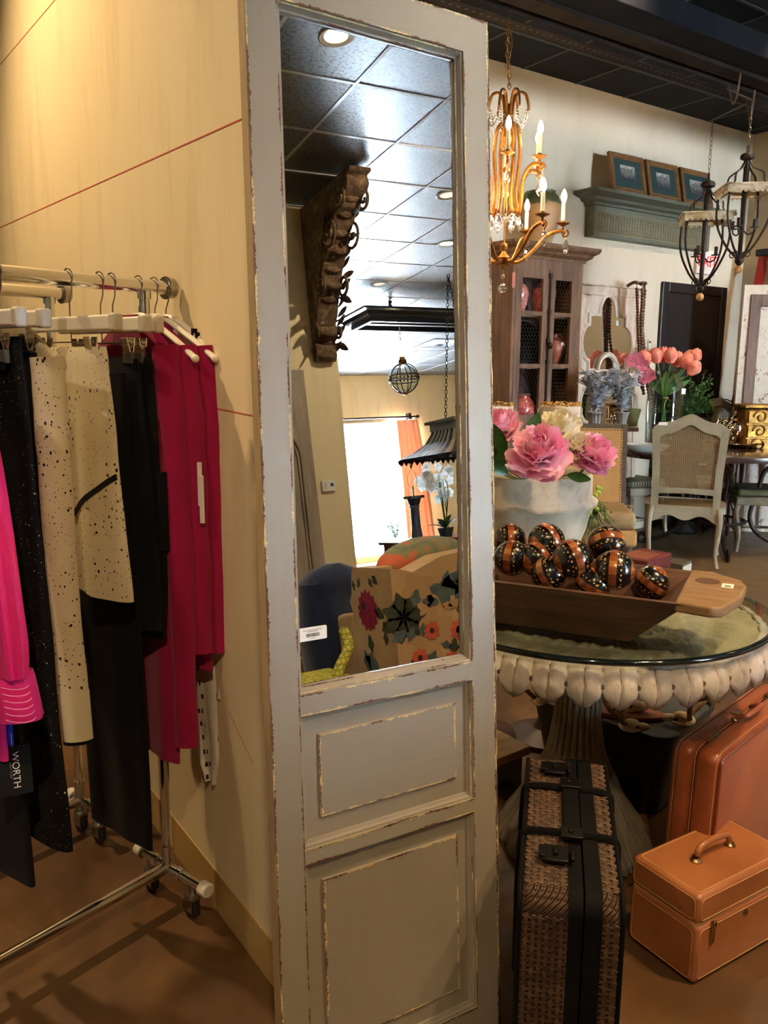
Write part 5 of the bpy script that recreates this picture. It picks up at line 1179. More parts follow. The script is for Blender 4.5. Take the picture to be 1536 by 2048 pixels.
# --- quatrefoil mirror board
t = NT('limewashed_pine'); v = t.tex((3, 3, .8)); f = t.noise(v, 5, 7, .65, .6); c = t.ramp(f, [(.3, srgb(170, 142, 118)), (.55, srgb(206, 188, 168)), (.75, srgb(224, 210, 194))]); t.l.new(c, t.b.inputs['Base Color']); t.set(Roughness=.75); t.bump(f, .25, .004); M_LIME2 = t.m
M_RIMD = mat('tan_inner_rim', srgb(150, 116, 70), .6)
qx = 5.39; QY = 4.60
qb = thing('quatrefoil_mirror', 'tall limewashed wooden board with quatrefoil mirrors and an oval ring, leaning on the back wall', 'mirror', (qx, QY, 0), (math.radians(-1.6), 0, 0))
m = MB(); m.box(-.34, -.02, .0, .415, .015, 2.075); m.build('board', M_LIME2, qb, bevel=.004)
m = MB()
for x0, x1, z0, z1 in ((-.335, .41, 2.0, 2.07), (.36, .41, .02, 2.0), (-.335, -.29, .02, 2.0)): m.box(x0, -.030, z0, x1, -.020, z1)
m.box(-.34, -.045, 2.072, .42, .015, 2.085); m.build('border_moulding', M_LIME2, qb, bevel=.003)
def quatre(cx_, cz_, s, h, r, rt, top=True):
    P = [(cx_+s, cz_-r)]
    P += [(cx_+s+rt*math.cos(math.radians(a)), cz_+r*math.sin(math.radians(a))) for a in range(-80, 81, 16)]
    P += [(cx_+s, cz_+r), (cx_+s, cz_+h)]
    if top: P += [(cx_+.085, cz_+h)]+[(cx_+.085*math.cos(math.radians(a)), cz_+h+.16*math.sin(math.radians(a))) for a in range(12, 169, 12)]+[(cx_-.085, cz_+h)]
    P += [(cx_-s, cz_+h), (cx_-s, cz_+r)]+[(cx_-s+rt*math.cos(math.radians(a)), cz_+r*math.sin(math.radians(a))) for a in range(100, 261, 16)]+[(cx_-s, cz_-r), (cx_-s, cz_-h), (cx_+s, cz_-h)]
    return P
def qmir(P, lbl):
    m = MB(); m.prism(P, -.0225, -.0205, 'y'); g = m.build('mirror_glass', M_MIRROR, qb, smooth=False)
    cxm = sum(p[0] for p in P)/len(P); czm = sum(p[1] for p in P)/len(P); n = len(P)
    def off(i, d):
        a = Vector(P[i-1]); b = Vector(P[i]); c = Vector(P[(i+1) % n]); n1 = Vector(((b-a).y, -(b-a).x)); n2 = Vector(((c-b).y, -(c-b).x)); nn = (n1.normalized()+n2.normalized())
        nn = nn.normalized() if nn.length > 1e-6 else n1.normalized(); q = nn.dot(n1.normalized()); return b+nn*d/max(.6, q)
    m = MB(); vs = []
    for i in range(n):
        for d, y in ((0, -.0226), (.004, -.032), (.018, -.036), (.030, -.028), (.032, -.020)): o_ = off(i, d); vs.append((o_.x, y, o_.y))
    m.add(vs, [(5*i+k, 5*i+k+1, 5*((i+1) % n)+k+1, 5*((i+1) % n)+k) for i in range(n) for k in range(4)]); m.build('mirror_rim', M_LIME2, qb, angle=30)
P = quatre(0, 1.625, .205, .205, .13, .085); 
if sum(P[i-1][0]*P[i][1]-P[i][0]*P[i-1][1] for i in range(len(P))) < 0: P = P[::-1]
qmir(P, 'upper'); P = quatre(.0, 1.13, .205, .205, .13, .085, False); qmir(P, 'lower'); P = [(x, z) for x, z in quatre(0, .55, .205, .25, .13, .085, False)]; qmir(P, 'low')
m = MB(); m.T = Matrix.Translation((.0, -.032, 1.37)); vs = []; n = 40
for k in range(n):
    a = 2*PI*k/n
    for s, y in ((.74, 0), (.80, -.018), (.95, -.022), (1, -.008), (1, .008)): vs.append((.145*s*math.cos(a), y, .185*s*math.sin(a)))
m.add(vs, [(5*i+k, 5*i+k+1, 5*((i+1) % n)+k+1, 5*((i+1) % n)+k) for i in range(n) for k in range(4)]); m.build('oval_ring', M_LIME2, qb, angle=30)
m = MB(); m.T = Matrix.Translation((.0, -.030, 1.37)); m.prism([(.110*math.cos(2*PI*k/n), .140*math.sin(2*PI*k/n)) for k in range(n)], -.003, -.001, 'y'); m.build('oval_glass', M_MIRROR, qb, smooth=False)
MB().box(.10, -.024, 1.77, .165, -.0226, 1.81).build('price_sticker', M_PAPER, qb, smooth=False)
# --- bead garland
bg_ = thing('bead_garland', 'long strands of brown wooden beads draped over the top corner of the limewashed mirror board', 'beads', (5.69, 4.52, 2.08)); M_BEAD = mat('brown_wood_bead', srgb(96, 62, 42), .4)
bl = MB(); bl.ball((0, 0, 0), .0125, 4, (1, 1, .95))
for s in range(5):
    m = MB(); n = 36; pts = []
    for k in range(n):
        t_ = k/n; x = -.17+s*.030+.03*math.sin(t_*3+s)+.12*max(0, t_-.35)**1.3*(1+.3*s); z = .015-t_*(.80+.05*s) if k > 1 else .02; pts.append((x, -.055-.012*(s % 2)-.03*t_, z))
    for p_ in pts: m.ball(p_, .0155, 4)
    m.tube(pts, .003, 5); m.build('bead_strand', M_BEAD, bg_)
m = MB(); m.tube(spline([(-.16, .05, .0), (-.13, 0, .03), (-.10, -.055, .01)], 5), .014, 6); m.build('knot', M_BEAD, bg_)
# ================================================================ dining group
M_IRON = M_DIRON
t = NT('polished_dark_top'); v = t.tex((1, 5, 1)); f = t.noise(v, 5, 6, .6); t.l.new(t.ramp(f, [(.3, srgb(48, 30, 26)), (.7, srgb(76, 52, 42))]), t.b.inputs['Base Color']); t.set(Roughness=.22, Coat_Weight=.5, Coat_Roughness=.1); M_DTOP = t.m
DC = (5.93, 3.86); DR = .70; DH = .78; DRR = np.array([.82, -.57]); DFF = np.array([.56, .81])
dt = thing('dining_table', 'round dark wood dining table on a scrolled black iron base', 'table', (*DC, 0), -.607)
m = MB(); m.lathe([(0, DH-.05), (DR-.04, DH-.05), (DR-.01, DH-.045), (DR, DH-.02), (DR-.005, DH-.003), (DR-.015, DH), (0, DH)], 80, sx=1.14, sy=.72); m.build('tabletop', M_DTOP, dt)
m = MB(); m.lathe([(.32, DH-.055), (.34, DH-.05), (.30, DH-.05)], 40); m.build('iron_collar', M_IRON, dt); m = MB(); m.tube([(.22*math.cos(a*PI/16), .22*math.sin(a*PI/16), .22) for a in range(32)], .012, 8, closed=True); m.build('iron_ring', M_IRON, dt)
def sleg(mm):
    P = [(q[0], 0, q[1]) for q in spiral((.50, .62), .018, .075, 420, 90, 16)]
    P += [(.42, 0, .695), (.33, 0, .62), (.30, 0, .50), (.27, 0, .38), (.25, 0, .25), (.30, 0, .14), (.42, 0, .06), (.53, 0, .03)]
    P += [(q[0], 0, q[1]) for q in spiral((.56, .055), .045, .015, -100, 200, 12)]
    mm.tube(spline(P, 3), .014, 10, flat=1.3)
    P = [(q[0], 0, q[1]) for q in spiral((.17, .40), .015, .075, -200, 180, 18)]+[(.12, 0, .32), (.18, 0, .22), (.245, 0, .22)]
    mm.tube(spline(P, 2), .010, 8)
for k in range(4):
    m = MB(); sleg(m); m.build('leg', M_IRON, dt, rot=(0, 0, math.radians(258+90*k)))
# --- cane chairs
M_CHW = mat('grey_cream_chair_paint', srgb(168, 156, 132), .5, c2=srgb(150, 138, 114), nscale=7, bump=.1); M_CHO = mat('worn_olive_beige_paint', srgb(132, 120, 92), .6, c2=srgb(108, 96, 70), nscale=9, bump=.15)
t = NT('woven_cane'); v = t.tex(); sp = t.node('ShaderNodeSeparateXYZ'); t.l.new(v, sp.inputs[0])
def cane_nt(name, ax0, ax1, pitch=.0125):
    t = NT(name); v = t.tex(); sp = t.node('ShaderNodeSeparateXYZ'); t.l.new(v, sp.inputs[0])
    a, b = sp.outputs[ax0], sp.outputs[ax1]
    def fr(x): return t.math('SUBTRACT', t.math('FRACT', t.math('MULTIPLY', x, 1/pitch)), .5)
    u, w = fr(a), fr(b); d = t.math('SQRT', t.math('ADD', t.math('POWER', u, 2), t.math('POWER', w, 2)))
    hole = t.math('LESS_THAN', d, .27); tr = t.node('ShaderNodeBsdfTransparent'); mx = t.node('ShaderNodeMixShader')
    f = t.noise(v, 400, 2); t.l.new(t.ramp(f, [(.3, srgb(120, 98, 66)), (.7, srgb(166, 142, 104))]), t.b.inputs['Base Color']); t.set(Roughness=.5)
    t.l.new(hole, mx.inputs[0]); t.l.new(t.b.outputs[0], mx.inputs[1]); t.l.new(tr.outputs[0], mx.inputs[2]); t.l.new(mx.outputs[0], t.n['Material Output'].inputs[0]); return t.m
bpy.data.materials.remove(t.m); M_CANE = cane_nt('woven_cane_back', 0, 2); M_CANES = cane_nt('woven_cane_seat', 0, 1)
def cane_chair(name, label, loc, rz, paint, H=1.0, W=.47, carved=False, group='cane back dining chairs'):
    """local: back plane at y=0, seat extends to +y, z up"""
    o = thing(name, label, 'chair', loc, rz, group); sz = .44; bz = .50; w = W/2; lean = -.10
    def Y(z): return lean*max(0, (z-sz))/(H-sz)*1.0
    def crest(u): a = abs(u); return H-.055+.055*math.exp(-(a/.35)**2)-.01*a-.030*max(0, a-.80)/.2*1.2
    # back frame from outline
    m = MB(); fw = .052
    N = 30; outer = []; inner = []
    for i in range(N+1): u = -1+2*i/N; outer.append((w*1.02*u*(1 if abs(u) < .97 else .985), crest(u)))
    for i in range(N+1): u = -1+2*i/N; inner.append(((w-fw)*u, crest(u*.93)-.075-.005*abs(u)))
    def slab(P, Q, y0=-.014, y1=.014):
        vs = []; n = len(P)
        for p, q in zip(P, Q): vs += [(p[0], Y(p[1])+y0, p[1]), (q[0], Y(q[1])+y0, q[1]), (q[0], Y(q[1])+y1, q[1]), (p[0], Y(p[1])+y1, p[1])]
        m.add(vs, [(4*i+k, 4*i+(k+1) % 4, 4*i+4+(k+1) % 4, 4*i+4+k) for i in range(n-1) for k in range(4)]+[(0, 1, 2, 3), (4*n-1, 4*n-2, 4*n-3, 4*n-4)])
    slab(outer, inner)
    for s in (-1, 1):
        zs = [H-.09-.02, .9*H, .8*H, .7*H, .6*H, bz+.03, sz, sz-.05]; ww = [1.02, 1.03, 1.0, .975, .955, .95, .95, .95]
        slab([(s*w*q, z) for q, z in zip(ww, zs)], [(s*(w*q-fw), z) for q, z in zip(ww, zs)])
    slab([(-w+.04, bz+.075), (0, bz+.078), (w-.04, bz+.075)], [(-w+.04, bz+.03), (0, bz+.038), (w-.04, bz+.03)])
    m.build('back_frame', paint, o, bevel=.004)
    if carved:
        m = MB()
        for s in (-1, 1):
            m.tube([(s*(q[0]), Y(H)-.018, q[1]) for q in spiral((.10, H-.055), .03, .008, 0, 400, 18)], .006, 6)
            m.tube(spline([(s*.02, Y(H)-.018, H-.03), (s*.06, Y(H)-.018, H-.015), (s*.13, Y(H)-.018, H-.05), (s*.19, Y(H)-.018, H-.075)], 5), .006, 6)
        m.ball((0, Y(H)-.018, H-.035), .02, 6, (1, .5, 1.2)); m.build('carved_crest', paint, o)
    m = MB(); N = 14
    vs = [];
    for i in range(N+1):
        u = -1+2*i/N; zt = crest(u*.93)-.070; vs += [((w-fw+.004)*u, Y(bz+.07), bz+.07), ((w-fw+.004)*u, Y(zt), zt)]
    m.add(vs, [(2*i, 2*i+1, 2*i+3, 2*i+2) for i in range(N)]); m.build('back_cane', M_CANE, o)
    m = MB(); sw, sd = w+.03, .44
    P = [(-w*.95, -.01), (w*.95, -.01), (sw, .06), (sw+.01, sd*.7), (sw-.03, sd), (0, sd+.015), (-sw+.03, sd), (-sw-.01, sd*.7), (-sw, .06)]
    I = [(x*.84, .045+(y+.01)*.84) for x, y in P]; n = len(P); vs = []
    for p, q in zip(P, I): vs += [(p[0], p[1], sz-.05), (p[0], p[1], sz), (q[0], q[1], sz), (q[0], q[1], sz-.04)]
    m.add(vs, [(4*i+k, 4*i+k+1, 4*((i+1) % n)+k+1, 4*((i+1) % n)+k) for i in range(n) for k in range(3)])
    # serpentine aprons at back and front
    for yy in (-.012, sd-.02):
        A = [(-w*.93+2*w*.93*i/24, sz-.05-.035-.018*math.cos(i/24*4*PI)-.025*abs(-1+i/12)**3) for i in range(25)]; Bq = [(x, sz-.045) for x, _ in A]; vs = []
        for p, q in zip(A, Bq): vs += [(p[0], yy, p[1]), (q[0], yy, q[1]), (q[0], yy+.02, q[1]), (p[0], yy+.02, p[1])]
        m.add(vs, [(4*i+k, 4*i+(k+1) % 4, 4*i+4+(k+1) % 4, 4*i+4+k) for i in range(24) for k in range(4)])
    m.build('seat_frame', paint, o, bevel=.004)
    m = MB(); m.add([(x, y, sz-.008) for x, y in I], [tuple(range(n))]); m.build('cane_seat', M_CANES, o)
    for sx, y0, dy in ((-1, 0, -.05), (1, 0, -.05), (-1, sd-.03, .03), (1, sd-.03, .03)):
        x = sx*(w*.92 if y0 == 0 else sw-.03)
        m = MB(); m.tube(spline([(x, y0+.005, sz-.01), (x+sx*.012, y0+dy*.15, sz-.10), (x+sx*.008, y0+dy*.1, sz-.22), (x-sx*.002, y0+dy*.5, .10), (x+sx*.012, y0+dy, .005)], 5), [.026]*3+[.025, .024, .023, .022, .021, .020, .019, .018, .017, .016, .0155, .015, .0145, .014, .0145, .016, .018, .018], 10); m.build('leg', paint, o)
    return o
lr = np.array([5.245, 3.44]); ll = np.array([4.985, 3.80]); cc_ = (lr+ll)/2; xv = _n(lr-ll); CR = math.atan2(xv[1], xv[0])
cc_ = cc_+xv*.025
ch = cane_chair('cane_chair', 'grey-cream cane back chair seen from behind, nearest chair to the stone table', (cc_[0], cc_[1], 0), CR, M_CHW, 1.11, .50)
MB().box(-.215, -.130, 1.03, -.155, -.124, 1.05).build('price_sticker', M_PAPER, ch, smooth=False)
ch2p = atd(1438, 800, 7.55)
cane_chair('cane_chair', 'carved beige cane chair on the far side of the dining table, only its crest showing', (ch2p[0], ch2p[1], 0), CR+PI*.98, M_CHW, 1.16, .46, True)
# open arm chair with green seat at right
def plain_chair(name, label, loc, rz, paint, seatm, H=.95, W=.5, back=True, cat='chair'):
    o = thing(name, label, cat, loc, rz); w = W/2; sz = .44
    m = MB(); m.box(-w, -.02, sz-.07, w, .44, sz); m.build('seat_frame', paint, o, bevel=.01)
    m = MB(); m.box(-w+.01, .0, sz, w-.01, .43, sz+.055); m.build('seat_pad', seatm, o, bevel=.025, segs=4)
    for sx in (-1, 1):
        for y0, dy in ((.01, -.04), (.41, .02)): m = MB(); m.tube(spline([(sx*(w-.03), y0, sz-.02), (sx*(w-.01), y0+dy*.2, sz-.14), (sx*(w-.035), y0+dy*.6, .14), (sx*(w-.02), y0+dy, .0)], 5), [.024]*4+[.022]*4+[.019]*4+[.017]*4, 10); m.build('leg', paint, o)
    m = MB()
    for sx in (-1, 1): m.tube([(sx*(w-.032), .0, .16), (sx*(w-.032), .42, .16)], .011, 8)
    m.tube([(-w+.04, .21, .16), (w-.04, .21, .16)], .011, 8); m.build('stretcher', paint, o)
    if back:
        m = MB(); P = arc(0, H-.20, w-.03, 0, 180, 16); P = [(w-.03, sz)]+P+[(-w+.03, sz)]; m.tube([(x, -.02-.09*(z-sz)/(H-sz), z) for x, z in P], .019, 10); m.build('back_frame', paint, o)
        m = MB(); Q = [(x*.86, .015+(z-sz)*.9+sz) for x, z in P]; m.prism([(x, z) for x, z in Q], -.075, -.045, 'y'); m.build('back_pad', seatm, o, bevel=.012, segs=3)
    return o
M_GSEAT = mat('moss_green_velvet', srgb(88, 88, 54), .8, c2=srgb(104, 100, 64), nscale=8)
sp3 = atz(1506, 1100, 0.0); plain_chair('upholstered_stool', 'beige carved stool with moss green seat beside the iron table leg at the right border', (sp3[0]+.02, sp3[1]-.10, 0), CR+.2, M_CHO, M_GSEAT, back=False, W=.52, cat='stool')
# patterned seat chair behind
t = NT('trellis_print_fabric'); v = t.tex((1, 1, 0)); vo = t.node('ShaderNodeTexVoronoi', Scale=34., Randomness=.0, _feature='DISTANCE_TO_EDGE'); t.l.new(v, vo.inputs['Vector']); t.l.new(t.ramp(vo.outputs['Distance'], [(.10, srgb(188, 178, 146)), (.16, srgb(96, 96, 74))]), t.b.inputs['Base Color']); t.set(Roughness=.85); M_TREL = t.m
pp = atz(1283, 960, .46); plain_chair('side_chair', 'carved beige side chair with trellis-print seat under the dining table edge', (pp[0]+.05, pp[1]-.02, 0), CR+2.4, M_CHW, M_TREL, W=.5, back=False)
# --- tan square back arm chair
M_TANF = mat('tan_upholstery', srgb(186, 142, 86), .85, c2=srgb(168, 124, 72), nscale=6); M_CUSH = mat('beige_linen_cushion', srgb(158, 132, 94), .9, c2=srgb(140, 114, 78), nscale=12, bump=.15); M_GRW = mat('grey_brown_show_wood', srgb(66, 52, 36), .6, c2=srgb(84, 70, 50), nscale=12, stretch=(1, 1, 3)); M_NAIL = mat('nail_head', srgb(92, 68, 40), .35, .8)
tr_ = atd(1256, 850, 5.75); br_ = atz(1222, 985, .56); xv = _n(np.array([PDX[0], PDX[1]])); yaw = math.atan2(xv[1], xv[0])-.12
bk = np.array([br_[0], br_[1]])-xv*.30*1.0
bxy = np.array([tr_[0], tr_[1]])-xv*.30
ta = thing('square_back_armchair', 'tan square back armchair with nail-head trim and loose seat cushion, behind the peonies', 'armchair', (bxy[0], bxy[1], 0), yaw)
sh = (tr_[2]-.50)*.10
def bY(z): return .10*(z-.46)/(.52)-.03
HB = float(tr_[2])
m = MB(); w = .30
def leanbox(m, x0, x1, z0, z1, y0, y1): m.hexa([(x0, bY(z0)+y0, z0), (x1, bY(z0)+y0, z0), (x1, bY(z0)+y1, z0), (x0, bY(z0)+y1, z0), (x0, bY(z1)+y0, z1), (x1, bY(z1)+y0, z1), (x1, bY(z1)+y1, z1), (x0, bY(z1)+y1, z1)])
leanbox(m, -w, -w+.035, .46, HB, -.02, .04); leanbox(m, w-.035, w, .46, HB, -.02, .04); leanbox(m, -w+.035, w-.035, HB-.03, HB, -.02, .04); leanbox(m, -w+.035, w-.035, .46, .50, -.02, .04); m.build('back_frame', M_GRW, ta, bevel=.004)
m = MB(); leanbox(m, -w+.033, w-.033, .49, HB-.028, -.034, .03); m.build('back_panel', M_TANF, ta, bevel=.012, segs=3)
m = MB()
for k in range(26): z = lerp(.50, HB-.04, k/25); m.ball((w-.042, bY(z)-.033, z), .0055, 4); m.ball((-w+.042, bY(z)-.033, z), .0055, 4)
for k in range(28): x = lerp(-w+.05, w-.05, k/27); m.ball((x, bY(HB-.036)-.033, HB-.036), .0055, 4)
m.build('nail_heads', M_NAIL, ta)['kind'] = 'stuff'
m = MB(); m.box(-w-.01, -.50, .27, w+.01, .0, .38); m.build('seat_base', M_TANF, ta, bevel=.02, segs=3)
m = MB(); m.box(-w, -.50, .385, w, -.02, .50); m.build('seat_cushion', M_CUSH, ta, bevel=.045, segs=5)
m = MB(); m.tube(spline([(w-.02, -.04, .47), (w+.05, -.03, .46), (w+.06, -.01, .38), (w+.08, 0, .33)], 5), .006, 6); m.build('cushion_tie', M_CUSH, ta)
for sx in (-1, 1):
    for y in (-.46, -.03): m = MB(); m.lathe([(.014, 0), (.018, .03), (.026, .15), (.03, .24), (.034, .27)], 12, (sx*(w-.04), y, 0)); m.build('leg', M_GRW, ta)
# --- console behind with silver leaf plants
kp = atd(1215, 850, 6.05); cz_ = float(kp[2])-.005
co = thing('console_table', 'narrow dark console table behind the tan armchair carrying silver plants', 'table', (kp[0], kp[1], 0), yaw)
m = MB(); m.box(-.20, -.14, cz_-.03, .20, .14, cz_); m.build('tabletop', M_WOODD, co, bevel=.004)
for sx in (-1, 1):
    for sy in (-1, 1): m = MB(); m.tube([(sx*.14-.03, sy*.11, cz_-.031), (sx*.14-.03, sy*.11, 0)], .016, 8); m.build('leg', M_WOODD, co)
M_SLV = mat('silver_sage_leaf', srgb(182, 192, 206), .45, c2=srgb(216, 220, 228), nscale=20); M_PEW = mat('pale_pewter_pot', srgb(160, 158, 154), .4, .5)
def silver_plant(px, label, seed, tall):
    p = Vector(atd(px, 846, 6.0)); o = thing('silver_leaf_plant', label, 'plant', (p.x, p.y, cz_), 0, 'silver leaf plants in pewter pots'); r = random.Random(seed)
    def flt(r_, z, a, i): return r_*(1-.07*(1-abs(math.sin(a*6)))), z
    m = MB(); m.lathe([(.045, 0), (.05, .006), (.036, .02), (.04, .05), (.052, .09), (.060, .10), (.058, .106), (.05, .10), (.0, .09)], 72, fn=flt); m.build('fluted_pot', M_PEW, o)
    ms_ = MB(); ml = MB()
    for k in range(13):
        a = r.uniform(0, 6.28); l = r.uniform(.16, tall); P = spline([(0, 0, .09), (.03*math.cos(a), .03*math.sin(a), .09+l*.4), (.07*math.cos(a+.5), .07*math.sin(a+.5), .09+l*.8), (.10*math.cos(a+.6), .10*math.sin(a+.6), .09+l)], 6); ms_.tube(P, .003, 5)
        for q in P[3:]:
            for _ in range(2): leafmesh(ml, q, (r.uniform(-1, 1), r.uniform(-1, 1), r.uniform(-.1, 1)), r.uniform(.045, .08), .026, droop=.15, nu=4)
    ms_.build('stems', M_SLV, o); ml.build('leaves', M_SLV, o, angle=180); return o
silver_plant(1190, 'silver-leaved plant in fluted pewter pot, left one behind the tan armchair', 3, .31); silver_plant(1243, 'silver-leaved plant in fluted pewter pot, right one beside the tulips', 9, .36)
op = Vector(atd(1262, 840, 6.02)); o = thing('olive_pot', 'olive green glazed pot between the silver plants and the glass vase', 'pot', (op.x, op.y, cz_+.0003)); h = .125
m = MB(); m.lathe([(0, 0), (.045, 0), (.05, h*.3), (.062, h*.8), (.068, h), (.06, h), (.055, h-.02), (0, h-.03)], 28); m.build('pot_body', mat('olive_glaze', srgb(84, 82, 44), .4, c2=srgb(104, 98, 56), nscale=8), o)
# --- glass vase with tulips
vp = Vector(atd(1325, 872, 6.62)); vz = DH+.0006
va = thing('glass_vase', 'large clear glass jar vase holding coral tulips tied with raffia on the dining table', 'vase', (vp.x, vp.y, vz))
t = NT('clear_glass'); g0 = t.node('ShaderNodeBsdfTransparent'); g0.inputs[0].default_value = (.86, .90, .88, 1); g1 = t.node('ShaderNodeBsdfGlossy', Roughness=.03); lw = t.node('ShaderNodeLayerWeight', Blend=.35); mx = t.node('ShaderNodeMixShader')
t.l.new(t.math('MULTIPLY', lw.outputs['Facing'], .6), mx.inputs[0]); t.l.new(g0.outputs[0], mx.inputs[1]); t.l.new(g1.outputs[0], mx.inputs[2]); t.l.new(mx.outputs[0], t.n['Material Output'].inputs[0]); M_CG = t.m
vh = float(atd(1325, 762, 6.62)[2])-vz; vn = float(atd(1325, 742, 6.62)[2])-vz
m = MB(); m.lathe([(0, .004), (.125, .0), (.135, .015), (.138, vh*.5), (.138, vh*.90), (.12, vh*.99), (.085, vh*1.06), (.078, vn*.97), (.088, vn), (.086, vn+.004), (.074, vn*.97), (.08, vh*1.06), (.115, vh*.98), (.132, vh*.9), (.132, .02), (0, .014)], 48); m.build('glass_body', M_CG, va)
M_TUL = petalmat('coral_tulip_petal', srgb(244, 124, 108), srgb(252, 176, 146), .15); M_TSTEM = mat('tulip_green', srgb(86, 130, 58), .5, c2=srgb(70, 112, 46), nscale=10)
kn = vp.copy(); kn.z = float(atd(1325, 795, 6.62)[2])
TP = [(1296, 716, 6.3, -25), (1315, 713, 6.3, -12), (1327, 711, 6.42, 0), (1341, 713, 6.28, 4), (1351, 720, 6.4, 14), (1366, 722, 6.25, 30), (1381, 711, 6.45, 40), (1378, 735, 6.22, 50), (1370, 715, 6.5, 30)]
def tulip(m, c, d, R_):
    """closed cup of six petals"""
    q = d.to_track_quat('Z', 'Y').to_matrix().to_4x4()
    for k in range(6):
        a = k*PI/3; off = 0 if k % 2 else .12; vs = []
        for j in range(7):
            t_ = j/6; rr = R_*(.25+.85*math.sin(PI*min(1, t_*.72+.05)))*(1-.45*max(0, t_-.55)/.45)*(1+off*.5)
            for i in range(5): u = (i/4-.5)*1.25*math.sin(PI*(.15+.7*t_*.98))**.6; vs.append(Vector((rr*math.cos(a+u), rr*math.sin(a+u), R_*2.5*t_-.25*R_*abs(u)*t_)))
        m.add([Matrix.Translation(c) @ q @ v_ for v_ in vs], [(j*5+i, j*5+i+1, j*5+i+6, j*5+i+5) for j in range(6) for i in range(4)])
for i, (px, py, dp, tilt) in enumerate(TP):
    dp += .32; c = Vector(atd(px, py+14, dp)); d = (Vector(atd(px, py-10, dp))-c).normalized()+Vector(PDX)*math.sin(math.radians(tilt)); d.normalize()
    o = thing('tulip', ['coral tulip leftmost in the glass vase', 'coral tulip second from left in the vase', 'coral tulip half hidden behind its neighbours', 'coral tulip in the middle of the vase bunch', 'pale coral tulip right of the middle one', 'large coral tulip right of centre', 'topmost coral tulip at the right', 'lowest coral tulip drooping at the right', 'coral tulip hidden behind the right-hand blooms'][i], 'flower', c, 0, 'coral tulips in the glass vase')
    m = MB(); tulip(m, Vector((0, 0, 0)), d, .052); m.build('bloom', M_TUL, o, angle=180)
    m = MB(); k0 = kn+Vector(((i-4)*.006, (i % 3)*.006, 0)); b = Vector((vp.x-(i-4)*.015, vp.y, vz+.03)); m.tube(spline([Vector((0, 0, 0)), (k0-c)*.5+Vector((0, 0, .02)), k0-c, b-c], 6), .0052, 8); m.build('stalk', M_TSTEM, o)
    m = MB(); leafmesh(m, k0-c+Vector((0, 0, .02)), (c-k0)+Vector(PDX)*((i % 2)*.16-.08), .22, .055, up=-Vector(ray(px, py)), droop=.05); m.build('leaf', M_TSTEM, o, angle=180)
m = MB(); m.tube([(.022*math.cos(a*PI/8), .022*math.sin(a*PI/8), kn.z-vz+.003*math.sin(a)) for a in range(16)], .005, 6, closed=True); m.tube([(0, -.02, kn.z-vz), (-.04, -.03, kn.z-vz-.05), (-.05, -.03, kn.z-vz-.09)], .003, 5); m.tube([(0, -.02, kn.z-vz), (.04, -.03, kn.z-vz-.03)], .003, 5); m.build('raffia_tie', mat('raffia', srgb(200, 176, 128), .8), va)
MB().box(.01, -.143, vh*.82, .06, -.139, vh*.9).build('price_sticker', M_PAPER, va, smooth=False)
# --- orchid spray
M_ORC = petalmat('mauve_orchid_petal', srgb(198, 92, 118), srgb(222, 134, 150), .1)
ob = op; o = thing('orchid', 'mauve pink orchid spray rising from the olive pot beside the tulips', 'flower', (ob.x, ob.y, cz_+.11)); base = o.location.copy()
m = MB(); m.tube(spline([(0, 0, 0)]+[Vector(atd(*q, 6.02))-base for q in ((1262, 790), (1258, 745), (1268, 718), (1285, 722), (1300, 745))], 6), .003, 6); m.build('stem', M_STEM, o)
for (px, py, s) in ((1264, 722, .055), (1276, 716, .05), (1284, 730, .055), (1293, 745, .05), (1300, 752, .05), (1290, 758, .045)):
    m = MB(); c = Vector(atd(px, py, 5.98))-base; nrm = -Vector(ray(px, py)); u = nrm.cross(Vector((0, 0, 1))).normalized(); w_ = u.cross(nrm)
    for k in range(5): a = k*1.2566+.3+px; leafmesh(m, c, u*math.cos(a)+w_*math.sin(a)+nrm*.3, s, s*.95, up=nrm, droop=0, nu=5)
    m.ball(c+nrm*.01, .008, 5); m.build('blossom', M_ORC, o, angle=180)
# --- platter, tray and silver
pp_ = Vector(atz(1287, 876, DH+.0)); ctr = Vector((5.72, 4.12, DH+.0006)); q_ = aty(1285, 872, 4.1)
o = thing('white_platter', 'white oval platter at the left edge of the dining table', 'platter', (DC[0]-.64*.82-.10*.56, DC[1]+.64*.57-.10*.81, DH+.0006), CR)
m = MB(); m.lathe([(0, .0), (.11, 0), (.13, .006), (.18, .05), (.184, .056), (.176, .056), (.125, .014), (0, .010)], 48, sy=.75); m.build('platter_body', mat('white_china', srgb(232, 230, 224), .25), o)
M_SILV = mat('polished_silver', srgb(226, 206, 184), .08, 1.); ts_ = Vector(atz(1470, 895, DH)); ts_.z = DH+.0006
o = thing('silver_tray', 'footed silver tray with rope edge on the right side of the dining table', 'tray', ts_, CR); m = MB()
m.lathe([(0, .03), (.20, .03), (.23, .036), (.236, .044), (.228, .046), (.20, .038), (0, .036)], 56, sy=.7)
for a in (.6, 2.5, 3.8, 5.6): m.lathe([(.016, 0), (.02, .012), (.010, .03)], 10, (.17*math.cos(a), .12*math.sin(a), 0))
m.build('tray_body', M_SILV, o)
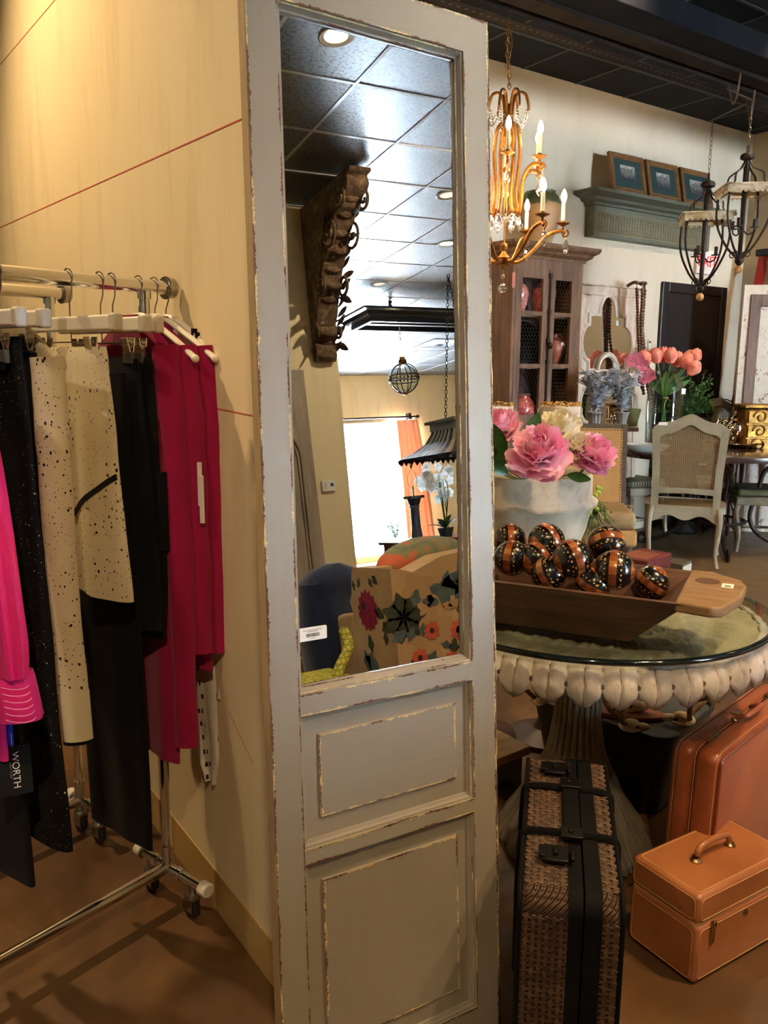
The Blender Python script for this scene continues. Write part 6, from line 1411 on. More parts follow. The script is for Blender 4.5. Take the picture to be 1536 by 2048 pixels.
def pot_(dx, dy, R_, H, label, name='silver_teapot', spout=True, cat='teapot'):
    o = thing(name, label, cat, ts_+Vector((dx, dy, .0375)), CR+dx*3, 'silver tea service on the tray'); m = MB()
    m.lathe([(0, 0), (R_*.55, 0), (R_*.6, H*.04), (R_*.3, H*.10), (R_*.55, H*.18), (R_, H*.38), (R_*1.02, H*.5), (R_*.8, H*.64), (R_*.5, H*.74), (R_*.62, H*.78), (R_*.5, H*.84), (R_*.16, H*.90), (R_*.2, H*.94), (R_*.1, H), (0, H)], 36); m.build('pot_body', M_SILV, o)
    if spout:
        m = MB(); m.tube(spline([(R_*.8, 0, H*.36), (R_*1.3, 0, H*.45), (R_*1.5, 0, H*.66), (R_*1.75, 0, H*.72)], 5), [.02-.0006*i for i in range(16)], 10); m.build('spout', M_SILV, o)
    m = MB(); m.tube(spline([(-R_*.7, 0, H*.66), (-R_*1.5, 0, H*.72), (-R_*1.6, 0, H*.45), (-R_*.9, 0, H*.34)], 5), .007, 8); m.build('handle', M_SILV, o)
pot_(.02, .03, .085, .26, 'largest silver teapot in the middle of the tray'); pot_(-.12, .06, .055, .20, 'small silver jug at the left of the tray', 'silver_jug', False, 'jug'); pot_(.13, -.05, .06, .17, 'silver sugar pot at the right of the tray', 'silver_sugar_pot', False, 'pot')
# --- green shrub in black planter beyond the table
gp = Vector(atd(1380, 836, 7.08)); o = thing('leafy_shrub', 'feathery green shrub in a black planter standing before the black door', 'plant', (gp.x, gp.y, 0)); r = random.Random(12)
m = MB(); m.lathe([(.0, 0), (.13, 0), (.14, .02), (.10, .10), (.09, gp.z-.12), (.17, gp.z-.04), (.18, gp.z), (.16, gp.z), (0, gp.z-.02)], 32); m.build('pedestal_planter', M_TUB, o)
m = MB(); ml = MB()
for k in range(60):
    px = r.gauss(1378, 16); py = 825-abs(r.gauss(0, 40)); px2 = px+(px-1375)*1.2+r.uniform(-8, 14); 
    a = Vector((0, 0, gp.z-.02)); e = Vector(atd(min(1424, px2+8), max(716, py), 7.08+r.uniform(-.10, .10)))-o.location; P = spline([a, a.lerp(e, .5)+Vector((0, 0, .03)), e], 8); m.tube(P, .0022, 5)
    for q in P[4:]:
        for _ in range(3): leafmesh(ml, q, (r.uniform(-1, 1), r.uniform(-1, 1), r.uniform(-.4, .8)), r.uniform(.02, .035), .013, droop=.1, nu=3)
m.build('stems', M_STEM, o); ml.build('foliage', mat('deep_green_foliage', srgb(64, 104, 52), .6, c2=srgb(110, 150, 80), nscale=14), o, angle=180)
# --- right wall: ladder, distressed panel, gold console
M_LRED = mat('red_fibreglass', srgb(176, 38, 34), .4); M_ALU = mat('aluminium', srgb(170, 170, 170), .35, .9)
o = thing('step_ladder', 'red step ladder with black top cap leaning against the right wall', 'ladder', (7.06, 4.26, 0)); H = 2.42
la = Vector((.16, -.05, 0)); 
for s in (-1, 1):
    m = MB(); y = s*.22
    m.hexa([(-.16, y*1.25-.03, 0), (-.08, y*1.25-.03, 0), (-.08, y*1.25+.03, 0), (-.16, y*1.25+.03, 0), (.05, y*.6-.025, H), (.12, y*.6-.025, H), (.12, y*.6+.025, H), (.05, y*.6+.025, H)]); m.build('side_rail', M_LRED, o, smooth=False)
for k in range(7):
    z = .28+k*.30; f = z/H; x = lerp(-.12, .085, f); ww = lerp(.275, .13, f); m = MB(); m.box(x-.04, -ww, z, x+.04, ww, z+.03); m.build('step', M_ALU, o, smooth=False)
m = MB(); m.box(.01, -.17, H, .15, .17, H+.06); m.build('top_cap', M_RUB, o, bevel=.01)
wa = aty(1497, 567, 4.10); o = thing('distressed_panel', 'tall distressed white and brown wooden door panel at the right border by the ladder', 'panel', (wa[0]+.34, 4.00, 0), (0, 0, -.6))
t = NT('peeling_white_paint'); v = t.tex((2, 2, 2)); f = t.noise(v, 6, 7, .75, .8); t.l.new(t.ramp(f, [(.38, srgb(120, 82, 56)), (.44, srgb(212, 200, 184)), (.62, srgb(196, 184, 166)), (.68, srgb(140, 104, 76))]), t.b.inputs['Base Color']); t.set(Roughness=.8); M_PEEL = t.m
hz = float(wa[2]); m = MB(); m.box(-.33, -.02, 0, .33, .02, hz); m.build('board', M_PEEL, o, bevel=.004)
m = MB(); m.box(-.27, -.034, .05, -.18, -.02, hz-.08); m.box(.18, -.034, .05, .27, -.02, hz-.08); m.box(-.18, -.034, hz-.18, .18, -.02, hz-.08); m.build('brown_moulding', M_PINE, o, bevel=.004)
gz = float(atd(1500, 808, 6.85)[2]); gp = aty(1478, 808, 3.9); M_GILD = mat('aged_gold_leaf', srgb(178, 132, 54), .38, .75, c2=srgb(96, 66, 28), nscale=16, bump=.4)
o = thing('gilded_chest', 'ornate gilded chest of drawers at the right border behind the tea service', 'chest', (float(atd(1536, 830, 6.85)[0]), float(atd(1536, 830, 6.85)[1]), 0), -.55)
m = MB(); m.box(-.25, -.12, gz-.40, .25, .12, gz-.03); m.build('chest_body', M_GILD, o, bevel=.02, segs=3); m = MB(); m.box(-.27, -.14, gz-.03, .27, .13, gz); m.build('chest_top', M_GILD, o, bevel=.008)
for k in range(3):
    m = MB(); z0 = gz-.38+k*.115; z1 = z0+.10; m.box(-.23, -.135, z0, .23, -.12, z1)
    for s in (-1, 1): m.tube([(s*(q[0]), -.14, q[1]) for q in spiral((.13, (z0+z1)/2), .06, .015, 0, 430, 20)], .009, 6)
    dr = m.build('drawer', M_GILD, o, bevel=.004); m = MB(); m.ball((0, -.152, (z0+z1)/2), .018, 6); m.build('knob', M_BRASS, dr)
for sx in (-1, 1):
    for sy in (-1, 1): m = MB(); m.lathe([(.014, 0), (.02, .03), (.016, .3), (.03, gz-.41)], 12, (sx*.22, sy*.09, 0)); m.build('leg', M_WOODD, o)
# ================================================================ beam, chandelier, iron lanterns
M_BEAM = mat('blue_black_steel', srgb(18, 19, 23), .9, .0, c2=srgb(26, 27, 31), nscale=5, spec=.1); M_BEAMB = mat('brown_primer_steel', srgb(34, 28, 24), .9, c2=srgb(44, 37, 32), nscale=9, spec=.1)
bm_ = thing('hanging_beam', 'long dark steel beam with perforated strip hung below the black ceiling', 'beam', (4.4, 3.35, 3.20))
L = 2.86
MB().box(-L, -.24, .07, L, .10, .20).build('beam_body', M_BEAM, bm_, smooth=False, bevel=.006)
MB().box(-L, -.05, .045, L, .06, .07).build('channel', M_BEAMB, bm_, smooth=False)
m = MB(); m.box(-L, .10, .03, L, .104, .09)
x = -L+.02
m.box(-L, .104, .0, L, .19, .004); m.build('perforated_angle', M_BEAMB, bm_, smooth=False)
m = MB(); x = -L+.03
while x < L: m.box(x, .135, -.0008, x+.022, .150, -.0002); x += .05
m.build('slots', M_INK, bm_, smooth=False)['kind'] = 'stuff'
m = MB()
for x in (-1.5, .2, 1.9): m = MB(); m.tube([(x, -.07, .20), (x, -.07, ZC-3.2)], .008, 8); m.build('hanger_rod', M_BEAM, bm_)
# second dark red upright glimpsed above the panel
o = thing('steel_upright', 'dark red steel upright just above the top corner of the mirror panel', 'post', (2.62, 3.60, 2.95)); MB().box(-.10, -.04, 0, -.02, .04, ZC-2.955).build('web', mat('oxide_red_steel', srgb(92, 44, 40), .6), o); MB().box(.02, -.04, 0, .08, .04, ZC-2.955).build('flange', mat('oxide_red_steel', srgb(92, 44, 40), .6), o)
M_GOLD = mat('antique_gilded_iron', srgb(168, 110, 40), .38, .75, c2=srgb(122, 76, 28), nscale=26, bump=.2)
M_CAND = mat('ivory_candle_sleeve', srgb(236, 222, 178), .5)
t = NT('flame_bulb'); t.set(Base_Color=(1, .9, .7, 1), Emission_Color=(1, .80, .50, 1), Emission_Strength=40.0); M_BULB = t.m
t = NT('crystal'); g0 = t.node('ShaderNodeBsdfTransparent'); g0.inputs[0].default_value = (.92, .92, .92, 1); g1 = t.node('ShaderNodeBsdfGlossy', Roughness=.02); lw = t.node('ShaderNodeLayerWeight', Blend=.5); mx = t.node('ShaderNodeMixShader')
t.l.new(t.math('ADD', t.math('MULTIPLY', lw.outputs['Facing'], .7), .2), mx.inputs[0]); t.l.new(g0.outputs[0], mx.inputs[1]); t.l.new(g1.outputs[0], mx.inputs[2]); t.l.new(mx.outputs[0], t.n['Material Output'].inputs[0]); M_CRY = t.m
def chain(m, a, b, r=.0022, lk=.032):
    a = Vector(a); b = Vector(b); L = (b-a).length; n = max(1, int(L/(lk*.78))); d = (b-a)/L; u = d.orthogonal().normalized(); w = d.cross(u)
    for i in range(n):
        c = a+d*L*(i+.5)/n; s = u if i % 2 else w; m.tube([c+d*math.sin(k*PI/5)*lk*.5+s*math.cos(k*PI/5)*lk*.26 for k in range(10)], r, 5, closed=True)
def drop(m, c, s=1.):
    m.lathe([(0, -.055*s), (.007*s, -.050*s), (.0145*s, -.034*s), (.012*s, -.018*s), (.004*s, -.002*s), (0, 0)], 7, c)
    m.ball((c[0], c[1], c[2]+.004*s), .004*s, 4)
CD = 4.35; ca = atd(1012, 180, CD); cbz = atd(995, 575, CD); CXc, CYc = float((ca[0]+cbz[0])/2+.03), float((ca[1]+cbz[1])/2)
zz = lambda y: 2.87-(y-180)*.0026
chd = thing('chandelier', 'gilded two-tier chandelier with lit candle bulbs and crystal drops hanging beside the mirror panel', 'chandelier', (CXc, CYc, 1.84)); B0 = 1.84
Z = lambda y: zz(y)-B0
m = MB(); chain(m, (0, 0, Z(185)), (0, .02, 3.21-B0)); chain(m, (-.02, 0, Z(150)), (-.015, .01, Z(75))); m.tube(spline([(0, 0, Z(180)), (-.012, 0, Z(140)), (.01, 0, Z(100)), (0, .02, 3.2-B0)], 6), .003, 6); m.build('chain', M_GOLD, chd)
m = MB(); m.lathe([(0, Z(212)), (.012, Z(215)), (.014, Z(228)), (.010, Z(240)), (.014, Z(246)), (.028, Z(252)), (.022, Z(262)), (.030, Z(274)), (.034, Z(284)), (.022, Z(294)), (.010, Z(300)), (.015, Z(305)), (.009, Z(309)), (0, Z(310))][::-1], 24); m.build('upper_vase', M_GOLD, chd)
m = MB(); m.lathe([(0, Z(535)), (.012, Z(533)), (.018, Z(528)), (.010, Z(524)), (.030, Z(518)), (.036, Z(512)), (.02, Z(505)), (.012, Z(499)), (.022, Z(492)), (.020, Z(485)), (0, Z(481))], 24); m.build('lower_hub', M_GOLD, chd)
m = MB(); m.tube([(0, 0, Z(482)), (0, 0, Z(309))], .005, 8); m.build('stem', M_GOLD, chd)
for k in range(6):
    a = k*PI/3+.35; ca_, sa_ = math.cos(a), math.sin(a); R = lambda r, z: (r*ca_, r*sa_, z)
    m = MB(); P = [R(.018, Z(262)), R(.020, Z(235)), R(.028, Z(208)), R(.050, Z(193)), R(.085, Z(196)), R(.102, Z(215)), R(.104, Z(226))]; m.tube(spline(P, 6), .006, 8, flat=1.3); m.build('crown_scroll', M_GOLD, chd)
    # long body bar
    m = MB(); P = [R(.03, Z(250)), R(.055, Z(262)), R(.068, Z(300)), R(.060, Z(345)), R(.052, Z(385)), R(.062, Z(415)), R(.075, Z(425))]; m.tube(spline(P, 6), .0085, 8, flat=1.2); m.build('body_bar', M_GOLD, chd)
    m = MB()   # crystal bead swag
    for q in range(13):
        t_ = q/12; a2 = a+t_*PI/3; rr = .100-.05*math.sin(PI*t_)*0; m.ball((rr*math.cos(a2), rr*math.sin(a2), Z(228)-.055*math.sin(PI*t_)), .0055, 4)
    for q in range(9): m.ball(R(.092-.003*q, Z(226)-.014*q), .0055, 4)
    m.build('crystal_swag', M_CRY, chd)
    m = MB()
    for q in range(9):
        t_ = q/8; a2 = a+t_*PI/3; m.ball((.075*math.cos(a2), .075*math.sin(a2), Z(425)-.035*math.sin(PI*t_)), .0065, 4)
    drop(m, R(.078, Z(432)), 1.3); m.build('lower_swag', M_CRY, chd)
def chand_arm(P, tip, name, seed):
    arm = MB(); arm.tube(spline(P, 7), .008, 9, flat=1.3); arm.tube([(q[0], 0, q[1]) for q in spiral((tip[0]+.012, tip[1]-.022), .022, .008, 70, -250, 14)], .0055, 7); o = arm.build(name, M_GOLD, chd)
    x, z = tip
    m = MB(); m.lathe([(.004, z), (.010, z+.006), (.006, z+.014), (.014, z+.020), (.037, z+.030), (.038, z+.034), (.012, z+.033), (.011, z+.046), (0, z+.046)], 20, (x, 0, 0)); m.build('drip_cup', M_GOLD, o)
    m = MB(); m.lathe([(.0105, z+.046), (.0105, z+.135), (.006, z+.137), (0, z+.137)], 14, (x, 0, 0)); m.build('candle_sleeve', M_CAND, o)
    m = MB(); m.lathe([(.004, z+.137), (.012, z+.150), (.0155, z+.165), (.013, z+.182), (.006, z+.200), (0, z+.208)], 14, (x, 0, 0)); m.build('bulb', M_BULB, o)
    m = MB(); m.tube([(x+.02, 0, z-.035), (x+.02, 0, z-.05)], .0012, 4); drop(m, (x+.02, 0, z-.052), 1.35); m.build('crystal_drop', M_CRY, o)
    return o
def copy_part(o, rz):
    c = o.copy(); COL.objects.link(c); c.parent = o.parent; c.rotation_euler = (0, 0, rz)
    for ch_ in list(o.children): d_ = ch_.copy(); COL.objects.link(d_); d_.parent = c
def bulb_light(o, x, z, e=2.2):
    pass
zl = Z(455); zu = Z(335)
lo = chand_arm([(.03, 0, Z(518)), (.08, 0, Z(520)), (.15, 0, Z(500)), (.22, 0, Z(470)), (.27, 0, Z(460)), (.305, 0, Z(458)), (.325, 0, Z(463))], (.31, zl), 'lower_arm', 1)
up = chand_arm([(.055, 0, Z(418)), (.085, 0, Z(425)), (.095, 0, Z(395)), (.10, 0, Z(360)), (.14, 0, Z(338)), (.185, 0, Z(336)), (.205, 0, Z(342))], (.19, zu), 'upper_arm', 2)
base_a = -.62
for k in range(6): copy_part(lo, base_a+k*PI/3); copy_part(up, base_a+.42+k*PI/3)
for o in (lo, up):
    for ch_ in list(o.children): bpy.data.objects.remove(ch_)
    bpy.data.objects.remove(o)
m = MB(); m.tube([(0, 0, Z(534)), (0, 0, Z(545))], .002, 5); m.ball((0, 0, Z(549)), .011, 6); m.ball((0, 0, Z(573)), .026, 10); m.tube([(0, 0, Z(552)), (0, 0, Z(564))], .002, 5); m.build('crystal_ball', M_CRY, chd)
m = MB(); m.tube([(.045, 0, Z(518)), (.06, -.02, Z(530)), (.05, -.02, Z(538))], .0012, 4); m.prism(rrect(.011, .042, .010), -.001, .001, 'y'); o = m.build('price_tag', mat('dusty_pink_tag', srgb(176, 110, 92), .7), chd, (.05, -.03, Z(556))); 
for v_ in o.data.vertices: pass
for k in range(3):
    l = bpy.data.lights.new('candle_glow', 'POINT'); l.energy = 9; l.color = (1, .72, .42); l.shadow_soft_size = .12; lo_ = bpy.data.objects.new('candle_glow', l); COL.objects.link(lo_); a = k*2.09+.4; lo_.location = (CXc+.25*math.cos(a), CYc+.25*math.sin(a), zz(400)+.04)
# --- iron lanterns
M_LBAND = mat('chippy_cream_wood', srgb(206, 190, 156), .7, c2=srgb(150, 116, 82), nscale=22, lo=.45, hi=.7)
def lantern(name_label, px, py, dep, rz, sc_):
    p = atd(px, py, dep); o = thing('iron_lantern', name_label, 'lantern', (p[0], p[1], p[2]), rz, 'iron lanterns hanging from the beam')
    m = MB(); m.tube([(.024*math.cos(a*PI/8), 0, -.024+.024*math.sin(a*PI/8)) for a in range(16)], .0045, 7, closed=True); m.build('ring', M_IRON, o)
    m = MB(); m.lathe([(0, -.102), (.022, -.100), (.045, -.088), (.048, -.074), (.042, -.060), (.02, -.050), (0, -.048)], 20); m.build('finial_ball', M_IRON, o)
    bw = .155; bz = -.315
    for k in range(4):
        a = k*PI/2+PI/4; ca_, sa_ = math.cos(a), math.sin(a); R = lambda r, z: (r*ca_, r*sa_, z); rd = bw*1.30
        m = MB(); m.tube(spline([R(.015, -.10), R(.05, -.15), R(.115, -.185), R(.130, -.215), R(.135, -.25), R(.18, -.295), R(rd, bz)], 5), .0075, 7, flat=.6); m.build('upper_bar', M_IRON, o)
        m = MB(); m.tube(spline([R(rd-.01, bz-.01), R(rd-.005, bz-.12), R(rd-.03, bz-.22), R(.10, bz-.34), R(.03, bz-.41), R(.012, bz-.44)], 6), .0085, 8, flat=.7); m.build('lower_bar', M_IRON, o)
        m = MB(); m.tube([R(q[0], q[1]) for q in spiral((.055, bz-.40), .030, .012, 200, -130, 14)], .004, 6); m.build('foot_scroll', M_IRON, o)
    m = MB(); m.tube([(0, 0, -.10), (0, 0, bz-.43)], [.020, .014], 12); m.build('centre_rod', M_IRON, o)
    m = MB(); w = bw; th = .022
    for k in range(4):
        m.T = Matrix.Rotation(k*PI/2, 4, 'Z'); m.box(-w, -w, bz, w, -w+th, bz+.035)
        m.box(-w-.012, -w-.012, bz+.035, w+.012, -w+th+.01, bz+.045)
    m.T = None; m.build('square_band', M_LBAND, o, smooth=False)
    m = MB()
    for k in range(4):
        m.T = Matrix.Rotation(k*PI/2, 4, 'Z')
        for q in range(9): x = -w+.016+q*(2*w-.032)/8; m.prism([(x+.015*math.cos(u*PI/6), bz+.004-.018*math.sin(u*PI/6)) for u in range(7)], -w, -w+.006, 'y')
    m.T = None; m.build('scalloped_edge', M_LBAND, o, smooth=False)
    for k in range(3):
        a = k*2.09+.5; ca_, sa_ = math.cos(a), math.sin(a); R = lambda r, z: (r*ca_, r*sa_, z); zc = bz-.235
        m = MB(); m.tube(spline([R(.01, zc), R(.04, zc-.03), R(.075, zc-.015), R(.082, zc+.01)], 5), .005, 7); m.lathe([(.0, 0), (.030, .004), (.030, .008), (.012, .008), (.012, .06), (0, .06)], 14, R(.082, zc+.01)); m.build('candle_arm', M_IRON, o)
    m = MB(); m.lathe([(0, bz-.475), (.012, bz-.47), (.028, bz-.45), (.030, bz-.43), (.01, bz-.425), (0, bz-.425)], 14); m.build('bottom_cup', M_IRON, o)
    m = MB(); m.ball((0, 0, bz-.497), .027, 8); m.build('wood_ball', mat('honey_wood_ball', srgb(190, 138, 84), .5), o)
    o.scale = (sc_,)*3; top = (3.20-float(p[2]))/sc_
    m = MB(); chain(m, (0, 0, .0), (0, .0, top*.55), .002, .034); m.tube([(0, 0, top*.55), (.01, 0, top*.8), (0, 3.50-float(p[1]), top)], .006, 6)
    pts = [(-.05, 3.5-float(p[1]), top), (-.17, 3.5-float(p[1]), top-.14), (-.26, 3.5-float(p[1]), top-.12), (-.30, 3.5-float(p[1]), top-.0)]; S = spline(pts, 6); m.tube(S, .006, 6); m.build('hanging_chain', mat('dull_steel_chain', srgb(120, 108, 90), .35, .8), o)
lantern('black iron lantern with square scalloped cream band, left one, in front of the pictures', 1418, 346, 5.70, .75, 1.03)
lantern('black iron lantern with square scalloped cream band, right one, nearer the room corner', 1497, 290, 5.32, .85, .96)
# ================================================================ what stands behind the camera and shows in the mirror
# carved corbel on the pier
t = NT('carved_dark_gilt_wood'); v = t.tex(); f = t.noise(v, 9, 8, .75, 1.5); g = t.noise(v, 26, 5, .7, 2.); t.l.new(t.ramp(f, [(.3, srgb(44, 30, 20)), (.5, srgb(98, 72, 46)), (.7, srgb(160, 132, 92))]), t.b.inputs['Base Color']); t.set(Roughness=.6); t.bump(g, .9, .02); M_CORB = t.m
o = thing('carved_corbel', 'large carved antique wooden corbel bracket high on the pier, seen in the mirror', 'corbel', (2.95, -3.295, 2.25))
prof = [(0, 0.06), (.05, .045), (.075, .09), (.085, .16), (.06, .20), (.10, .21), (.14, .25), (.14, .30), (.11, .33), (.16, .40), (.20, .50), (.25, .56), (.30, .58), (.27, .63), (.31, .70), (.36, .76), (.44, .80), (.41, .86), (.48, .92), (.56, .98), (.60, 1.02), (.68, 1.04), (.70, 1.10), (.80, 1.12), (.84, 1.16), (.82, 1.22), (.88, 1.23), (.88, 1.262), (0, 1.262)]
m = MB(); m.prism([(a, b) for a, b in prof], -.10, .08, 'x'); m.build('corbel_body', M_CORB, o, bevel=.012, segs=3)
m = MB(); r = random.Random(2)
for s, x in ((-1, -.105), (1, .085)):
    for (c, rad) in (((.13, .27), .06), ((.28, .60), .10), ((.50, .92), .13), ((.72, 1.10), .09)): m.tube([(x, q[0], q[1]) for q in spiral(c, rad*.9, rad*.15, 200, 200+520, 26)], .012, 7)
    for k in range(16):
        t_ = k/15; y = .02+t_*.62; z = .12+t_*1.0; leafmesh(m, (x, y*.7, z), (s*.3, r.uniform(.2, 1), r.uniform(-.5, 1)), .14, .06, up=(1, 0, 0), nu=5)
m.build('acanthus_carving', M_CORB, o, angle=60)
m = MB(); 
for k in range(11): a, b = prof[2+2*k]; m.ball((-.01, a+.005, b), .028, 5, (2.6, 1, 1))
m.build('front_scrolls', M_CORB, o)
# old arched board leaning at the pier
M_BOARD = mat('grey_brown_old_door', srgb(140, 126, 110), .7, c2=srgb(166, 150, 130), nscale=6, stretch=(4, 4, .6), bump=.2)
o = thing('arched_door_board', 'tall grey-brown arched door board leaning on the pier, seen in the mirror', 'door panel', (2.42, -3.12, 0), (math.radians(2.6), 0, 0))
m = MB(); m.box(-.32, -.02, 0, .30, .02, 2.23); m.build('board', M_BOARD, o, bevel=.005)
m = MB(); P = [(-.20, .02+.001, .2)]+[( .0+.20*math.cos(math.radians(a)), .022, 1.55+.22*math.sin(math.radians(a))) for a in range(180, -1, -12)]+[(.20, .022, .2)]; P = [(x, y+.004, z) for x, y, z in P]; m.tube(P, .014, 8); P = [(x*.85, y, z-.02) for x, y, z in P]; m.tube(P, .008, 8); m.build('arched_moulding', M_BOARD, o)
# thermostat
tp = maty(656, 972, -3.3); o = thing('thermostat', 'white thermostat with small dark display on the pier, seen in the mirror', 'thermostat', (tp[0], -3.2995, tp[2])); MB().box(-.06, 0, -.045, .06, .022, .045).build('case', M_CANW, o, bevel=.006); MB().box(.012, .022, -.005, .04, .024, .02).build('display', mat('lcd_grey', srgb(70, 84, 96), .2), o, smooth=False)
m = MB()
for k in range(3): m.box(-.035, .022, -.02+k*.018, -.025, .0245, -.012+k*.018)
m.build('buttons', mat('small_grey_buttons', srgb(150, 146, 138), .5), o, smooth=False)['kind'] = 'stuff'
# curtain and rod
M_CURT = petalmat('coral_curtain_fabric', srgb(246, 190, 160), srgb(250, 204, 178), .06)
cz0, cx0, cx1 = WT[2], maty(790, 850, -11)[0], maty(836, 850, -11)[0]
o = thing('curtain_rod', 'black curtain rod with bracket above the bright shop window, seen in the mirror', 'curtain rod', (6.0, YF+.10, cz0+.08)); m = MB(); m.tube([(-.2, 0, 0), (cx1-6.0-.02, 0, 0)], .018, 12); m.build('rod', M_IRON, o); m = MB(); m.lathe([(0, 0), (.03, .01), (.03, .05), (0, .06)], 14); fo_ = m.build('finial', M_IRON, o, (cx1-6.02, 0, 0), (0, PI/2, 0)); MB().box(cx1-6.20, -.10, -.05, cx1-6.14, .02, .07).build('bracket', M_IRON, o)
o = thing('curtain', 'coral orange pleated curtain right of the shop window, seen in the mirror', 'curtain', (cx0, YF+.10, 0))
W_ = cx1-cx0
m = MB(); m.sheet(lambda u, v: ((W_*(1+.0*v))*u+.18*(1-v)*u+.02*math.sin(v*3), .045*math.sin(u*2*PI*6+.6*math.sin(v*2))+.01*math.sin(u*31), .02+(cz0+.0)*v), 120, 30); m.build('pleated_fabric', M_CURT, o, angle=180, solid=.003)
m = MB()
for k in range(7): x = W_*(k+.5)/7; m.tube([(x, .022*math.cos(a*PI/6), cz0+.065+.024*math.sin(a*PI/6)) for a in range(12)], .003, 5, closed=True)
m.build('curtain_rings', M_IRON, o)
# potted plant silhouetted in the window
wp = maty(790, 1090, -10.3); o = thing('window_plant', 'small leafy plant silhouetted against the bright window in the mirror', 'plant', (wp[0]+.05, -10.3, 0)); r = random.Random(9)
zb = float(wp[2]); m = MB(); m.lathe([(0, 0), (.10, 0), (.13, max(.1, zb)), (.11, max(.1, zb)), (0, max(.08, zb-.03))], 20); m.build('pot_body', M_PEW, o); m = MB(); ml = MB()
for k in range(14):
    a = r.uniform(0, 6.28); l = r.uniform(.3, .6); P = spline([(0, 0, zb), (.08*math.cos(a), .08*math.sin(a), zb+l*.6), (.25*math.cos(a), .25*math.sin(a), zb+l)], 6); m.tube(P, .004, 4)
    for q in P[4:]:
        for _ in range(2): leafmesh(ml, q, (r.uniform(-1, 1), r.uniform(-1, 1), r.uniform(-.3, 1)), .07, .035, nu=3)
m.build('stems', M_STEM, o); ml.build('leaves', M_LEAF, o, angle=180)
# hanging cornice frame
cq = maty(722, 625, -5.5); o = thing('hanging_cornice', 'black rectangular cornice frame hung from the ceiling, seen in the mirror', 'cornice', (cq[0]+.95, -5.85, cq[2]-.07)); m = MB(); hw, hd = .78, .25; vs = []
M_BLKW = mat('satin_black_wood', srgb(24, 26, 30), .3)
for e, z in ((0, 0), (.0, .05), (.03, .06), (.06, .075), (.09, .11), (.14, .12), (.14, .145), (-.04, .145), (-.04, .0), (0, 0)): vs += [(-hw-e, -hd-e, z), (hw+e, -hd-e, z), (hw+e, hd+e, z), (-hw-e, hd+e, z)]
n = len(vs)//4; m.add(vs, [(4*i+k, 4*i+(k+1) % 4, 4*i+4+(k+1) % 4, 4*i+4+k) for i in range(n-1) for k in range(4)]); m.build('cornice_ring', M_BLKW, o, smooth=False)
m = MB(); m.box(-hw+.04, -.03, .02, hw-.04, .03, .10); m.build('cross_bar', M_BLKW, o, smooth=False); m = MB(); m.tube(spline([(-.35, 0, .1), (-.345, .01, .2), (-.36, 0, .26), (-.35, 0, ZC-float(cq[2])+.065)], 6), [.022+.006*math.sin(i*1.3) for i in range(19)], 8); m.build('wrapped_post', M_BLKW, o)
# globe lantern
gp_ = maty(808, 757, -5.85); gr = .175; o = thing('globe_lantern', 'glass globe lantern with iron ribs and beaded belt, seen in the mirror', 'lantern', (gp_[0], -5.85, gp_[2]))
m = MB(); m.ball((0, 0, 0), gr, 18); m.build('glass_globe', M_CG, o)
for k in range(4):
    m = MB(); a = k*PI/4; m.tube([(1.02*gr*math.cos(b)*math.cos(a), 1.02*gr*math.cos(b)*math.sin(a), 1.02*gr*math.sin(b)) for b in [i*2*PI/32 for i in range(32)]], .006, 6, closed=True); m.build('rib', M_IRON, o)
m = MB()
for z in (.03, -.035): rr = math.sqrt(gr*gr-z*z)*1.04; m.tube([(rr*math.cos(a*PI/20), rr*math.sin(a*PI/20), z) for a in range(40)], .007, 6, closed=True)
for k in range(24): m.ball((gr*1.03*math.cos(k*PI/12), gr*1.03*math.sin(k*PI/12), -.003), .012, 4)
m.build('beaded_belt', M_IRON, o)
m = MB(); m.lathe([(.03, gr*.97), (.05, gr+.01), (.045, gr+.05), (.03, gr+.06), (.035, gr+.08), (.0, gr+.10)], 20); m.lathe([(0, -gr-.03), (.03, -gr-.02), (.04, -gr*.97)], 16); chain(m, (0, 0, gr+.28), (0, 0, cq[2]-float(gp_[2])-.06), .003, .04); m.build('crown_cap', M_GOLD, o)
m = MB()
for k in range(6): a = k*PI/3; m.add([(0, 0, gr+.10), (.06*math.cos(a), .06*math.sin(a), gr+.19), (.012*math.cos(a+PI/6), .012*math.sin(a+PI/6), gr+.19), (0, 0, gr+.28)], [(0, 1, 3), (0, 2, 1), (1, 2, 3)])
m.build('star_lamp', M_LAMP, o, smooth=False)
# ceiling vent
vp_ = matz(880, 686, ZC); o = thing('ceiling_vent', 'square louvred air vent in the ceiling near the window, seen in the mirror', 'vent', (vp_[0], vp_[1], ZC-.001)); m = MB()
for i, s in enumerate((.30, .22, .14)):
    for k in range(4): m.T = Matrix.Rotation(k*PI/2, 4, 'Z'); m.hexa([(-s, -s, -.012-i*.004), (s, -s, -.012-i*.004), (s-.05, -s+.05, -.022-i*.004), (-s+.05, -s+.05, -.022-i*.004), (-s, -s, -.006), (s, -s, -.006), (s-.05, -s+.05, -.012), (-s+.05, -s+.05, -.012)])
m.T = None; m.box(-.30, -.30, -.006, .30, .30, 0); m.build('louvres', M_TBAR, o, smooth=False)
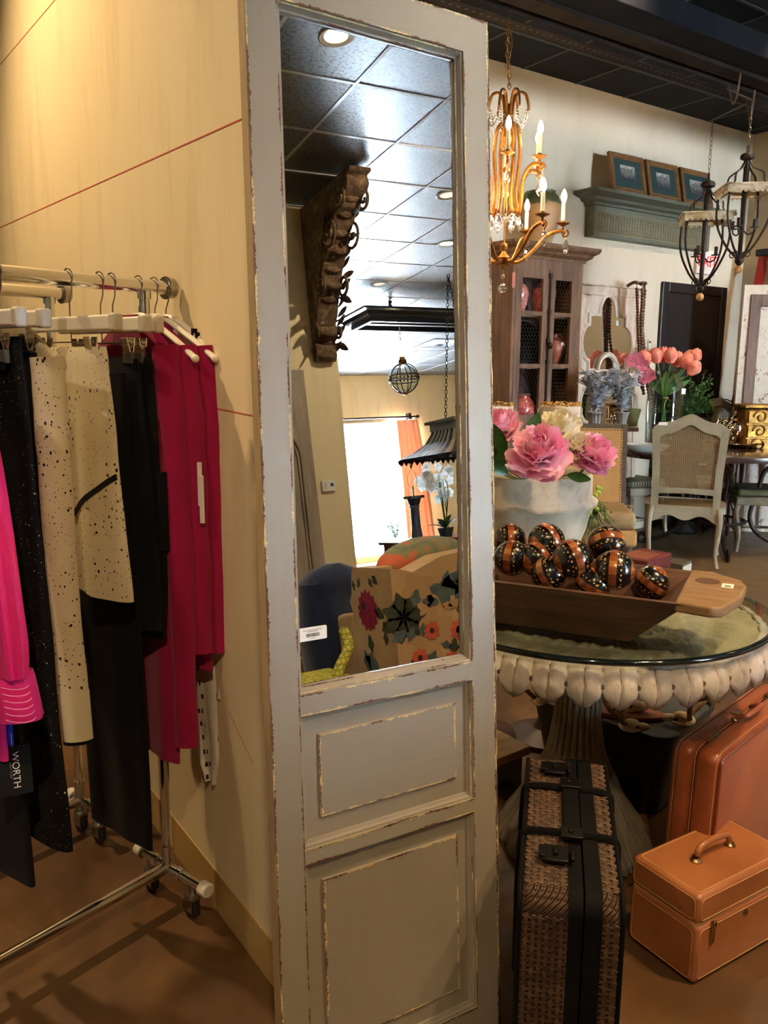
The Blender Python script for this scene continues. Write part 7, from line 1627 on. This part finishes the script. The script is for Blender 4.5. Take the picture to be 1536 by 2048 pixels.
# wooden table with column lamp and orchids
tb_z = float(maty(830, 1084, -4.05)[2]); tx0 = float(maty(818, 1084, -4.05)[0]); o = thing('hall_table', 'reddish mahogany table carrying a column lamp and orchids, seen in the mirror', 'table', (tx0+.70, -4.35, 0))
M_MAH = mat('red_mahogany', srgb(104, 48, 40), .3, c2=srgb(128, 64, 52), nscale=5, stretch=(1, 6, 1)); m = MB(); m.box(-.70, -.32, tb_z-.03, .70, .32, tb_z); m.build('tabletop', M_MAH, o, bevel=.006); MB().box(-.66, -.28, tb_z-.14, .66, .28, tb_z-.03).build('apron', M_MAH, o, smooth=False)
for sx in (-1, 1):
    for sy in (-1, 1): m = MB(); m.lathe([(.016, 0), (.022, .05), (.03, tb_z-.2), (.034, tb_z-.14)], 12, (sx*.62, sy*.25, 0)); m.build('leg', M_MAH, o)
lp_ = maty(835, 1078, -4.15); M_DCOL = mat('blue_black_column', srgb(34, 42, 62), .35, c2=srgb(52, 62, 84), nscale=30)
o = thing('column_lamp', 'dark fluted column table lamp base without shade on the mahogany table, in the mirror', 'lamp', (lp_[0], -4.15, tb_z+.0006)); hh_ = 1.19-tb_z
m = MB(); m.lathe([(.075, 0), (.075, .03), (.055, .04), (.046, hh_*.3), (.044, hh_*.72), (.050, hh_*.73), (.050, hh_*.76), (.045, hh_*.77)], 40, fn=lambda r_, z, a, i: (r_*(1-.05*abs(math.sin(a*8))) if 2 < i < 5 else r_, z)); m.build('column', M_DCOL, o)
m = MB(); m.lathe([(.045, hh_*.77), (.06, hh_*.84), (.065, hh_*.92)], 24); m.box(-.075, -.075, hh_*.92, .075, .075, hh_*.98)
for k in range(8): leafmesh(m, (.045*math.cos(k*PI/4), .045*math.sin(k*PI/4), hh_*.78), (math.cos(k*PI/4)*.4, math.sin(k*PI/4)*.4, 1), .08, .04, nu=4)
m.build('corinthian_capital', M_DCOL, o)
m = MB(); m.tube([(0, 0, hh_*.98), (0, 0, hh_+.09)], .010, 10); P = spline([(0, 0, hh_+.05), (.045, 0, hh_+.10), (.050, 0, hh_+.17), (0, 0, hh_+.25), (-.050, 0, hh_+.17), (-.045, 0, hh_+.10), (0, 0, hh_+.05)], 6); m.tube(P, .0025, 6); m.ball((0, 0, hh_+.275), .014, 6, (1, 1, 1.5)); m.build('harp_and_socket', M_BRASS, o)
M_WORC = petalmat('white_orchid_petal', srgb(232, 236, 236), srgb(246, 250, 250), .4)
od = maty(893, 1075, -4.3); o = thing('white_orchid', 'white orchid plant with tall sticks on the mahogany table, in the mirror', 'orchid', (od[0], -4.3, tb_z+.0006)); r = random.Random(21)
m = MB(); m.lathe([(0, 0), (.06, 0), (.085, .09), (.075, .09), (0, .07)], 24); m.build('pot_body', mat('teal_dark_pot', srgb(40, 62, 66), .3), o); m = MB(); ml = MB(); mp = MB()
for k in range(6): leafmesh(mp, (0, 0, .08), (r.uniform(-1, 1), r.uniform(-1, 1), .6), .22, .07, droop=.3)
for k in range(5):
    e = Vector((r.uniform(-.30, .06), r.uniform(-.1, .1), r.uniform(.45, .72))); P = spline([(0, 0, .07), e*.6+Vector((.06, 0, .1)), e], 8); m.tube(P, .004, 5); m.tube([(.01*k, 0, .07), (e.x*.3+.02, e.y*.4, e.z*.95)], .003, 5)
    for q in range(6):
        c = e+Vector((r.uniform(-.09, .09), r.uniform(-.05, .05), r.uniform(-.12, .06)))
        for u in range(5): a = u*1.2566+k; leafmesh(ml, c, (math.cos(a), .35, math.sin(a)), .055, .055, up=(0, 1, 0), droop=0, nu=4)
m.build('stems', M_STEM, o); ml.build('blossoms', M_WORC, o, angle=180); mp.build('leaves', M_LEAF, o, angle=180)
# pagoda lantern
pg = maty(800, 912, -3.9); o = thing('pagoda_lantern', 'striped pagoda-roof hanging lantern with fringed edge on a chain, seen in the mirror', 'lantern', (pg[0]+1.30, -4.75, pg[2])); M_DKB = mat('ink_black_fringe', srgb(28, 30, 38), .5); M_STR = mat('striped_sand_canopy', srgb(172, 156, 130), .6)
def roofp(m, k0, mi=None):
    pass
m = MB(); prof_ = [(.58, 0), (.57, .03), (.44, .09), (.33, .17), (.27, .27), (.26, .30)]; n = 48
vs = []
for r_, z in prof_:
    for k in range(n): a = 2*PI*k/n; q = r_/max(abs(math.cos(a+PI/4)), abs(math.sin(a+PI/4))) * .92 if True else r_; vs.append((q*math.cos(a+PI/4), q*math.sin(a+PI/4), z))
fs = []; mi_ = []
for i in range(len(prof_)-1):
    for k in range(n): fs.append((i*n+k, i*n+(k+1) % n, (i+1)*n+(k+1) % n, (i+1)*n+k)); mi_.append(0 if i == 0 or k % 2 else 1)
b = len(m.v); m.v += [tuple(v_) for v_ in vs]; m.f += fs; m.mi += mi_; o1 = m.build('striped_roof', [M_DKB, M_STR], o, smooth=False)
m = MB(); m.box(-.25, -.25, .30, .25, .25, .38); m.box(-.29, -.29, .38, .29, .29, .41); m.build('crown_gallery', mat('grey_carved_gallery', srgb(120, 118, 112), .6), o)
m = MB()
for k in range(4):
    m.T = Matrix.Rotation(k*PI/2, 4, 'Z')
    for q in range(15): m.add([(-.52+q*.07, -.535, 0), (-.46+q*.07, -.535, 0), (-.49+q*.07, -.535, -.045)], [(0, 1, 2)])
m.T = None; m.build('fringe', M_DKB, o, smooth=False)['kind'] = 'stuff'
m = MB(); m.lathe([(0, -.16), (.012, -.15), (.01, -.10), (.05, -.07), (.09, -.03), (.06, .0), (0, .02)], 10); m.build('lower_finial', M_DKB, o); m = MB(); chain(m, (-.2, 0, .41), (.0, 0, ZC-float(pg[2])), .004, .05); chain(m, (.2, 0, .41), (.0, 0, ZC-float(pg[2])), .004, .05); m.build('chain', M_IRON, o)
# floral armchair with printed motifs
AX, AY = float(maty(780, 1138, -.8)[0]), -.80; AZ = float(maty(780, 1138, -.8)[2])
M_FAB = mat('sand_linen', srgb(206, 176, 136), .85, c2=srgb(192, 158, 116), nscale=5); FM = [M_FAB, mat('print_magenta', srgb(166, 34, 72), .85, c2=srgb(128, 22, 58), nscale=30), mat('print_leaf', srgb(74, 84, 62), .85, c2=srgb(44, 54, 48), nscale=20), mat('print_blue_green', srgb(104, 124, 122), .85, c2=srgb(74, 94, 110), nscale=20), mat('print_coral', srgb(226, 112, 76), .85, c2=srgb(206, 86, 66), nscale=18), mat('print_ochre', srgb(192, 160, 116), .9), mat('print_dark_heart', srgb(74, 50, 44), .9)]
arm_ = thing('floral_armchair', 'sand linen wing armchair printed with magenta flowers and leaves, seen from behind in the mirror', 'armchair', (AX, AY, 0))
r = random.Random(31)
def blob(m, fr, u, v, R_, n, amp, mi, petals=0, rot=0, el=1.0, off=.001):
    P = [];
    for k in range(n):
        a = 2*PI*k/n; q = R_*(1+(amp*math.sin(a*petals) if petals else 0)+r.uniform(-amp, amp)*.5); x = q*math.cos(a)*el; y = q*math.sin(a); P.append((u+x*math.cos(rot)-y*math.sin(rot), v+x*math.sin(rot)+y*math.cos(rot)))
    o_, a_, b_, n_ = fr; m.add([tuple(Vector(o_)+Vector(a_)*p[0]+Vector(b_)*p[1]+Vector(n_)*off) for p in P], [tuple(range(len(P)))], mi)
def leafb(m, fr, u, v, L_, rot, mi, off=.0012):
    P = [(L_*t_, .28*L_*math.sin(PI*t_)*(1+.25*math.sin(t_*14))) for t_ in [i/8 for i in range(9)]]; P += [(x, -y) for x, y in P[-2:0:-1]]
    P = [(u+x*math.cos(rot)-y*math.sin(rot), v+x*math.sin(rot)+y*math.cos(rot)) for x, y in P]; o_, a_, b_, n_ = fr; m.add([tuple(Vector(o_)+Vector(a_)*p[0]+Vector(b_)*p[1]+Vector(n_)*off) for p in P], [tuple(range(len(P)))], mi)
BK = ((0, 0, 0), (1, 0, 0), (0, 0, 1), (0, 1, 0)); SD = ((0, 0, 0), (0, -1, 0), (0, 0, 1), (-1, 0, 0))
bw_ = .74
m = MB(); m.prism([(0, .12), (bw_, .12), (bw_, AZ+.03), (bw_*.7, AZ+.045), (bw_*.4, AZ+.03), (.12, AZ-.03), (.06, AZ-.01), (0, AZ)], -.16, 0, 'y')
for (u, v, R_, n, am, mi, pt, ro, el) in ((.36, .50, .05, 26, .16, 4, 9, 0, 1), (.36, .50, .02, 12, .1, 6, 0, 0, 1), (.45, .24, .03, 14, .1, 1, 0, 0, 1), (.44, AZ-.10, .10, 24, .25, 3, 5, .3, 1.3), (.30, AZ-.14, .07, 20, .3, 3, 4, 1, 1), (.60, AZ-.08, .09, 22, .2, 4, 6, 0, 1), (.56, AZ-.22, .08, 22, .3, 2, 4, .9, .7), (.42, AZ-.26, .06, 18, .3, 2, 4, 0, .8), (.66, AZ-.30, .07, 20, .3, 3, 5, 0, .7), (.14, AZ-.10, .06, 18, .25, 5, 4, 0, 1.4), (.2, .5, .12, 26, .3, 5, 7, .3, 1), (.55, .45, .10, 26, .35, 5, 6, .7, 1.2)): blob(m, BK, u, v, R_, n, am, mi, pt, ro, el, .0008+.0004*(mi in (1, 4, 6)))
for k in range(46): leafb(m, BK, r.uniform(.05, .66), r.uniform(.28, AZ-.10), r.uniform(.05, .10), r.uniform(0, 6.28), (2, 3, 3, 5)[k % 4], .0024)
for u, v in ((.20, .52), (.30, .36), (.12, .40)): blob(m, BK, u, v, .042, 30, .14, 4, 9, 0, 1, .003); blob(m, BK, u, v, .014, 12, .1, 6, 0, 0, 1, .0036)
for k in range(7): a = .9*k; leafb(m, BK, .05, AZ-.24, .13, a, 2, .0016)
m.build('back_panel', FM, arm_, angle=30)
m = MB(); sd_ = float(AY-(-1.22))
m.prism([(-.1605, .12), (-sd_, .12), (-sd_-.02, .60), (-sd_-.05, .66), (-sd_-.02, .70), (-sd_, AZ-.03), (-sd_+.03, AZ-.005), (-.1605, AZ)], 0, .10, 'x')
blob(m, SD, .27, AZ-.22, .10, 56, .09, 1, 14, 0, 1, .0012); blob(m, SD, .31, AZ-.20, .022, 14, .1, 6, 0, 0, 1, .0018)
for (u, v, L_, ro) in ((.28, AZ-.34, .10, -1.8), (.20, AZ-.10, .06, 1), (.14, AZ-.08, .07, .6), (.36, AZ-.11, .06, 2), (.40, AZ-.13, .06, 1.4), (.10, AZ-.24, .10, .3), (.06, AZ-.26, .09, -.6), (.10, AZ-.3, .08, -1.5), (.2, .35, .15, .2), (.3, .3, .13, 1.2), (.15, .25, .12, .9)): leafb(m, SD, u, v, L_, ro, 2 if v > .5 else 3)
m.build('wing', FM, arm_, angle=30)
m = MB(); m.prism([(-sd_-.022, .12), (-.75, .12), (-.75, .45), (-.72, .55), (-.60, .58), (-sd_-.022, .60)], .0, .12, 'x'); m.build('arm', M_FAB, arm_, bevel=.02, segs=3)
m = MB(); m.prism([(-.17, .12), (-.75, .12), (-.75, .45), (-.72, .55), (-.60, .58), (-.17, .60)], bw_-.12, bw_, 'x'); m.build('arm', M_FAB, arm_, bevel=.02, segs=3)
m = MB(); m.box(.121, -.74, .12, bw_-.121, -.161, .44); m.build('seat', M_FAB, arm_, bevel=.03, segs=3)
for x, y in ((.05, -.05), (bw_-.05, -.05), (.05, -.68), (bw_-.05, -.68)): MB().lathe([(.02, 0), (.03, .12)], 10, (x, y, 0)).build('leg', M_WOODD, arm_)
o = thing('floral_cushion', 'plump printed cushion in green and coral over the floral armchair back, in the mirror', 'cushion', (AX+.36, AY-.26, AZ+.02)); t = NT('green_coral_print'); v = t.tex(); f = t.noise(v, 6, 5, .6, 1); t.l.new(t.ramp(f, [(.35, srgb(120, 134, 108)), (.5, srgb(160, 154, 118)), (.56, srgb(232, 120, 84))]), t.b.inputs['Base Color']); t.set(Roughness=.85)
m = MB(); m.ball((0, 0, 0), 1, 14, (.30, .10, .15)); m.build('cushion_body', t.m, o); o.location.z = AZ-.03
# dark draped chair
dp_ = maty(665, 1130, -1.55); o = thing('draped_chair', 'chair completely covered by a dark blue-black throw left of the floral armchair, in the mirror', 'chair', (dp_[0]-.01, -1.6, 0)); m = MB(); drape(m, [(dp_[2]+.005, .05, .05, .03), (dp_[2]-.02, .13, .09, .02), (dp_[2]-.10, .185, .13, 0), (.5, .20, .16, 0), (.30, .20, .17, .01), (.0, .20, .18, .01)], fold=.016, nf=7, seed=61, ds=1); m.build('throw', cloth('blue_black_velvet', srgb(24, 34, 62), srgb(38, 56, 96), sheen=.5), o)
# yellow lattice ottoman
yl = maty(640, 1358, -.95); t = NT('yellow_green_trellis'); v = t.tex(); vo = t.node('ShaderNodeTexVoronoi', Scale=40., Randomness=.2, _feature='DISTANCE_TO_EDGE'); t.l.new(v, vo.inputs['Vector']); t.l.new(t.ramp(vo.outputs['Distance'], [(.05, srgb(134, 138, 52)), (.16, srgb(206, 196, 84))]), t.b.inputs['Base Color']); t.set(Roughness=.8)
o = thing('trellis_ottoman', 'yellow-green trellis fabric ottoman with rolled edge at the bottom of the mirror', 'ottoman', (yl[0], -1.0, 0)); zt = float(yl[2]); m = MB(); m.box(-.18, -.18, .10, .16, .18, zt); m.build('seat', t.m, o, bevel=.025, segs=3)
q1 = maty(690, 1345, -.9); q2 = maty(706, 1270, -.98); m = MB(); m.tube(spline([(q1[0]-yl[0]-.02, .05, q1[2]-.08), (q1[0]-yl[0]-.01, .05, q1[2]), (q2[0]-yl[0]-.02, .0, q2[2]-.06), (q2[0]-yl[0]-.01, -.06, q2[2]+.02)], 6), .028, 12); m.build('rolled_arm', t.m, o)
for sx in (-.14, .12):
    for sy in (-.14, .14): MB().lathe([(.014, 0), (.02, .10)], 10, (sx, sy, 0)).build('foot', M_WOODD, o)
# carved stone pedestal
sp4 = maty(612, 1315, -2.1); o = thing('stone_pedestal', 'carved grey stone pedestal with a dark bowl, lower left corner of the mirror', 'pedestal', (sp4[0]-.02, -2.15, 0)); zt = float(sp4[2])+.02
m = MB(); m.lathe([(.18, 0), (.18, .05), (.14, .08), (.11, .14), (.10, zt-.12), (.14, zt-.06), (.17, zt-.03), (.17, zt), (0, zt)], 40, fn=lambda r_, z, a, i: (r_*(1-.05*abs(math.sin(a*6))) if 2 < i < 5 else r_, z)); m.build('pedestal_body', M_STONEG, o)
o = thing('dark_bowl', 'small black stone bowl standing on the carved pedestal, left edge of the mirror', 'bowl', (sp4[0]-.02, -2.15, zt+.0006)); m = MB(); m.lathe([(0, 0), (.05, 0), (.06, .02), (.13, .10), (.15, .14), (.135, .14), (.05, .05), (0, .045)], 32); m.build('bowl_body', M_TUB, o)
